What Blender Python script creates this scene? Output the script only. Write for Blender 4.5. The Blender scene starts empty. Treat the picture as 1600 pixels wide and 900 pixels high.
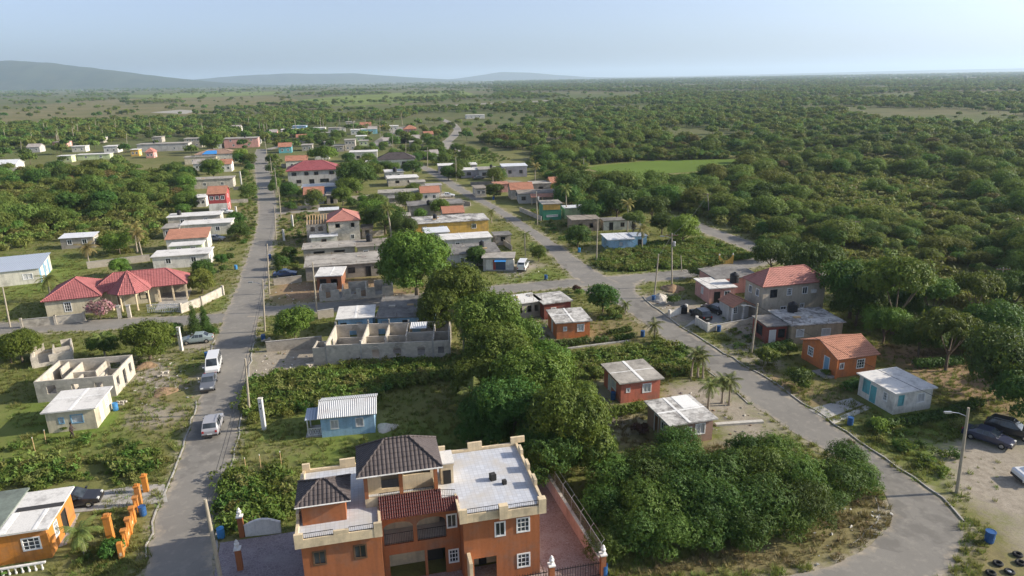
import bpy, bmesh, math, random
import numpy as np
from mathutils import Matrix, Vector
random.seed(7); RNG = np.random.default_rng(7)
SC = bpy.context.scene; COL = SC.collection

# ---------------------------------------------------------------- camera
CAM_H = 36.0; FPX = 1067.0; PITCH = math.radians(17.1); ROLL = math.radians(1.0)
_f = np.array([0, math.cos(PITCH), -math.sin(PITCH)]); _r = np.array([1., 0, 0]); _u = np.cross(_r, _f)
_cr = math.cos(ROLL)*_r - math.sin(ROLL)*_u; _cu = math.sin(ROLL)*_r + math.cos(ROLL)*_u
cam_d = bpy.data.cameras.new('camera'); cam = bpy.data.objects.new('camera', cam_d); COL.objects.link(cam)
cam_d.sensor_width = 36; cam_d.lens = FPX/1600*36; cam_d.clip_start = 0.5; cam_d.clip_end = 80000
m = Matrix.Identity(4)
for i in range(3):
    m[i][0] = _cr[i]; m[i][1] = _cu[i]; m[i][2] = -_f[i]
m[2][3] = CAM_H
cam.matrix_world = m; SC.camera = cam
def G(px, py, z=0.0):
    """photo pixel -> point of the place at height z"""
    d = _f*FPX + _cr*(px-800) - _cu*(py-450)
    t = (z-CAM_H)/d[2]
    return Vector((d[0]*t, d[1]*t, z))
def PX(x, y, z=0.0):
    v = np.array([x, y, z-CAM_H], float); k = v.dot(_f)
    return 800+FPX*v.dot(_cr)/k, 450-FPX*v.dot(_cu)/k

# ---------------------------------------------------------------- light
SUN_EL = math.radians(25); SUN_AZ = math.radians(4)      # azimuth from +X towards +Y
world = bpy.data.worlds.new('World'); SC.world = world; world.use_nodes = True
wn = world.node_tree.nodes; wl = world.node_tree.links; wn.clear()
sky = wn.new('ShaderNodeTexSky'); sky.sky_type = 'NISHITA'; sky.sun_disc = False
sky.sun_elevation = SUN_EL; sky.sun_rotation = math.radians(90)-SUN_AZ
sky.air_density = 0.65; sky.dust_density = 1.8; sky.ozone_density = 5.5; sky.altitude = 0
bg = wn.new('ShaderNodeBackground'); bg.inputs['Strength'].default_value = 0.14
wo = wn.new('ShaderNodeOutputWorld'); hsv = wn.new('ShaderNodeHueSaturation'); hsv.inputs['Saturation'].default_value = .64; hsv.inputs['Value'].default_value = 1.04; wl.new(sky.outputs[0], hsv.inputs['Color']); wl.new(hsv.outputs[0], bg.inputs[0]); wl.new(bg.outputs[0], wo.inputs[0])
sun_d = bpy.data.lights.new('sun', 'SUN'); sun_d.energy = 4.9; sun_d.angle = math.radians(0.6); sun_d.color = (1, .90, .75)
sun = bpy.data.objects.new('sun', sun_d); COL.objects.link(sun); sun.location = (60, 20, 90)
_sd = Vector((math.cos(SUN_EL)*math.cos(SUN_AZ), math.cos(SUN_EL)*math.sin(SUN_AZ), math.sin(SUN_EL)))
sun.rotation_euler = _sd.to_track_quat('Z', 'Y').to_euler()
SC.view_settings.view_transform = 'Standard'; SC.view_settings.look = 'None'
SC.view_settings.exposure = 0.55; SC.view_settings.gamma = 1
SC.render.engine = 'CYCLES'
SC.cycles.use_denoising = True
SC.cycles.max_bounces = 6; SC.cycles.diffuse_bounces = 3; SC.cycles.transmission_bounces = 3; SC.cycles.transparent_max_bounces = 4
SC.cycles.volume_bounces = 1

# ---------------------------------------------------------------- materials
MATS = {}
class NT:
    def __init__(s, name):
        s.m = bpy.data.materials.new(name); s.m.use_nodes = True
        s.t = s.m.node_tree; s.b = s.t.nodes['Principled BSDF']; s.o = s.t.nodes['Material Output']
        s.b.inputs['Specular IOR Level'].default_value = .25
        MATS[name] = s.m
    def n(s, typ, **kw):
        nd = s.t.nodes.new('ShaderNode'+typ)
        for k, v in kw.items():
            if k.startswith('_'): setattr(nd, k[1:], v)
            else:
                i = int(k[1:]) if k[0] == 'i' and k[1:].isdigit() else k
                s.set(nd.inputs[i], v)
        return nd
    def set(s, sock, v):
        if hasattr(v, 'is_linked') or isinstance(v, bpy.types.NodeSocket): s.t.links.new(v, sock)
        elif isinstance(v, (tuple, list)) and len(v) == 3 and sock.type == 'RGBA': sock.default_value = (*v, 1)
        else: sock.default_value = v
    def pos(s): return s.n('NewGeometry').outputs['Position']
    def uv(s): return s.n('TexCoord').outputs['UV']
    def noise(s, scale, detail=4, rough=.55, vec=None):
        return s.n('TexNoise', Scale=scale, Detail=detail, Roughness=rough, Vector=vec or s.pos()).outputs['Fac']
    def ramp(s, fac, stops):
        r = s.n('ValToRGB', Fac=fac); e = r.color_ramp.elements
        while len(e) < len(stops): e.new(.5)
        for el, (p, c) in zip(e, stops):
            el.position = p; el.color = (*c, 1) if len(c) == 3 else c
        return r.outputs['Color']
    def lin(s, fac, a, b):
        return s.n('MapRange', Value=fac, i1=a, i2=b).outputs[0]
    def mix(s, fac, a, b, mode='MIX'):
        x = s.n('Mix', _data_type='RGBA', _blend_type=mode); s.set(x.inputs[0], fac); s.set(x.inputs[6], a); s.set(x.inputs[7], b)
        return x.outputs[2]
    def math(s, op, a, b=0.0):
        x = s.n('Math', _operation=op); s.set(x.inputs[0], a); s.set(x.inputs[1], b); return x.outputs[0]
    def bump(s, h, strength=.3, dist=.05):
        s.set(s.b.inputs['Normal'], s.n('Bump', Strength=strength, Distance=dist, Height=h).outputs[0])
    def out(s, color, rough=.85, spec=.25):
        s.set(s.b.inputs['Base Color'], color); s.set(s.b.inputs['Roughness'], rough); s.b.inputs['Specular IOR Level'].default_value = spec
        return s.m

def paint(name, c, stain=.45, rough=.8):
    s = NT(name)
    d = tuple(x*.62 for x in c)
    n1 = s.noise(.55, 6, .65); n2 = s.noise(5, 3)
    col = s.mix(s.lin(n1, .48, .75), c, s.mix(.5, d, (.22, .2, .17)))
    col = s.mix(s.math('MULTIPLY', s.lin(n2, .45, .8), stain), col, d)
    st = s.noise(1.0, 5, .6, s.n('VectorMath', _operation='MULTIPLY', i0=s.pos(), i1=(3.2, 3.2, .28)).outputs[0])     # rain streaks
    col = s.mix(s.math('MULTIPLY', s.lin(st, .5, .72), .5), col, tuple(x*.5+.02 for x in c)); col = s.mix(s.math('MULTIPLY', s.lin(st, .46, .3), .25), col, tuple(min(.85, x*1.15+.05) for x in c))
    s.bump(s.noise(30, 2), .15, .02)
    return s.out(col, rough)
def slab(name, light, dark, lo=.4, hi=.62, third=None):
    """weathered concrete or painted slab roof"""
    s = NT(name)
    n1 = s.noise(.35, 8, .68); n2 = s.noise(1.7, 6, .7); n3 = s.noise(9, 3)
    f = s.math('ADD', s.math('MULTIPLY', n1, .62), s.math('MULTIPLY', n2, .38))
    col = s.mix(s.lin(f, lo, hi), light, dark)
    if third: col = s.mix(s.lin(s.noise(.8, 5, .6, s.n('VectorMath', i0=s.pos(), i1=(13, 7, 3)).outputs[0]), .56, .66), col, third)
    col = s.mix(s.math('MULTIPLY', s.lin(n3, .5, .8), .35), col, tuple(x*.5 for x in dark))
    s.bump(n2, .25, .03)
    return s.out(col, .9)
def block(name, c, mort=.75, plaster=.3):
    """bare hollow-block masonry"""
    s = NT(name)
    br = s.n('TexBrick', Vector=s.uv(), Color1=c, Color2=tuple(x*.82 for x in c), Mortar=tuple(x*mort for x in c), Scale=1.0)
    br.inputs['Brick Width'].default_value = .42; br.inputs['Row Height'].default_value = .21; br.inputs['Mortar Size'].default_value = .014
    n1 = s.noise(.6, 6, .65)
    col = s.mix(s.lin(n1, .5, .72), br.outputs['Color'], tuple(x*.5 for x in c))
    col = s.mix(s.math('MULTIPLY', s.lin(s.noise(1.3, 5), .5, .65), plaster), col, tuple(min(1, x*1.25) for x in c))
    s.bump(br.outputs['Fac'], -.4, .02)
    return s.out(col, .95)
def plain(name, c, rough=.6, metal=0., spec=.3, var=.25):
    s = NT(name)
    s.out(s.mix(s.math('MULTIPLY', s.lin(s.noise(2.5, 4), .4, .75), var), c, tuple(x*.55 for x in c)), rough, spec)
    s.b.inputs['Metallic'].default_value = metal
    return s.m
def tile(name, c, c2, pan=.24, course=.36):
    """roof tiles: UV is metres along and up the slope"""
    s = NT(name)
    sep = s.n('SeparateXYZ', Vector=s.uv())
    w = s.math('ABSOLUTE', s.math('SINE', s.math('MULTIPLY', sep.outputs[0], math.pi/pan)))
    cell = s.n('TexVoronoi', Vector=s.n('VectorMath', _operation='MULTIPLY', i0=s.uv(), i1=(1/pan, 1/course, 1)).outputs[0], Randomness=0.15, Scale=1.0)
    rnd = s.n('SeparateColor', Color=cell.outputs['Color']).outputs[0]
    col = s.mix(s.math('MULTIPLY', rnd, .7), c, c2)
    col = s.mix(s.lin(s.noise(.7, 6, .65), .5, .78), col, tuple(x*.6 for x in c))
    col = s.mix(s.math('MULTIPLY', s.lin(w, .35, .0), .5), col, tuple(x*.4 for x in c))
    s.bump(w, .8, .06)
    return s.out(col, .7)
def corrugated(name, c, pitch=.2, rust=.3, rustc=(.22, .1, .05)):
    s = NT(name)
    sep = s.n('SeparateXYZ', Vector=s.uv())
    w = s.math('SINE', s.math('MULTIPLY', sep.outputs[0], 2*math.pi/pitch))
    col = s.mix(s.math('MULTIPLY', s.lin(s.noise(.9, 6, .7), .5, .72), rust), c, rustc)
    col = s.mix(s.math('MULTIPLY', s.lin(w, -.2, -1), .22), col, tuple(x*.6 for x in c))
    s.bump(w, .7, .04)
    return s.out(col, .45, .4)
def foliage(name, c1, c2, dark, trans=.25, hue=.1):
    s = NT(name)
    g = s.n('NewGeometry'); oi = s.n('ObjectInfo')
    isl = g.outputs['Random Per Island']
    col = s.mix(isl, c1, c2)
    col = s.mix(s.math('MULTIPLY', s.lin(s.noise(.55, 3), .45, .7), .6), col, dark)
    hs = s.n('HueSaturation', Color=col, Hue=s.math('ADD', .5-hue*.25, s.math('MULTIPLY', oi.outputs['Random'], hue*.5)),
             Value=s.math('ADD', .78, s.math('MULTIPLY', oi.outputs['Random'], .5)), Saturation=1.0)
    s.out(hs.outputs[0], .6, .25)
    tr = s.n('BsdfTranslucent', Color=s.mix(.35, hs.outputs[0], (.25, .3, .03)))
    mx = s.n('MixShader', i0=trans, i1=s.b.outputs[0], i2=tr.outputs[0])
    s.t.links.new(mx.outputs[0], s.o.inputs['Surface'])
    return s.m

# ---------------------------------------------------------------- mesh helpers
class MB:
    def __init__(s): s.v = []; s.f = []; s.uvs = {}
    def quad(s, *p, uv=None):
        k = len(s.v); s.v += [tuple(q) for q in p]; s.f.append(tuple(range(k, k+len(p))))
        if uv: s.uvs[len(s.f)-1] = uv
        return s
    def box(s, x0, x1, y0, y1, z0, z1):
        k = len(s.v)
        s.v += [(x0, y0, z0), (x1, y0, z0), (x1, y1, z0), (x0, y1, z0), (x0, y0, z1), (x1, y0, z1), (x1, y1, z1), (x0, y1, z1)]
        for f in ((0, 3, 2, 1), (4, 5, 6, 7), (0, 1, 5, 4), (1, 2, 6, 5), (2, 3, 7, 6), (3, 0, 4, 7)): s.f.append(tuple(k+i for i in f))
        return s
    def prism(s, poly, z0, z1):
        k = len(s.v); n = len(poly)
        s.v += [(p[0], p[1], z0) for p in poly]+[(p[0], p[1], z1) for p in poly]
        s.f.append(tuple(k+i for i in reversed(range(n)))); s.f.append(tuple(k+n+i for i in range(n)))
        for i in range(n): j = (i+1) % n; s.f.append((k+i, k+j, k+n+j, k+n+i))
        return s
    def tube(s, pts, rad, n=8, cap=True):
        pts = [Vector(p) for p in pts]; k0 = len(s.v)
        if not isinstance(rad, (list, tuple)): rad = [rad]*len(pts)
        for i, p in enumerate(pts):
            t = (pts[min(i+1, len(pts)-1)]-pts[max(i-1, 0)]).normalized()
            a = Vector((0, 0, 1)) if abs(t.z) < .9 else Vector((1, 0, 0))
            e1 = t.cross(a).normalized(); e2 = t.cross(e1)
            for j in range(n):
                g = 2*math.pi*j/n
                s.v.append(tuple(p+(e1*math.cos(g)+e2*math.sin(g))*rad[i]))
        for i in range(len(pts)-1):
            for j in range(n):
                a, b = k0+i*n+j, k0+i*n+(j+1) % n
                s.f.append((a, a+n, b+n, b))
        if cap:
            s.f.append(tuple(k0+j for j in range(n))); q = k0+(len(pts)-1)*n; s.f.append(tuple(q+j for j in reversed(range(n))))
        return s
    def lathe(s, prof, n=12, c=(0, 0)):
        k = len(s.v)
        for r, z in prof:
            for j in range(n): g = 2*math.pi*j/n; s.v.append((c[0]+r*math.cos(g), c[1]+r*math.sin(g), z))
        for i in range(len(prof)-1):
            for j in range(n): a, b = k+i*n+j, k+i*n+(j+1) % n; s.f.append((a, b, b+n, a+n))
        s.f.append(tuple(k+j for j in reversed(range(n)))); q = k+(len(prof)-1)*n; s.f.append(tuple(q+j for j in range(n)))
        return s
    def mesh(s, name, smooth=False):
        me = bpy.data.meshes.new(name); me.from_pydata(s.v, [], s.f); me.update()
        ul = me.uv_layers.new(name='UVMap'); V = me.vertices
        for p in me.polygons:
            cu = s.uvs.get(p.index); n = p.normal; ax, ay, az = abs(n.x), abs(n.y), abs(n.z)
            for j, li in enumerate(p.loop_indices):
                if cu: ul.data[li].uv = cu[j]; continue
                c = V[me.loops[li].vertex_index].co
                ul.data[li].uv = (c.x, c.y) if az >= ax and az >= ay else ((c.y, c.z) if ax >= ay else (c.x, c.z))
        if smooth: me.shade_smooth()
        return me
def M(m): return MATS[m] if isinstance(m, str) else m
def put(name, me, mat, parent=None, loc=(0, 0, 0), rz=0.0):
    if isinstance(me, MB): me = me.mesh(name)
    if mat is not None and not me.materials: me.materials.append(M(mat))
    o = bpy.data.objects.new(name, me); COL.objects.link(o)
    o.parent = parent; o.location = loc; o.rotation_euler = (0, 0, rz)
    return o
def tag(o, label, cat, group=None, kind=None):
    if label: o['label'] = label
    if cat: o['category'] = cat
    if group: o['group'] = group
    if kind: o['kind'] = kind
    return o
def thing(name, label, cat, loc=(0, 0, 0), rz=0.0, group=None):
    o = bpy.data.objects.new(name, None); COL.objects.link(o); o.empty_display_size = .3
    o.location = loc; o.rotation_euler = (0, 0, rz)
    return tag(o, label, cat, group)
def copy_tree(o, parent=None):
    c = o.copy(); COL.objects.link(c); c.parent = parent
    for ch in list(o.children): copy_tree(ch, c)
    return c
def struct(name, me, mat): o = put(name, me, mat); o['kind'] = 'structure'; return o

# ---------------------------------------------------------------- material library
def lib():
    for n, c in dict(w_cream=(.62, .55, .4), w_white=(.74, .71, .64), w_palepink=(.56, .42, .38), w_orange=(.35, .125, .05), w_orange2=(.6, .235, .045), w_orange3=(.6, .2, .07),
                     w_coral=(.55, .17, .11), w_brown=(.34, .22, .17), w_tan=(.46, .38, .27), w_pink=(.62, .33, .28), w_blue=(.33, .52, .68), w_beige=(.5, .44, .35),
                     w_teal=(.14, .42, .45), w_yellow=(.68, .42, .1), w_red=(.4, .07, .07), w_green=(.06, .27, .16), w_lime=(.55, .62, .34), w_aqua=(.3, .6, .62),
                     w_ltgrey=(.5, .48, .45), w_lilac=(.5, .45, .47), w_pale=(.68, .65, .55), w_dkred=(.25, .07, .05), w_rust=(.3, .13, .07), w_navy=(.07, .14, .3)).items(): paint(n, c)
    paint('trim_cream', (.72, .58, .38), .25); paint('trim_white', (.78, .76, .72), .2)
    block('blk', (.42, .375, .31)); block('blk_lt', (.54, .49, .41), .8, .5); block('blk_dk', (.32, .29, .25)); block('blk_brown', (.36, .28, .21))
    slab('r_white', (.68, .66, .62), (.28, .265, .25), .5, .68); slab('r_grey', (.45, .415, .36), (.18, .165, .145), .4, .65)
    slab('r_dark', (.27, .255, .235), (.1, .095, .088), .4, .62); slab('r_mix', (.6, .58, .54), (.14, .13, .12), .44, .58, (.36, .34, .31))
    slab('r_brown', (.33, .29, .24), (.14, .12, .1), .42, .62); slab('r_green', (.2, .235, .2), (.11, .125, .11), .42, .62)
    slab('concrete', (.46, .44, .4), (.27, .255, .23), .4, .65); slab('conc_lt', (.6, .57, .5), (.4, .37, .32), .42, .66)
    slab('seal', (.78, .77, .74), (.5, .49, .46), .5, .7)
    tile('t_red', (.42, .15, .145), (.35, .12, .115)); tile('t_pink', (.5, .225, .18), (.43, .185, .15)); tile('t_salmon', (.5, .24, .155), (.43, .195, .125))
    tile('t_maroon', (.36, .105, .115), (.29, .085, .09)); tile('t_dark', (.085, .07, .068), (.12, .1, .095), .3, .4); tile('t_brown', (.4, .27, .2), (.33, .22, .16))
    corrugated('c_grey', (.6, .61, .61)); corrugated('c_white', (.72, .73, .74), .25, .12); corrugated('c_maroon', (.155, .047, .04), .22, .1, (.1, .05, .04)); corrugated('c_rust', (.42, .38, .34), .2, .7); corrugated('c_bluegrey', (.42, .47, .54), .3, .1)
    plain('tarp_blue', (.05, .26, .62), .5); plain('frame_white', (.78, .78, .76), .5); plain('frame_dark', (.05, .045, .04), .5); plain('frame_brown', (.12, .07, .04), .6)
    plain('iron', (.025, .025, .028), .5, .3); plain('galv', (.45, .46, .47), .45, .7); plain('pole_wood', (.4, .35, .27), .9, var=.5); plain('pole_conc', (.6, .56, .48), .9, var=.35)
    plain('drum_blue', (.03, .1, .26), .4, var=.3); plain('drum_lblue', (.06, .24, .5), .4); plain('tank_black', (.018, .018, .02), .45); plain('rubber', (.02, .02, .02), .8)
    plain('wood', (.3, .19, .1), .8, var=.5); plain('wood_lt', (.55, .38, .2), .8, var=.4); plain('door_white', (.7, .69, .66), .5); plain('door_brown', (.17, .09, .05), .6); plain('door_blue', (.2, .36, .5), .5)
    plain('chrome', (.6, .6, .6), .25, .9, var=0); plain('lamp_glass', (.7, .7, .66), .2, var=0); plain('tail_red', (.4, .02, .02), .3, var=0); plain('skin', (.1, .05, .03), .6, var=.1); plain('cloth_dark', (.06, .045, .045), .9); plain('cloth_blue', (.06, .1, .25), .9); plain('cloth_red', (.4, .05, .05), .9); plain('hair', (.015, .012, .01), .9, var=0)
    plain('plastic_white', (.72, .72, .7), .5); plain('terracotta', (.42, .17, .08), .8); plain('rock', (.55, .52, .46), .95, var=.6); plain('pot', (.2, .2, .2), .7)
    s = NT('glass'); s.out(s.mix(s.lin(s.noise(.7, 3), .4, .65), (.02, .025, .03), (.07, .085, .1)), .12, .5)
    s = NT('louvre'); sp = s.n('SeparateXYZ', Vector=s.uv()); w = s.math('SINE', s.math('MULTIPLY', sp.outputs[1], 2*math.pi/.11))
    s.bump(w, .8, .03); s.out(s.mix(s.lin(w, -.3, -1), (.72, .72, .7), (.3, .3, .31)), .5)
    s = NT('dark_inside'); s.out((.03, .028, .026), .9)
    for n, c in dict(car_silver=(.36, .36, .38), car_white=(.75, .75, .74), car_grey=(.13, .14, .16), car_black=(.02, .02, .024), car_green=(.3, .36, .36), car_navy=(.03, .035, .07), car_blue=(.035, .07, .17)).items():
        s = NT(n); s.out(s.mix(s.math('MULTIPLY', s.noise(3, 4), .3), c, tuple(x*.7+.03 for x in c)), .3, .5); s.b.inputs['Coat Weight'].default_value = .5
    foliage('leaf_mango', (.092, .168, .02), (.165, .225, .035), (.042, .09, .013)); foliage('leaf_rust', (.17, .11, .035), (.12, .115, .035), (.07, .065, .02))
    foliage('leaf_scrub', (.092, .168, .026), (.155, .215, .042), (.055, .105, .018), .3, .12); foliage('leaf_wild', (.13, .185, .032), (.205, .235, .052), (.085, .125, .024), .3, .14); foliage('leaf_dark', (.052, .112, .018), (.092, .155, .027), (.03, .068, .012))
    foliage('leaf_bright', (.17, .26, .03), (.24, .32, .05), (.1, .17, .02)); foliage('leaf_palm', (.13, .17, .04), (.2, .21, .06), (.08, .11, .025)); foliage('leaf_palmdry', (.26, .2, .07), (.2, .16, .06), (.14, .11, .04))
    foliage('leaf_weed', (.125, .195, .032), (.2, .24, .055), (.08, .125, .024), .35); foliage('leaf_yellow', (.2, .19, .03), (.15, .17, .035), (.09, .1, .02)); foliage('leaf_dry', (.28, .21, .1), (.2, .16, .07), (.16, .12, .06), .2); foliage('leaf_pink', (.35, .12, .2), (.42, .28, .28), (.1, .12, .04)); foliage('leaf_purple', (.12, .05, .05), (.16, .08, .05), (.06, .04, .03))
    foliage('leaf_grass', (.18, .205, .05), (.26, .25, .08), (.12, .145, .035), .35)
    plain('bark', (.16, .125, .09), .95, var=.6); plain('bark_pale', (.36, .31, .24), .95, var=.5); plain('stem', (.12, .11, .05), .9)
lib()
# ================================================================ the setting
def inpoly(X, Y, poly):
    r = np.zeros(X.shape, bool); n = len(poly)
    for i in range(n):
        x0, y0 = poly[i]; x1, y1 = poly[(i+1) % n]
        if y0 == y1: continue
        c = ((y0 > Y) != (y1 > Y)) & (X < (x1-x0)*(Y-y0)/(y1-y0)+x0)
        r ^= c
    return r
def segdist(X, Y, poly, closed=True):
    d = np.full(X.shape, 1e9); n = len(poly)
    for i in range(n if closed else n-1):
        x0, y0 = poly[i]; x1, y1 = poly[(i+1) % n]; dx, dy = x1-x0, y1-y0
        L = dx*dx+dy*dy+1e-9; t = np.clip(((X-x0)*dx+(Y-y0)*dy)/L, 0, 1)
        d = np.minimum(d, np.hypot(X-x0-t*dx, Y-y0-t*dy))
    return d
def wpoly(pts, z=0.0): return [tuple(G(x, y, z)[:2]) for x, y in pts]
def resample(pts, n):
    p = np.array(pts, float); s = np.r_[0, np.cumsum(np.hypot(*np.diff(p, axis=0).T))]
    t = np.linspace(0, s[-1], n); return np.c_[np.interp(t, s, p[:, 0]), np.interp(t, s, p[:, 1])]
def smooth_line(pts, n, it=6):
    q = resample(pts, n)
    for _ in range(it): q[1:-1] = .25*q[:-2]+.5*q[1:-1]+.25*q[2:]
    return q

def road_mat(name, a, b, c):
    s = NT(name)
    n1 = s.noise(.16, 6, .6); n2 = s.noise(1.1, 5, .65); n3 = s.noise(14, 3)
    col = s.mix(s.lin(n1, .38, .64), a, b); col = s.mix(s.math('MULTIPLY', s.lin(n2, .52, .7), .7), col, c)
    v = s.n('TexVoronoi', _feature='DISTANCE_TO_EDGE', Vector=s.n('VectorMath', i0=s.pos(), i1=s.n('VectorMath', _operation='SCALE', i0=s.n('TexNoise', Scale=.8, Vector=s.pos()).outputs['Color'], Scale=1.5).outputs[0]).outputs[0], Scale=.16)
    col = s.mix(s.math('MULTIPLY', s.lin(v.outputs[0], .008, .002), .16), col, (.08, .075, .07))
    col = s.mix(s.math('MULTIPLY', s.lin(n3, .5, .75), .3), col, tuple(x*.6 for x in a))
    ed = s.math('MULTIPLY', s.math('ABSOLUTE', s.math('SUBTRACT', s.n('SeparateXYZ', Vector=s.uv()).outputs[0], .5)), 2.0)     # sand spilled in from the broken edges, wheel tracks kept clean
    col = s.mix(s.lin(s.math('ADD', ed, s.math('MULTIPLY', s.math('SUBTRACT', s.noise(.7, 6, .7), .5), 1.5)), .78, 1.12), col, s.mix(s.lin(n2, .4, .65), (.4, .345, .265), (.3, .255, .195)))
    pt = s.n('TexVoronoi', Vector=s.pos(), Scale=.09); pr = s.n('SeparateColor', Color=pt.outputs['Color']).outputs[0]; col = s.mix(s.math('MULTIPLY', s.lin(pr, .72, .76), s.math('MULTIPLY', s.lin(s.noise(.6, 4), .45, .55), .45)), col, tuple(x*.62 for x in b))
    s.bump(n3, .25, .02); return s.out(col, .9)
road_mat('asphalt', (.24, .225, .198), (.2, .188, .168), (.31, .285, .245)); road_mat('asphalt2', (.23, .216, .19), (.19, .178, .158), (.29, .268, .23))
road_mat('gravel', (.3, .275, .235), (.24, .225, .2), (.38, .345, .285)); road_mat('paver_lilac', (.3, .27, .275), (.25, .22, .225), (.34, .31, .31))

ROADS = []     # world outlines
def road(name, L, R, z, mat='asphalt', step=1.6, world=False, jit=.22):
    L = L if world else wpoly(L); R = R if world else wpoly(R)
    n = max(6, int(max(np.hypot(*np.diff(np.array(L), axis=0).T).sum(), 8)/step))
    l = smooth_line(L, n); r = smooth_line(R, n)
    d = r-l; d /= np.hypot(d[:, 0], d[:, 1])[:, None]+1e-9
    l -= d*(RNG.random((n, 1))-.5)*2*jit; r += d*(RNG.random((n, 1))-.5)*2*jit
    mb = MB()
    for i in range(n-1):
        for k in range(4):
            f0, f1 = k/4, (k+1)/4
            q = [l[i]*(1-f0)+r[i]*f0, l[i]*(1-f1)+r[i]*f1, l[i+1]*(1-f1)+r[i+1]*f1, l[i+1]*(1-f0)+r[i+1]*f0]
            mb.quad(*[(p[0], p[1], z) for p in q], uv=[(f0, i*step), (f1, i*step), (f1, (i+1)*step), (f0, (i+1)*step)])
    ROADS.append([tuple(p) for p in l]+[tuple(p) for p in r[::-1]])
    o = struct(name, mb, mat); return o, l, r
def lane(name, c, w, z, mat='asphalt', world=False, step=2.5, jit=.14):
    p = np.array(c if world else wpoly(c)); n = max(6, int(np.hypot(*np.diff(p, axis=0).T).sum()/step)); p = smooth_line(p, n)
    t = np.gradient(p, axis=0); t /= np.hypot(t[:, 0], t[:, 1])[:, None]; nn = np.c_[-t[:, 1], t[:, 0]]
    return road(name, [tuple(q) for q in p+nn*w/2], [tuple(q) for q in p-nn*w/2], z, mat, step, True, jit)
LL = [(205, 960), (228, 905), (229, 869), (249, 794), (267, 751), (299, 679), (311, 620), (326, 560), (352, 490), (371, 447), (385, 405), (396, 375), (402, 352), (404, 330), (402, 300), (399, 272), (396, 245), (401, 233)]
LR = [(345, 960), (333, 905), (334, 835), (341, 794), (361, 735), (370, 676), (377, 640), (387, 580), (404, 500), (416, 450), (422, 400), (428, 375), (432, 345), (432, 320), (428, 290), (423, 270), (416, 245), (417, 233)]
road_l, rl_l, rl_r = road('road', LL, LR, .010)
lane('road', [(-80, 516), (64, 511), (200, 506), (333, 499), (400, 494)], 5.2, .006)
lane('road', [(395, 487), (440, 488), (520, 479), (600, 471), (700, 460.5), (800, 450.5), (880, 443), (960, 438), (1060, 430), (1120, 422), (1173, 412), (1215, 401)], 5.2, .014)
AL = [(910, 442), (884, 425), (856, 390), (824, 364), (792, 344), (769, 327), (740, 312), (708, 296), (690, 283), (668, 268), (640, 255)]
AR = [(965, 441), (931, 424), (902, 404), (879, 387), (827, 353), (798, 335), (775, 321), (757, 312), (727, 296), (708, 283), (684, 268), (655, 255)]
road('road', AL, AR, .018)
BL = [(905, 452), (950, 468), (977, 484), (998, 499), (1025, 520), (1070, 550), (1109, 581), (1154, 613), (1199, 650), (1262, 690), (1330, 725), (1380, 757), (1394, 782), (1401, 808), (1392, 833), (1362, 855), (1325, 876), (1282, 891), (1235, 903), (1120, 925)]
BR = [(1010, 436), (985, 448), (995, 460), (1019, 480), (1068, 516), (1109, 541), (1160, 571), (1199, 594), (1256, 633), (1293, 660), (1333, 687), (1385, 721), (1440, 757), (1480, 783), (1508, 810), (1514, 842), (1503, 870), (1478, 900), (1440, 930), (1330, 985)]
road_b, rb_l, rb_r = road('road', BL, BR, .022, 'asphalt2')
lane('road', [(1050, 338), (1093, 356), (1140, 372), (1185, 389), (1300, 431), (1445, 486), (1560, 530), (1680, 575)], 5.0, .010, 'asphalt2')
lane('road', [(560, 240), (580, 231), (597, 217), (615, 206), (628, 198)], 5.5, .008, 'gravel')
lane('dirt_track', [(700, 240), (690, 228), (708, 214), (716, 203), (708, 194), (690, 186)], 6, .008, 'gravel')
lane('dirt_track', [(690, 222), (715, 230), (735, 238)], 9, .012, 'gravel')
lane('road', [(520, 184), (560, 177), (610, 172), (680, 166), (760, 161.5), (845, 158), (880, 156)], 26, .012, 'gravel', step=20)
lane('road', [(417, 234), (440, 228), (470, 221)], 5, .006, 'gravel'); lane('dirt_track', [(432, 333), (470, 330), (520, 328)], 3.2, .006, 'gravel')
def kerb(line, side, name='kerb', mat='concrete', i0=0, i1=None, off=.12, w=.13, h=.08):
    p = line[i0:i1]; t = np.gradient(p, axis=0); t /= np.hypot(t[:, 0], t[:, 1])[:, None]; nn = np.c_[-t[:, 1], t[:, 0]]*side
    a = p+nn*off; b = p+nn*(off+w); mb = MB()
    for i in range(len(p)-1):
        mb.quad((*a[i], h), (*b[i], h), (*b[i+1], h), (*a[i+1], h)); mb.quad((*a[i], -.02), (*a[i], h), (*a[i+1], h), (*a[i+1], -.02)); mb.quad((*b[i], -.02), (*b[i], h), (*b[i+1], h), (*b[i+1], -.02))
    return struct(name, mb, mat)
k = len(rl_r)
kerb(rl_r, -1, i0=int(k*.02), i1=int(k*.17)); kerb(rl_l, 1, i0=int(k*.02), i1=int(k*.10)); kerb(rl_l, 1, i0=int(k*.13), i1=int(k*.16))
k = len(rb_r); kerb(rb_r, 1, i0=int(k*.13), i1=int(k*.82), mat='concrete', off=.25, h=.12); kerb(rb_l, -1, i0=int(k*.3), i1=int(k*.55), off=.2)
kerb(rb_l, -1, i0=int(k*.72), i1=int(k*.86), off=.9, w=.08, h=.03, mat='concrete')

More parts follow.
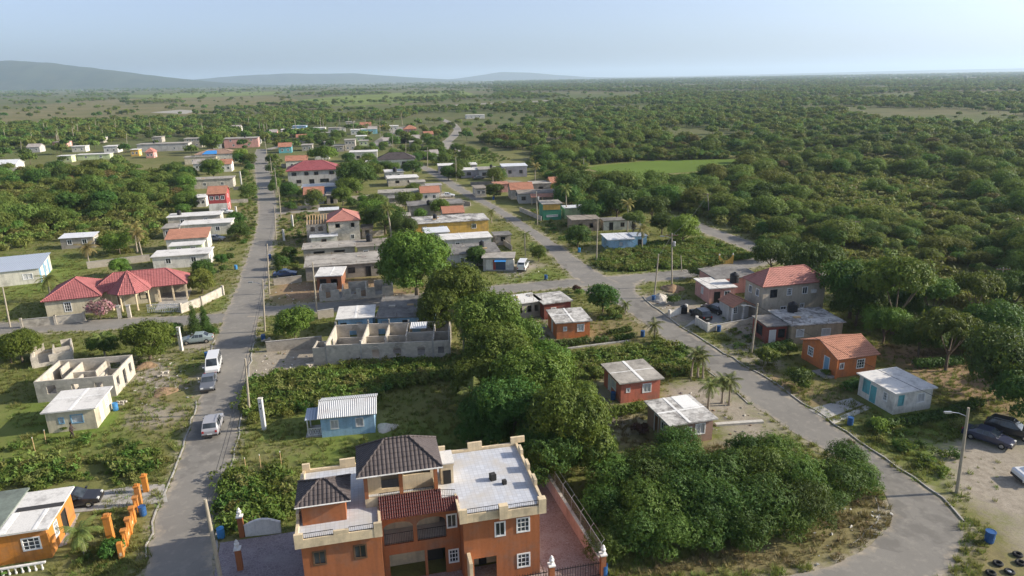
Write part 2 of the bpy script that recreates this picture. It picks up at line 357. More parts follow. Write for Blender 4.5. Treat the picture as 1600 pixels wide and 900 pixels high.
# ---- ground sheet with soft masks of what grows or lies on it
xs = np.r_[-np.geomspace(40000, 152, 40), np.arange(-150, 190.1, 1.25), np.geomspace(192, 40000, 40)]
ys = np.r_[-6000, -600, -60, 0, 20, np.arange(28, 330.1, 1.25), np.geomspace(333, 40000, 60)]
GX, GY = np.meshgrid(xs, ys); gx, gy = GX.ravel(), GY.ravel()
near = (gx > -160) & (gx < 200) & (gy > 20) & (gy < 340)
nx, ny = gx[near], gy[near]
def soft(polys, edge=3.5, z=0):
    m = np.zeros(nx.shape)
    for pl in polys:
        w = wpoly(pl, z); d = segdist(nx, ny, w); ins = inpoly(nx, ny, w)
        m = np.maximum(m, np.clip(np.where(ins, .5+d/edge/2, .5-d/edge/2), 0, 1))
    return m
dirt = soft([[(385, 565), (415, 540), (505, 530), (507, 578), (440, 590), (390, 605)], [(1035, 600), (1110, 595), (1160, 622), (1230, 680), (1200, 720), (1130, 700), (1120, 650), (1050, 640)],
    [(935, 585), (965, 640), (1000, 660), (960, 680), (930, 650)], [(820, 500), (860, 485), (875, 530), (840, 540)], [(1450, 700), (1500, 685), (1640, 690), (1640, 880), (1590, 860), (1540, 800), (1505, 775)],
    [(985, 462), (1040, 455), (1090, 470), (1120, 500), (1070, 515), (1030, 490)], [(300, 520), (345, 515), (335, 548), (285, 550)], [(1100, 500), (1190, 485), (1235, 520), (1180, 545)],
    [(775, 420), (830, 405), (850, 415), (800, 436)], [(1120, 540), (1175, 530), (1215, 570), (1180, 590)], [(170, 560), (260, 560), (290, 600), (220, 620)], [(200, 660), (230, 630), (290, 640), (250, 665)],
    [(640, 300), (700, 300), (735, 320), (720, 330), (650, 312)], [(790, 280), (900, 300), (880, 320), (800, 310)]])
orange = soft([[(417, 462), (430, 440), (600, 436), (640, 462), (560, 466), (440, 476)], [(1125, 590), (1190, 570), (1260, 620), (1230, 640)], [(1340, 540), (1480, 540), (1600, 600), (1600, 650), (1480, 620)], [(590, 452), (660, 448), (650, 466), (600, 470)]], 5)
lush = soft([[(365, 690), (480, 640), (600, 670), (720, 650), (720, 700), (560, 720), (460, 740), (370, 760)], [(915, 258), (1010, 252), (1165, 249), (1160, 256), (1060, 264), (960, 268)], [(150, 590), (310, 570), (300, 680), (0, 720), (0, 640)],
    [(780, 432), (850, 418), (886, 432), (850, 445), (790, 448)], [(30, 420), (110, 395), (140, 420), (60, 460), (0, 470)], [(330, 480), (372, 445), (365, 480), (300, 495)], [(930, 400), (1020, 385), (1180, 400), (1080, 428), (950, 424)], [(640, 235), (760, 235), (780, 260), (690, 262)], [(1330, 620), (1480, 640), (1600, 700), (1480, 760), (1360, 690)]], 5)
dry = soft([[(960, 905), (1090, 868), (1250, 830), (1350, 752), (1387, 765), (1402, 810), (1384, 848), (1320, 880), (1240, 905)], [(180, 600), (310, 585), (305, 675), (200, 690)], [(370, 700), (470, 690), (440, 760), (365, 770)], [(940, 640), (1060, 690), (1230, 690), (1200, 740), (1000, 730)],
    [(1180, 590), (1340, 600), (1330, 640), (1260, 650)], [(860, 500), (1000, 490), (1040, 530), (860, 545)], [(1500, 880), (1530, 800), (1600, 850), (1600, 910), (1490, 910)], [(440, 320), (520, 320), (480, 400), (430, 390)], [(150, 200), (400, 195), (400, 240), (150, 240)]], 5)
shoulder = np.zeros(nx.shape)
for r in ROADS:
    d = segdist(nx, ny, r); shoulder = np.maximum(shoulder, np.clip(1.15-d/1.9, 0, 1))
def full(a): z = np.zeros(gx.shape, np.float32); z[near] = a; return z
nyy, nxx = GX.shape
idx = np.arange(nxx*nyy).reshape(nyy, nxx)
faces = np.stack([idx[:-1, :-1], idx[:-1, 1:], idx[1:, 1:], idx[1:, :-1]], -1).reshape(-1, 4)
gm = bpy.data.meshes.new('ground'); gm.vertices.add(gx.size); gm.vertices.foreach_set('co', np.c_[gx, gy, np.zeros(gx.size)].astype(np.float32).ravel())
gm.loops.add(faces.size); gm.loops.foreach_set('vertex_index', faces.astype(np.int32).ravel()); gm.polygons.add(len(faces)); gm.polygons.foreach_set('loop_start', np.arange(0, faces.size, 4, dtype=np.int32)); gm.update(calc_edges=True)
for nm, a in (('dirt', dirt), ('orange', orange), ('lush', lush), ('dry', dry), ('shoulder', shoulder)):
    at = gm.attributes.new(nm, 'FLOAT', 'POINT'); at.data.foreach_set('value', full(a))
def ground_mat():
    s = NT('ground'); A = lambda n: s.n('Attribute', _attribute_name=n).outputs['Fac']
    big = s.noise(.02, 5, .6); mid = s.noise(.18, 6, .65); fine = s.noise(1.4, 6, .7); vf = s.noise(9, 4)
    far1 = s.noise(.0035, 5, .6); far2 = s.noise(.0011, 4, .55)
    grass = s.mix(s.lin(mid, .38, .66), (.135, .155, .04), (.21, .2, .075)); grass = s.mix(s.math('MULTIPLY', s.lin(fine, .5, .72), .6), grass, (.085, .1, .03))
    grass = s.mix(s.math('MULTIPLY', s.lin(big, .48, .64), .55), grass, (.26, .22, .115))
    lushc = s.mix(s.lin(mid, .4, .65), (.13, .19, .034), (.18, .21, .055)); lushc = s.mix(s.math('MULTIPLY', s.lin(fine, .5, .7), .5), lushc, (.08, .115, .03))
    dryc = s.mix(s.lin(fine, .4, .66), (.27, .215, .115), (.15, .13, .06)); dirtc = s.mix(s.lin(fine, .4, .68), (.37, .325, .26), (.25, .215, .165)); orc = s.mix(s.lin(fine, .4, .68), (.36, .25, .15), (.22, .155, .095))
    br = lambda a, w=.9: s.lin(s.math('ADD', A(a), s.math('MULTIPLY', s.math('SUBTRACT', s.math('ADD', s.math('MULTIPLY', mid, .5), s.math('MULTIPLY', fine, .5)), .5), w*2.2)), .3, .75)
    col = s.mix(br('lush'), grass, lushc); col = s.mix(s.math('MULTIPLY', br('dry'), .85), col, dryc); col = s.mix(br('orange'), col, orc); col = s.mix(br('dirt'), col, dirtc)
    sh = s.lin(s.math('ADD', A('shoulder'), s.math('MULTIPLY', s.math('SUBTRACT', s.noise(.45, 6, .7), .5), 2.4)), .55, 1.1)
    col = s.mix(s.math('MULTIPLY', sh, .85), col, s.mix(s.lin(fine, .4, .65), (.42, .37, .29), (.27, .235, .18)))
    # beyond the town: pasture, burnt grass and scrub in large patches
    y = s.n('SeparateXYZ', Vector=s.pos()); fm = s.lin(y.outputs[1], 300, 420)
    pas = s.mix(s.lin(far1, .42, .58), (.105, .125, .04), (.15, .135, .065)); pas = s.mix(s.lin(far2, .47, .6), pas, (.095, .12, .036)); pas = s.mix(s.math('MULTIPLY', s.lin(s.noise(.03, 5), .5, .66), .6), pas, (.075, .095, .03))
    col = s.mix(fm, col, pas)
    col = s.mix(s.math('MULTIPLY', s.lin(vf, .48, .75), .4), col, (.05, .045, .03))
    s.bump(fine, .5, .12); return s.out(col, .95, .1)
ground_mat(); struct('ground', gm, 'ground')

# ---- hills beyond the plain: (photo x, height in photo pixels) along the skyline, at a distance
def hill(D, depth, prof, seed):
    rg = np.random.default_rng(seed); pxs = np.array([p[0] for p in prof], float); hp = np.array([p[1] for p in prof], float)
    n, mrow = 110, 22; X = np.linspace(pxs[0], pxs[-1], n); hh = np.interp(X, pxs, hp)
    for _ in range(3): hh[1:-1] = .25*hh[:-2]+.5*hh[1:-1]+.25*hh[2:]
    ph = rg.random(6)*6.28; rows = []
    for j in range(mrow+1):
        t = j/mrow; prof_t = math.sin(math.pi*min(1, t/1.0))**1.15
        for i in range(n):
            x = (X[i]-800)/FPX*D*(1+depth/D*(t-.5)); h = hh[i]*D/FPX+0
            w = sum(math.sin(x*k*6.28/D*9+ph[q]+t*7*k) for q, k in enumerate((1, 2.3, 4.1)))/3
            rows.append((x, D+depth*(t-.5), max(-4, h*prof_t*(1+.10*w*(1-prof_t)*2+.02*w))-2))
    f = [(j*n+i, j*n+i+1, (j+1)*n+i+1, (j+1)*n+i) for j in range(mrow) for i in range(n-1)]
    mb = MB(); mb.v = rows; mb.f = f; me = mb.mesh('hill', True); return struct('hill', me, 'hillside')
def hill_mat():
    s = NT('hillside'); n = s.noise(.004, 8, .7); return s.out(s.mix(s.lin(n, .38, .64), (.03, .048, .02), (.07, .08, .035)), 1, .05)
hill_mat()
hill(7600, 3000, [(-420, 6), (-250, 26), (-120, 40), (0, 43), (60, 42.5), (130, 37), (190, 29), (240, 22), (300, 14), (360, 7), (430, 2), (480, 0)], 1)
hill(11500, 3000, [(250, 0), (330, 9), (400, 13.5), (470, 15.5), (520, 14), (565, 14.5), (620, 9.5), (680, 5), (740, 1), (780, 0)], 2)
hill(15000, 2500, [(690, 0), (740, 5), (790, 11.5), (830, 10), (870, 6), (920, 2), (980, 0)], 3)
hill(17000, 3000, [(1050, 0), (1200, 1.5), (1400, 3), (1600, 3.5), (1750, 4), (1900, 0)], 4)
def field_mat(nm, a, b):
    s = NT(nm); return s.out(s.mix(s.lin(s.noise(.012, 6, .65), .4, .62), a, b), 1, .05)
field_mat('field_green', (.17, .215, .055), (.13, .165, .045)); field_mat('field_brown', (.19, .165, .085), (.13, .135, .055)); field_mat('field_pale', (.4, .38, .33), (.3, .29, .25)); field_mat('field_bright', (.125, .185, .035), (.1, .15, .03))
for pts, mm in (([(470, 156), (560, 148), (720, 141.5), (742, 147), (700, 156), (600, 163), (500, 167)], 'field_green'), ([(0, 172), (140, 156), (420, 150), (470, 156), (420, 170), (180, 188), (0, 196)], 'field_brown'), ([(235, 176), (280, 171.5), (310, 173), (290, 178)], 'field_pale'), ([(915, 262), (1010, 252), (1165, 248), (1165, 258), (1090, 268), (960, 276)], 'field_bright'), ([(180, 150), (330, 144), (450, 143), (430, 148), (250, 154)], 'field_green'), ([(1180, 186), (1330, 180), (1350, 188), (1220, 196)], 'field_brown'), ([(1400, 214), (1600, 222), (1600, 236), (1500, 232)], 'field_green')):
    w = smooth_line(wpoly(pts)+wpoly(pts)[:1], 60, 2); struct('field', MB().prism([tuple(q) for q in w[:-1]], -.5, .06 if mm != 'field_pale' else .12), mm)
# ---- air
s = NT('haze_air'); s.t.nodes.remove(s.b); pv = s.n('VolumePrincipled', Color=(.66, .82, 1.0), Density=.9e-4, Anisotropy=.25); s.t.links.new(pv.outputs[0], s.o.inputs['Volume'])
hz = put('haze', MB().box(-39000, 39000, -5000, 39000, -1.0, 365), 'haze_air'); tag(hz, 'pale blue haze lying over the whole plain', 'haze', kind='stuff')
# ================================================================ building kit
FOOT = []
def frame(FL, FR, B, z, rz=None):
    a, b = G(*FL, z), G(*FR, z)
    u = (b-a).xy; w = u.length; u = u/w
    if rz is not None: u = Vector((math.cos(math.radians(rz)), math.sin(math.radians(rz))))
    v = Vector((-u.y, u.x))
    d = B if isinstance(B, (int, float)) else (G(*B, z)-a).xy.dot(v)
    return (a.x, a.y, 0), math.atan2(u.y, u.x), w, max(2.0, d)
def foot(loc, rz, w, d, pad=.6):
    c, s_ = math.cos(rz), math.sin(rz)
    FOOT.append([(loc[0]+c*x-s_*y, loc[1]+s_*x+c*y) for x, y in ((-pad, -pad), (w+pad, -pad), (w+pad, d+pad), (-pad, d+pad))])
STY = {  # frame material, pane material, vertical bars, horizontal bars
    'w': ('frame_white', 'glass', 1, 0), 'w4': ('frame_white', 'glass', 2, 2), 'lv': ('frame_white', 'louvre', 1, 0), 'dk': ('frame_brown', 'glass', 1, 0), 'bl': ('door_blue', 'louvre', 0, 0), 'gr': ('iron', 'glass', 3, 0),
    'tl': ('w_teal', 'w_teal', 0, 0)}
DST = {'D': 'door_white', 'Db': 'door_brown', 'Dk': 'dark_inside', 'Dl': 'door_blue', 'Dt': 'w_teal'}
def walls(par, x0, x1, y0, y1, z0, z1, mat, ops=(), t=.15, name='wall', sides='fblr', tops=None):
    """four walls with real openings; ops: (side, u 0-1 or metres if >1.5, sill, width, height, style)"""
    W, D, Hh = x1-x0, y1-y0, z1-z0; mb = MB()
    for sd in sides:
        Ln = W if sd in 'fb' else D
        lo, hi = (0, Ln) if sd in 'fb' else ((t if ('f' if sd == 'r' else 'b') in sides else 0), Ln-(t if ('b' if sd == 'r' else 'f') in sides else 0))
        rc = []
        for o in ops:
            if o[0] != sd: continue
            u = o[1]*Ln if o[1] <= 1 else o[1]
            rc.append((max(lo+.05, u-o[3]/2), min(hi-.05, u+o[3]/2), o[2], min(o[2]+o[4], Hh-.08 if o[5] != 'gap' else Hh), o[5]))
        def P(u, w, z):
            return {'f': (x0+u, y0+w), 'r': (x1-w, y0+u), 'b': (x1-u, y1-w), 'l': (x0+w, y1-u)}[sd]+(z0+z,)
        def bx(u0, u1, a, b, w0=0, w1=t, m=None):
            p, q = P(u0, w0, a), P(u1, w1, b); (m or mb).box(*sorted((p[0], q[0])), *sorted((p[1], q[1])), p[2], q[2])
        us = sorted({lo, hi, *[r[0] for r in rc], *[r[1] for r in rc]})
        for a, b in zip(us[:-1], us[1:]):
            if b-a < 1e-4: continue
            blk = sorted([(r[2], r[3]) for r in rc if r[0] < (a+b)/2 < r[1]]); zc = 0
            top = Hh if tops is None else tops(sd, (a+b)/2/Ln)*Hh
            for p, q in blk:
                if p > zc+.001: bx(a, b, zc, min(p, top))
                zc = max(zc, q)
            if zc < top-.001: bx(a, b, zc, top)
        for u0, u1, a, b, st in rc:
            if st in ('hole', 'gap'): continue
            if st in DST:
                dm = MB(); bx(u0+.03, u1-.03, a+.002, b-.03, .05, .1, dm); d = put('door', dm, DST[st], par)
                fm = MB(); bx(u0-.05, u0+.03, a, b+.05, -.03, .06, fm); bx(u1-.03, u1+.05, a, b+.05, -.03, .06, fm); bx(u0+.03, u1-.03, b-.03, b+.05, -.03, .06, fm); put('door_frame', fm, 'frame_white' if st != 'Dk' else 'frame_dark', d)
                continue
            fmat, pm, nv, nh = STY[st]; fm = MB(); e = .07
            bx(u0-.04, u0+e, a-.04, b+.04, -.035, .07, fm); bx(u1-e, u1+.04, a-.04, b+.04, -.035, .07, fm); bx(u0+e, u1-e, a-.04, a+e, -.035, .07, fm); bx(u0+e, u1-e, b-e, b+.04, -.035, .07, fm)
            for i in range(nv): c = u0+(u1-u0)*(i+1)/(nv+1); bx(c-.022, c+.022, a+e, b-e, .0, .05, fm)
            for i in range(nh): c = a+(b-a)*(i+1)/(nh+1); bx(u0+e, u1-e, c-.022, c+.022, .003, .047, fm)
            wo_ = put('window', fm, fmat, par); pn = MB(); bx(u0+e*.6, u1-e*.6, a+e*.6, b-e*.6, .053, .068, pn); put('pane', pn, pm, wo_)
    return put(name, mb, mat, par)
def plane(mb, eA, eB, tA, tB, course=.36, lift=.035, th=.09):
    eA, eB, tA, tB = map(Vector, (eA, eB, tA, tB)); n = (eB-eA).cross(tA-eA).normalized()
    if n.z < 0: n = -n
    S = ((tA+tB)/2-(eA+eB)/2).length; k = max(1, int(S/course)); ud = (eB-eA).normalized()
    for i in range(k):
        a, b = i/k, (i+1)/k
        p = [eA.lerp(tA, a), eB.lerp(tB, a), eB.lerp(tB, b), eA.lerp(tA, b)]
        up = n*lift; q = [p[0]+up, p[1]+up, p[2], p[3]]
        uv = [((x-eA).dot(ud), (a if j < 2 else b)*S) for j, x in enumerate(p)]
        mb.quad(*q, uv=uv); mb.quad(p[0], p[1], q[1], q[0], uv=[uv[0], uv[1], uv[1], uv[0]])
    dn = n*-th
    mb.quad(eA+dn, tA+dn, tB+dn, eB+dn); mb.quad(eA+dn, eB+dn, eB, eA); mb.quad(eB+dn, tB+dn, tB, eB); mb.quad(tA+dn, eA+dn, eA, tA)
def hip(par, x0, x1, y0, y1, z, rise, mat, name='roof', ridge=None, cap=True):
    W, D = x1-x0, y1-y0; mb = MB(); h = min(W, D)/2
    if ridge: r0, r1 = Vector((*ridge[0], z+rise)), Vector((*ridge[1], z+rise)); alongx = True
    elif W >= D: r0, r1 = Vector((x0+h, (y0+y1)/2, z+rise)), Vector((x1-h, (y0+y1)/2, z+rise)); alongx = True
    else: r0, r1 = Vector(((x0+x1)/2, y0+h, z+rise)), Vector(((x0+x1)/2, y1-h, z+rise)); alongx = False
    a, b, c, d = Vector((x0, y0, z)), Vector((x1, y0, z)), Vector((x1, y1, z)), Vector((x0, y1, z))
    if alongx: plane(mb, a, b, r0, r1); plane(mb, b, c, r1, r1); plane(mb, c, d, r1, r0); plane(mb, d, a, r0, r0)
    else: plane(mb, a, b, r0, r0); plane(mb, b, c, r0, r1); plane(mb, c, d, r1, r1); plane(mb, d, a, r1, r0)
    mb.quad(a-Vector((0, 0, .1)), b-Vector((0, 0, .1)), c-Vector((0, 0, .1)), d-Vector((0, 0, .1)))
    o = put(name, mb, mat, par)
    if cap:
        cm = MB(); up = Vector((0, 0, .05)); rr = .075
        for p, q in ((a, r0), (d, r0 if alongx else r1), (b, r1 if alongx else r0), (c, r1)): cm.tube([p+up, q+up], rr, 6)
        if (r1-r0).length > .2: cm.tube([r0+up, r1+up], rr, 6)
        put('ridge_cap', cm, mat, o)
    return o
def gable(par, x0, x1, y0, y1, z, rise, mat, axis='x', wallmat=None, over=.35, name='roof', pos=.5):
    """ridge along axis; x0..y1 are the roof's edges; gable walls fill the ends"""
    mb = MB(); T = (lambda p, q, r: (p, q, r)) if axis == 'x' else (lambda p, q, r: (q, p, r))
    (a0, a1, b0, b1) = (x0, x1, y0, y1) if axis == 'x' else (y0, y1, x0, x1); bm_ = b0+(b1-b0)*pos
    cs, lf = (99, .012) if str(mat).startswith('c_') else (.36, .035)
    plane(mb, T(a0, b0, z), T(a1, b0, z), T(a0, bm_, z+rise), T(a1, bm_, z+rise), cs, lf); plane(mb, T(a1, b1, z), T(a0, b1, z), T(a1, bm_, z+rise), T(a0, bm_, z+rise), cs, lf)
    o = put(name, mb, mat, par)
    cm = MB().tube([Vector(T(a0, bm_, z+rise+.04)), Vector(T(a1, bm_, z+rise+.04))], .08, 6); put('ridge_cap', cm, mat, o)
    if wallmat:
        for a in (a0+over, a1-over-.15):
            g = MB(); s_ = over/(b1-b0)*2*rise
            pts = [(b0+over, z-.02), (b1-over, z-.02), (b1-over, z+s_-.1), (bm_, z+rise-.11), (b0+over, z+s_-.1)]; k = len(g.v)
            for aa in (a, a+.15): g.v += [T(aa, b, zz) for b, zz in pts]
            n = 5; g.f += [tuple(k+i for i in range(n)), tuple(k+n+i for i in reversed(range(n)))]+[(k+i, k+(i+1) % n, k+n+(i+1) % n, k+n+i) for i in range(n)]
            put('gable', g, wallmat, par)
    return o
def shed(par, x0, x1, y0, y1, zf, zb, mat, name='roof', course=5):
    mb = MB(); plane(mb, (x0, y0, zf), (x1, y0, zf), (x0, y1, zb), (x1, y1, zb), course, .012, .06); return put(name, mb, mat, par)
def flat(par, x0, x1, y0, y1, z, mat, th=.15, seals=(), name='roof', edge=None):
    n = 7; mb = MB(); rg = random.Random(int(abs(x0*7+y1*13+z*3)*10)); mb.box(x0, x1, y0, y1, z-th, z)
    o = put(name, mb, mat, par)
    for sx in seals:     # pale sealing strips over the slab joints: ('x', frac, width, from, to)
        ax, fr, w, f0, f1 = sx; m2 = MB()
        if ax == 'x': c = x0+(x1-x0)*fr; m2.box(c-w/2, c+w/2, y0+(y1-y0)*f0+.02, y0+(y1-y0)*f1-.02, z+.001, z+.03)
        else: c = y0+(y1-y0)*fr; m2.box(x0+(x1-x0)*f0+.02, x0+(x1-x0)*f1-.02, c-w/2, c+w/2, z+.002, z+.024)
        put('sealing_strip', m2, 'seal', o)
    return o
AUTO = [('f', .27, 1.0, 1.0, 1.1, 'w'), ('f', .72, 1.0, 1.0, 1.1, 'w'), ('r', .3, 1.0, .9, 1.1, 'w'), ('r', .7, .02, .9, 2.0, 'D'), ('l', .5, 1.0, .9, 1.1, 'w')]
AUTO2 = AUTO+[('f', .2, 3.7, 1.0, 1.1, 'w'), ('f', .5, 3.7, 1.0, 1.1, 'w'), ('f', .8, 3.7, 1.0, 1.1, 'w'), ('r', .5, 3.7, 1.0, 1.1, 'w')]
def house(name, label, FL, FR, B, h, wall, roof, ops=None, over=.3, rz=None, rise=1.5, seals=(), axis='x', group=None, cat='house', zb=None, zt=None, t=.15):
    loc, r, w, d = frame(FL, FR, B, zt or h, rz)
    T = thing(name, label, cat, loc, r, group); foot(loc, r, w, d)
    T['dims'] = (w, d)
    kind, rm = roof
    ops = (AUTO if h < 4 else AUTO2) if ops is None else ops
    wt = h-.15 if kind == 'flat' else h-.02
    if kind == 'shed': wt = min(h, zb)-.07
    walls(T, over, w-over, over, d-over, 0, wt, wall, ops, t)
    if kind == 'flat': flat(T, 0, w, 0, d, h, rm, seals=seals)
    elif kind == 'hip': hip(T, 0, w, 0, d, h, rise, rm)
    elif kind == 'gable': gable(T, 0, w, 0, d, h, rise, rm, axis, wall, over)
    elif kind == 'shed':
        shed(T, 0, w, 0, d, h, zb, rm); lo_, hi_ = (h, zb)
        za, zz = h-.07+(zb-h)*over/d, zb-.07-(zb-h)*over/d; b0 = min(h, zb)-.07
        for xx in (over, w-over-.15):
            g = MB(); k = 0; P = [(xx, over, b0), (xx, d-over, b0), (xx, d-over, zz-.03), (xx, over, za-.03)]; Q = [(p[0]+.15, p[1], p[2]) for p in P]; g.v += P+Q
            g.f += [(k, k+1, k+2, k+3), (k+7, k+6, k+5, k+4)]+[(k+i, k+4+i, k+4+(i+1) % 4, k+(i+1) % 4) for i in range(4)]; put('gable', g, wall, T)
        g = MB(); yy = d-over if zb > h else over; g.box(over+.15, w-over-.15, yy-.15 if zb > h else yy, yy if zb > h else yy+.15, b0, max(za, zz)-.06); put('gable', g, wall, T)
    return T
def whereabouts(x, y):
    u, v = PX(x, y, 1.5); best = None
    for o in COL.objects:
        if o.get('category') != 'house' or o.parent is not None or o.name.startswith('far_house'): continue
        a, b = PX(o.location.x, o.location.y, 1.5); q = (a-u)**2+((b-v)*1.8)**2
        if best is None or q < best[0]: best = (q, o.name.split('.')[0].replace('_', ' '), u-a, v-b)
    q, nm, dx, dy = best
    return ('right of' if dx > 0 else 'left of') if abs(dx) > abs(dy)*1.2 else ('behind' if dy < 0 else 'in front of'), nm
def tank(label, loc, r=.62, h=1.3, group=None):
    t = thing('water_tank', label, 'water tank', loc, 0, group)
    pr = [(r*.97, 0)]
    for i in range(5): z = h*.78*(i+.5)/5; pr += [(r, z), (r*.96, z+h*.06)]
    put('tank_body', MB().lathe(pr+[(r*.97, h*.8), (r*.6, h*.93), (r*.3, h*.97)], 18), 'tank_black', t); put('lid', MB().lathe([(r*.3, h*.95), (r*.3, h*1.03), (r*.1, h*1.05)], 12), 'tank_black', t); return t
def drum(label, px, py, mat='drum_blue', r=.3, h=.9, group='plastic drums', z=0, tilt=0):
    p = G(px, py, z); t = thing('plastic_drum', label, 'drum', p, 0, group)
    put('barrel', MB().lathe([(r*.9, 0), (r, .05), (r, h*.3), (r*1.05, h*.33), (r, h*.36), (r, h*.63), (r*1.05, h*.66), (r, h*.69), (r, h*.95), (r*.93, h)], 16), mat, t)
    put('rim', MB().lathe([(r*1.0, h-.03), (r*1.03, h-.01), (r*1.03, h+.02), (r*.86, h+.02), (r*.86, h-.12)], 16), mat, t); t.rotation_euler.x = tilt; return t
# ================================================================ town
# ---- starter homes and others traced by their roof corners (front-left, front-right, back corner)
S1 = [('x', .5, .25, 0, 1), ('y', .5, .25, 0, 1)]
house('cream_house', 'small cream house with stained white slab roof beside the roofless ruin', (62, 646), (149, 637), (173, 603), 2.6, 'w_cream', ('flat', 'r_white'), [('f', .3, 1.0, .5, .7, 'bl'), ('f', .62, .9, 1.2, 1.0, 'bl'), ('r', .35, .02, .85, 2.0, 'D'), ('r', .7, .9, .9, 1.1, 'lv')], seals=[('x', .52, .3, 0, 1), ('y', .6, .2, 0, 1)])
house('orange_cottage', 'orange cottage with a white louvred window below the round tree', (867.5, 505), (926, 500.5), (908, 479.5), 2.6, 'w_orange3', ('flat', 'r_mix'), [('f', .25, 1.2, .5, .6, 'lv'), ('f', .72, .95, 1.0, 1.1, 'lv'), ('l', .5, .02, .9, 2.0, 'D')], seals=[('x', .5, .3, 0, 1), ('y', .55, .25, 0, .6)])
house('coral_cottage', 'coral red cottage with grey slab roof crossed by a white strip', (968, 599.5), (1038.5, 590.5), (1004, 560.5), 2.7, 'w_coral', ('flat', 'r_grey'), [('f', .18, 1.3, .45, .5, 'lv'), ('f', .66, 1.0, 1.05, 1.1, 'lv'), ('l', .35, .02, .85, 2.0, 'D'), ('l', .6, .9, 1.3, 1.1, 'lv')], over=.35, seals=[('x', .52, .35, 0, 1), ('y', .5, .12, 0, 1)])
house('brown_cottage', 'brown cottage with bright white and grey slab roof above the thicket', (1046, 665.5), (1122.5, 653.5), (1076, 616), 2.6, 'w_brown', ('flat', 'r_mix'), [('f', .1, .9, .7, 1.1, 'w4'), ('f', .42, 1.0, .7, .9, 'lv'), ('f', .7, .9, 1.1, 1.2, 'lv'), ('l', .4, .02, .9, 2.0, 'Db'), ('l', .7, 1, 1, 1, 'w')], over=.35, seals=[('x', .42, .3, 0, 1), ('y', .47, .25, 0, 1), ('x', .75, 1.9, .5, 1)])
tl = house('teal_white_house', 'white house with teal shutters and pale slab roof by the parking lot', (1400, 615.5), (1466, 605), (1339, 582), 2.7, 'w_white', ('flat', 'r_white'), [('f', .17, 1.0, .7, 1.2, 'tl'), ('f', .7, 1.0, 1.0, 1.1, 'lv'), ('l', .22, .8, 1.0, 1.7, 'tl'), ('l', .42, .02, 1.0, 2.1, 'Dt'), ('l', .75, 1.1, .6, 1.0, 'w4')], over=.3)
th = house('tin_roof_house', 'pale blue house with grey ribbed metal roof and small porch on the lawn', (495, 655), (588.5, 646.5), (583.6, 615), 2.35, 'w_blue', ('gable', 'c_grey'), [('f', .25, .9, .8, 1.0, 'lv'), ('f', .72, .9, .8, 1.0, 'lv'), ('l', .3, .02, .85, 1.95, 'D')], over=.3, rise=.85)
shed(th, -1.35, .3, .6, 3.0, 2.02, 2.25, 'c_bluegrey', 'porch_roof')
for yy in (.75, 2.8): put('porch_post', MB().box(-1.2, -1.08, yy, yy+.12, 0, 2.05), 'trim_white', th)
pr = MB(); pr.box(-1.18, .28, .78, .84, .85, .93); pr.box(-1.18, .28, .78, .84, .1, .16)
for i in range(5): x = -1.06+i*.27; pr.tube([(x, .81, .14), (x+.27, .81, .88)], .025, 5); pr.tube([(x+.27, .81, .14), (x, .81, .88)], .025, 5)
put('porch_railing', pr, 'trim_white', th); put('porch_floor', MB().box(-1.4, .3, .5, 3.1, 0, .1), 'concrete', th)
pk = house('pink_house', 'pink house with stained pale slab roof beside the parked dark cars', (1108, 451), (1153, 448), (1077.6, 435), 2.8, 'w_pink', ('flat', 'r_white'), [('f', .3, .02, 1.0, 2.0, 'Dk'), ('f', .7, 1, 1, 1.1, 'w'), ('l', .5, 1.0, .8, 1.1, 'lv')])
house('pink_annex', 'low pink building with dark grey slab roof behind the black water tank', (1118, 436), (1188, 430), 7, 2.9, 'w_pink', ('flat', 'r_dark'), [('f', .2, 1, 1, 1, 'w')], rz=10)
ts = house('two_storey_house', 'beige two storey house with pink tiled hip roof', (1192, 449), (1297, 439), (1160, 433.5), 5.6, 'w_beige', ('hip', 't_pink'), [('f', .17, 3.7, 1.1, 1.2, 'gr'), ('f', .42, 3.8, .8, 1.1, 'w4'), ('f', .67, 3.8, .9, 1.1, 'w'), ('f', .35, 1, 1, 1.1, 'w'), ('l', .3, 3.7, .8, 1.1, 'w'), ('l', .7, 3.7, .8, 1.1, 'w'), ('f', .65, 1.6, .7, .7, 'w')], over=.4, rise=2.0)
put('air_conditioner', MB().box(8.6, 9.4, .05, .38, 3.9, 4.4), 'plastic_white', ts)
gable(ts, -4.2, -.3, 1.0, 5.2, 2.5, .9, 't_salmon', 'y', 'w_beige', .3, 'carport_roof'); walls(ts, -4.0, -.6, 2.2, 5.0, 0, 2.45, 'w_ltgrey', [('f', .3, 1, .9, 1.1, 'w4')])
for xx in (-4.0, -2.2): put('carport_post', MB().box(xx, xx+.22, 1.2, 1.42, 0, 2.45), 'trim_white', ts)
fh = house('flat_roof_house', 'brown walled house with white patched slab roof and dark red porch', (1236.5, 508.6), (1323, 503), (1205, 484), 2.9, 'w_tan', ('flat', 'r_mix'), [('f', .17, 1.0, 1.1, 1.1, 'lv'), ('f', .68, .9, 1.3, 1.1, 'lv'), ('l', .3, .02, .9, 2.0, 'Db')])
flat(fh, -3.2, -.02, .6, 5.2, 2.75, 'r_dark', name='porch_roof'); walls(fh, -3.0, -.1, .9, 5.0, 0, 2.55, 'w_dkred', [('f', .3, .02, .9, 2.0, 'D'), ('f', .75, .9, .9, 1.2, 'gr'), ('l', .5, .8, 1.6, 1.4, 'gr')])
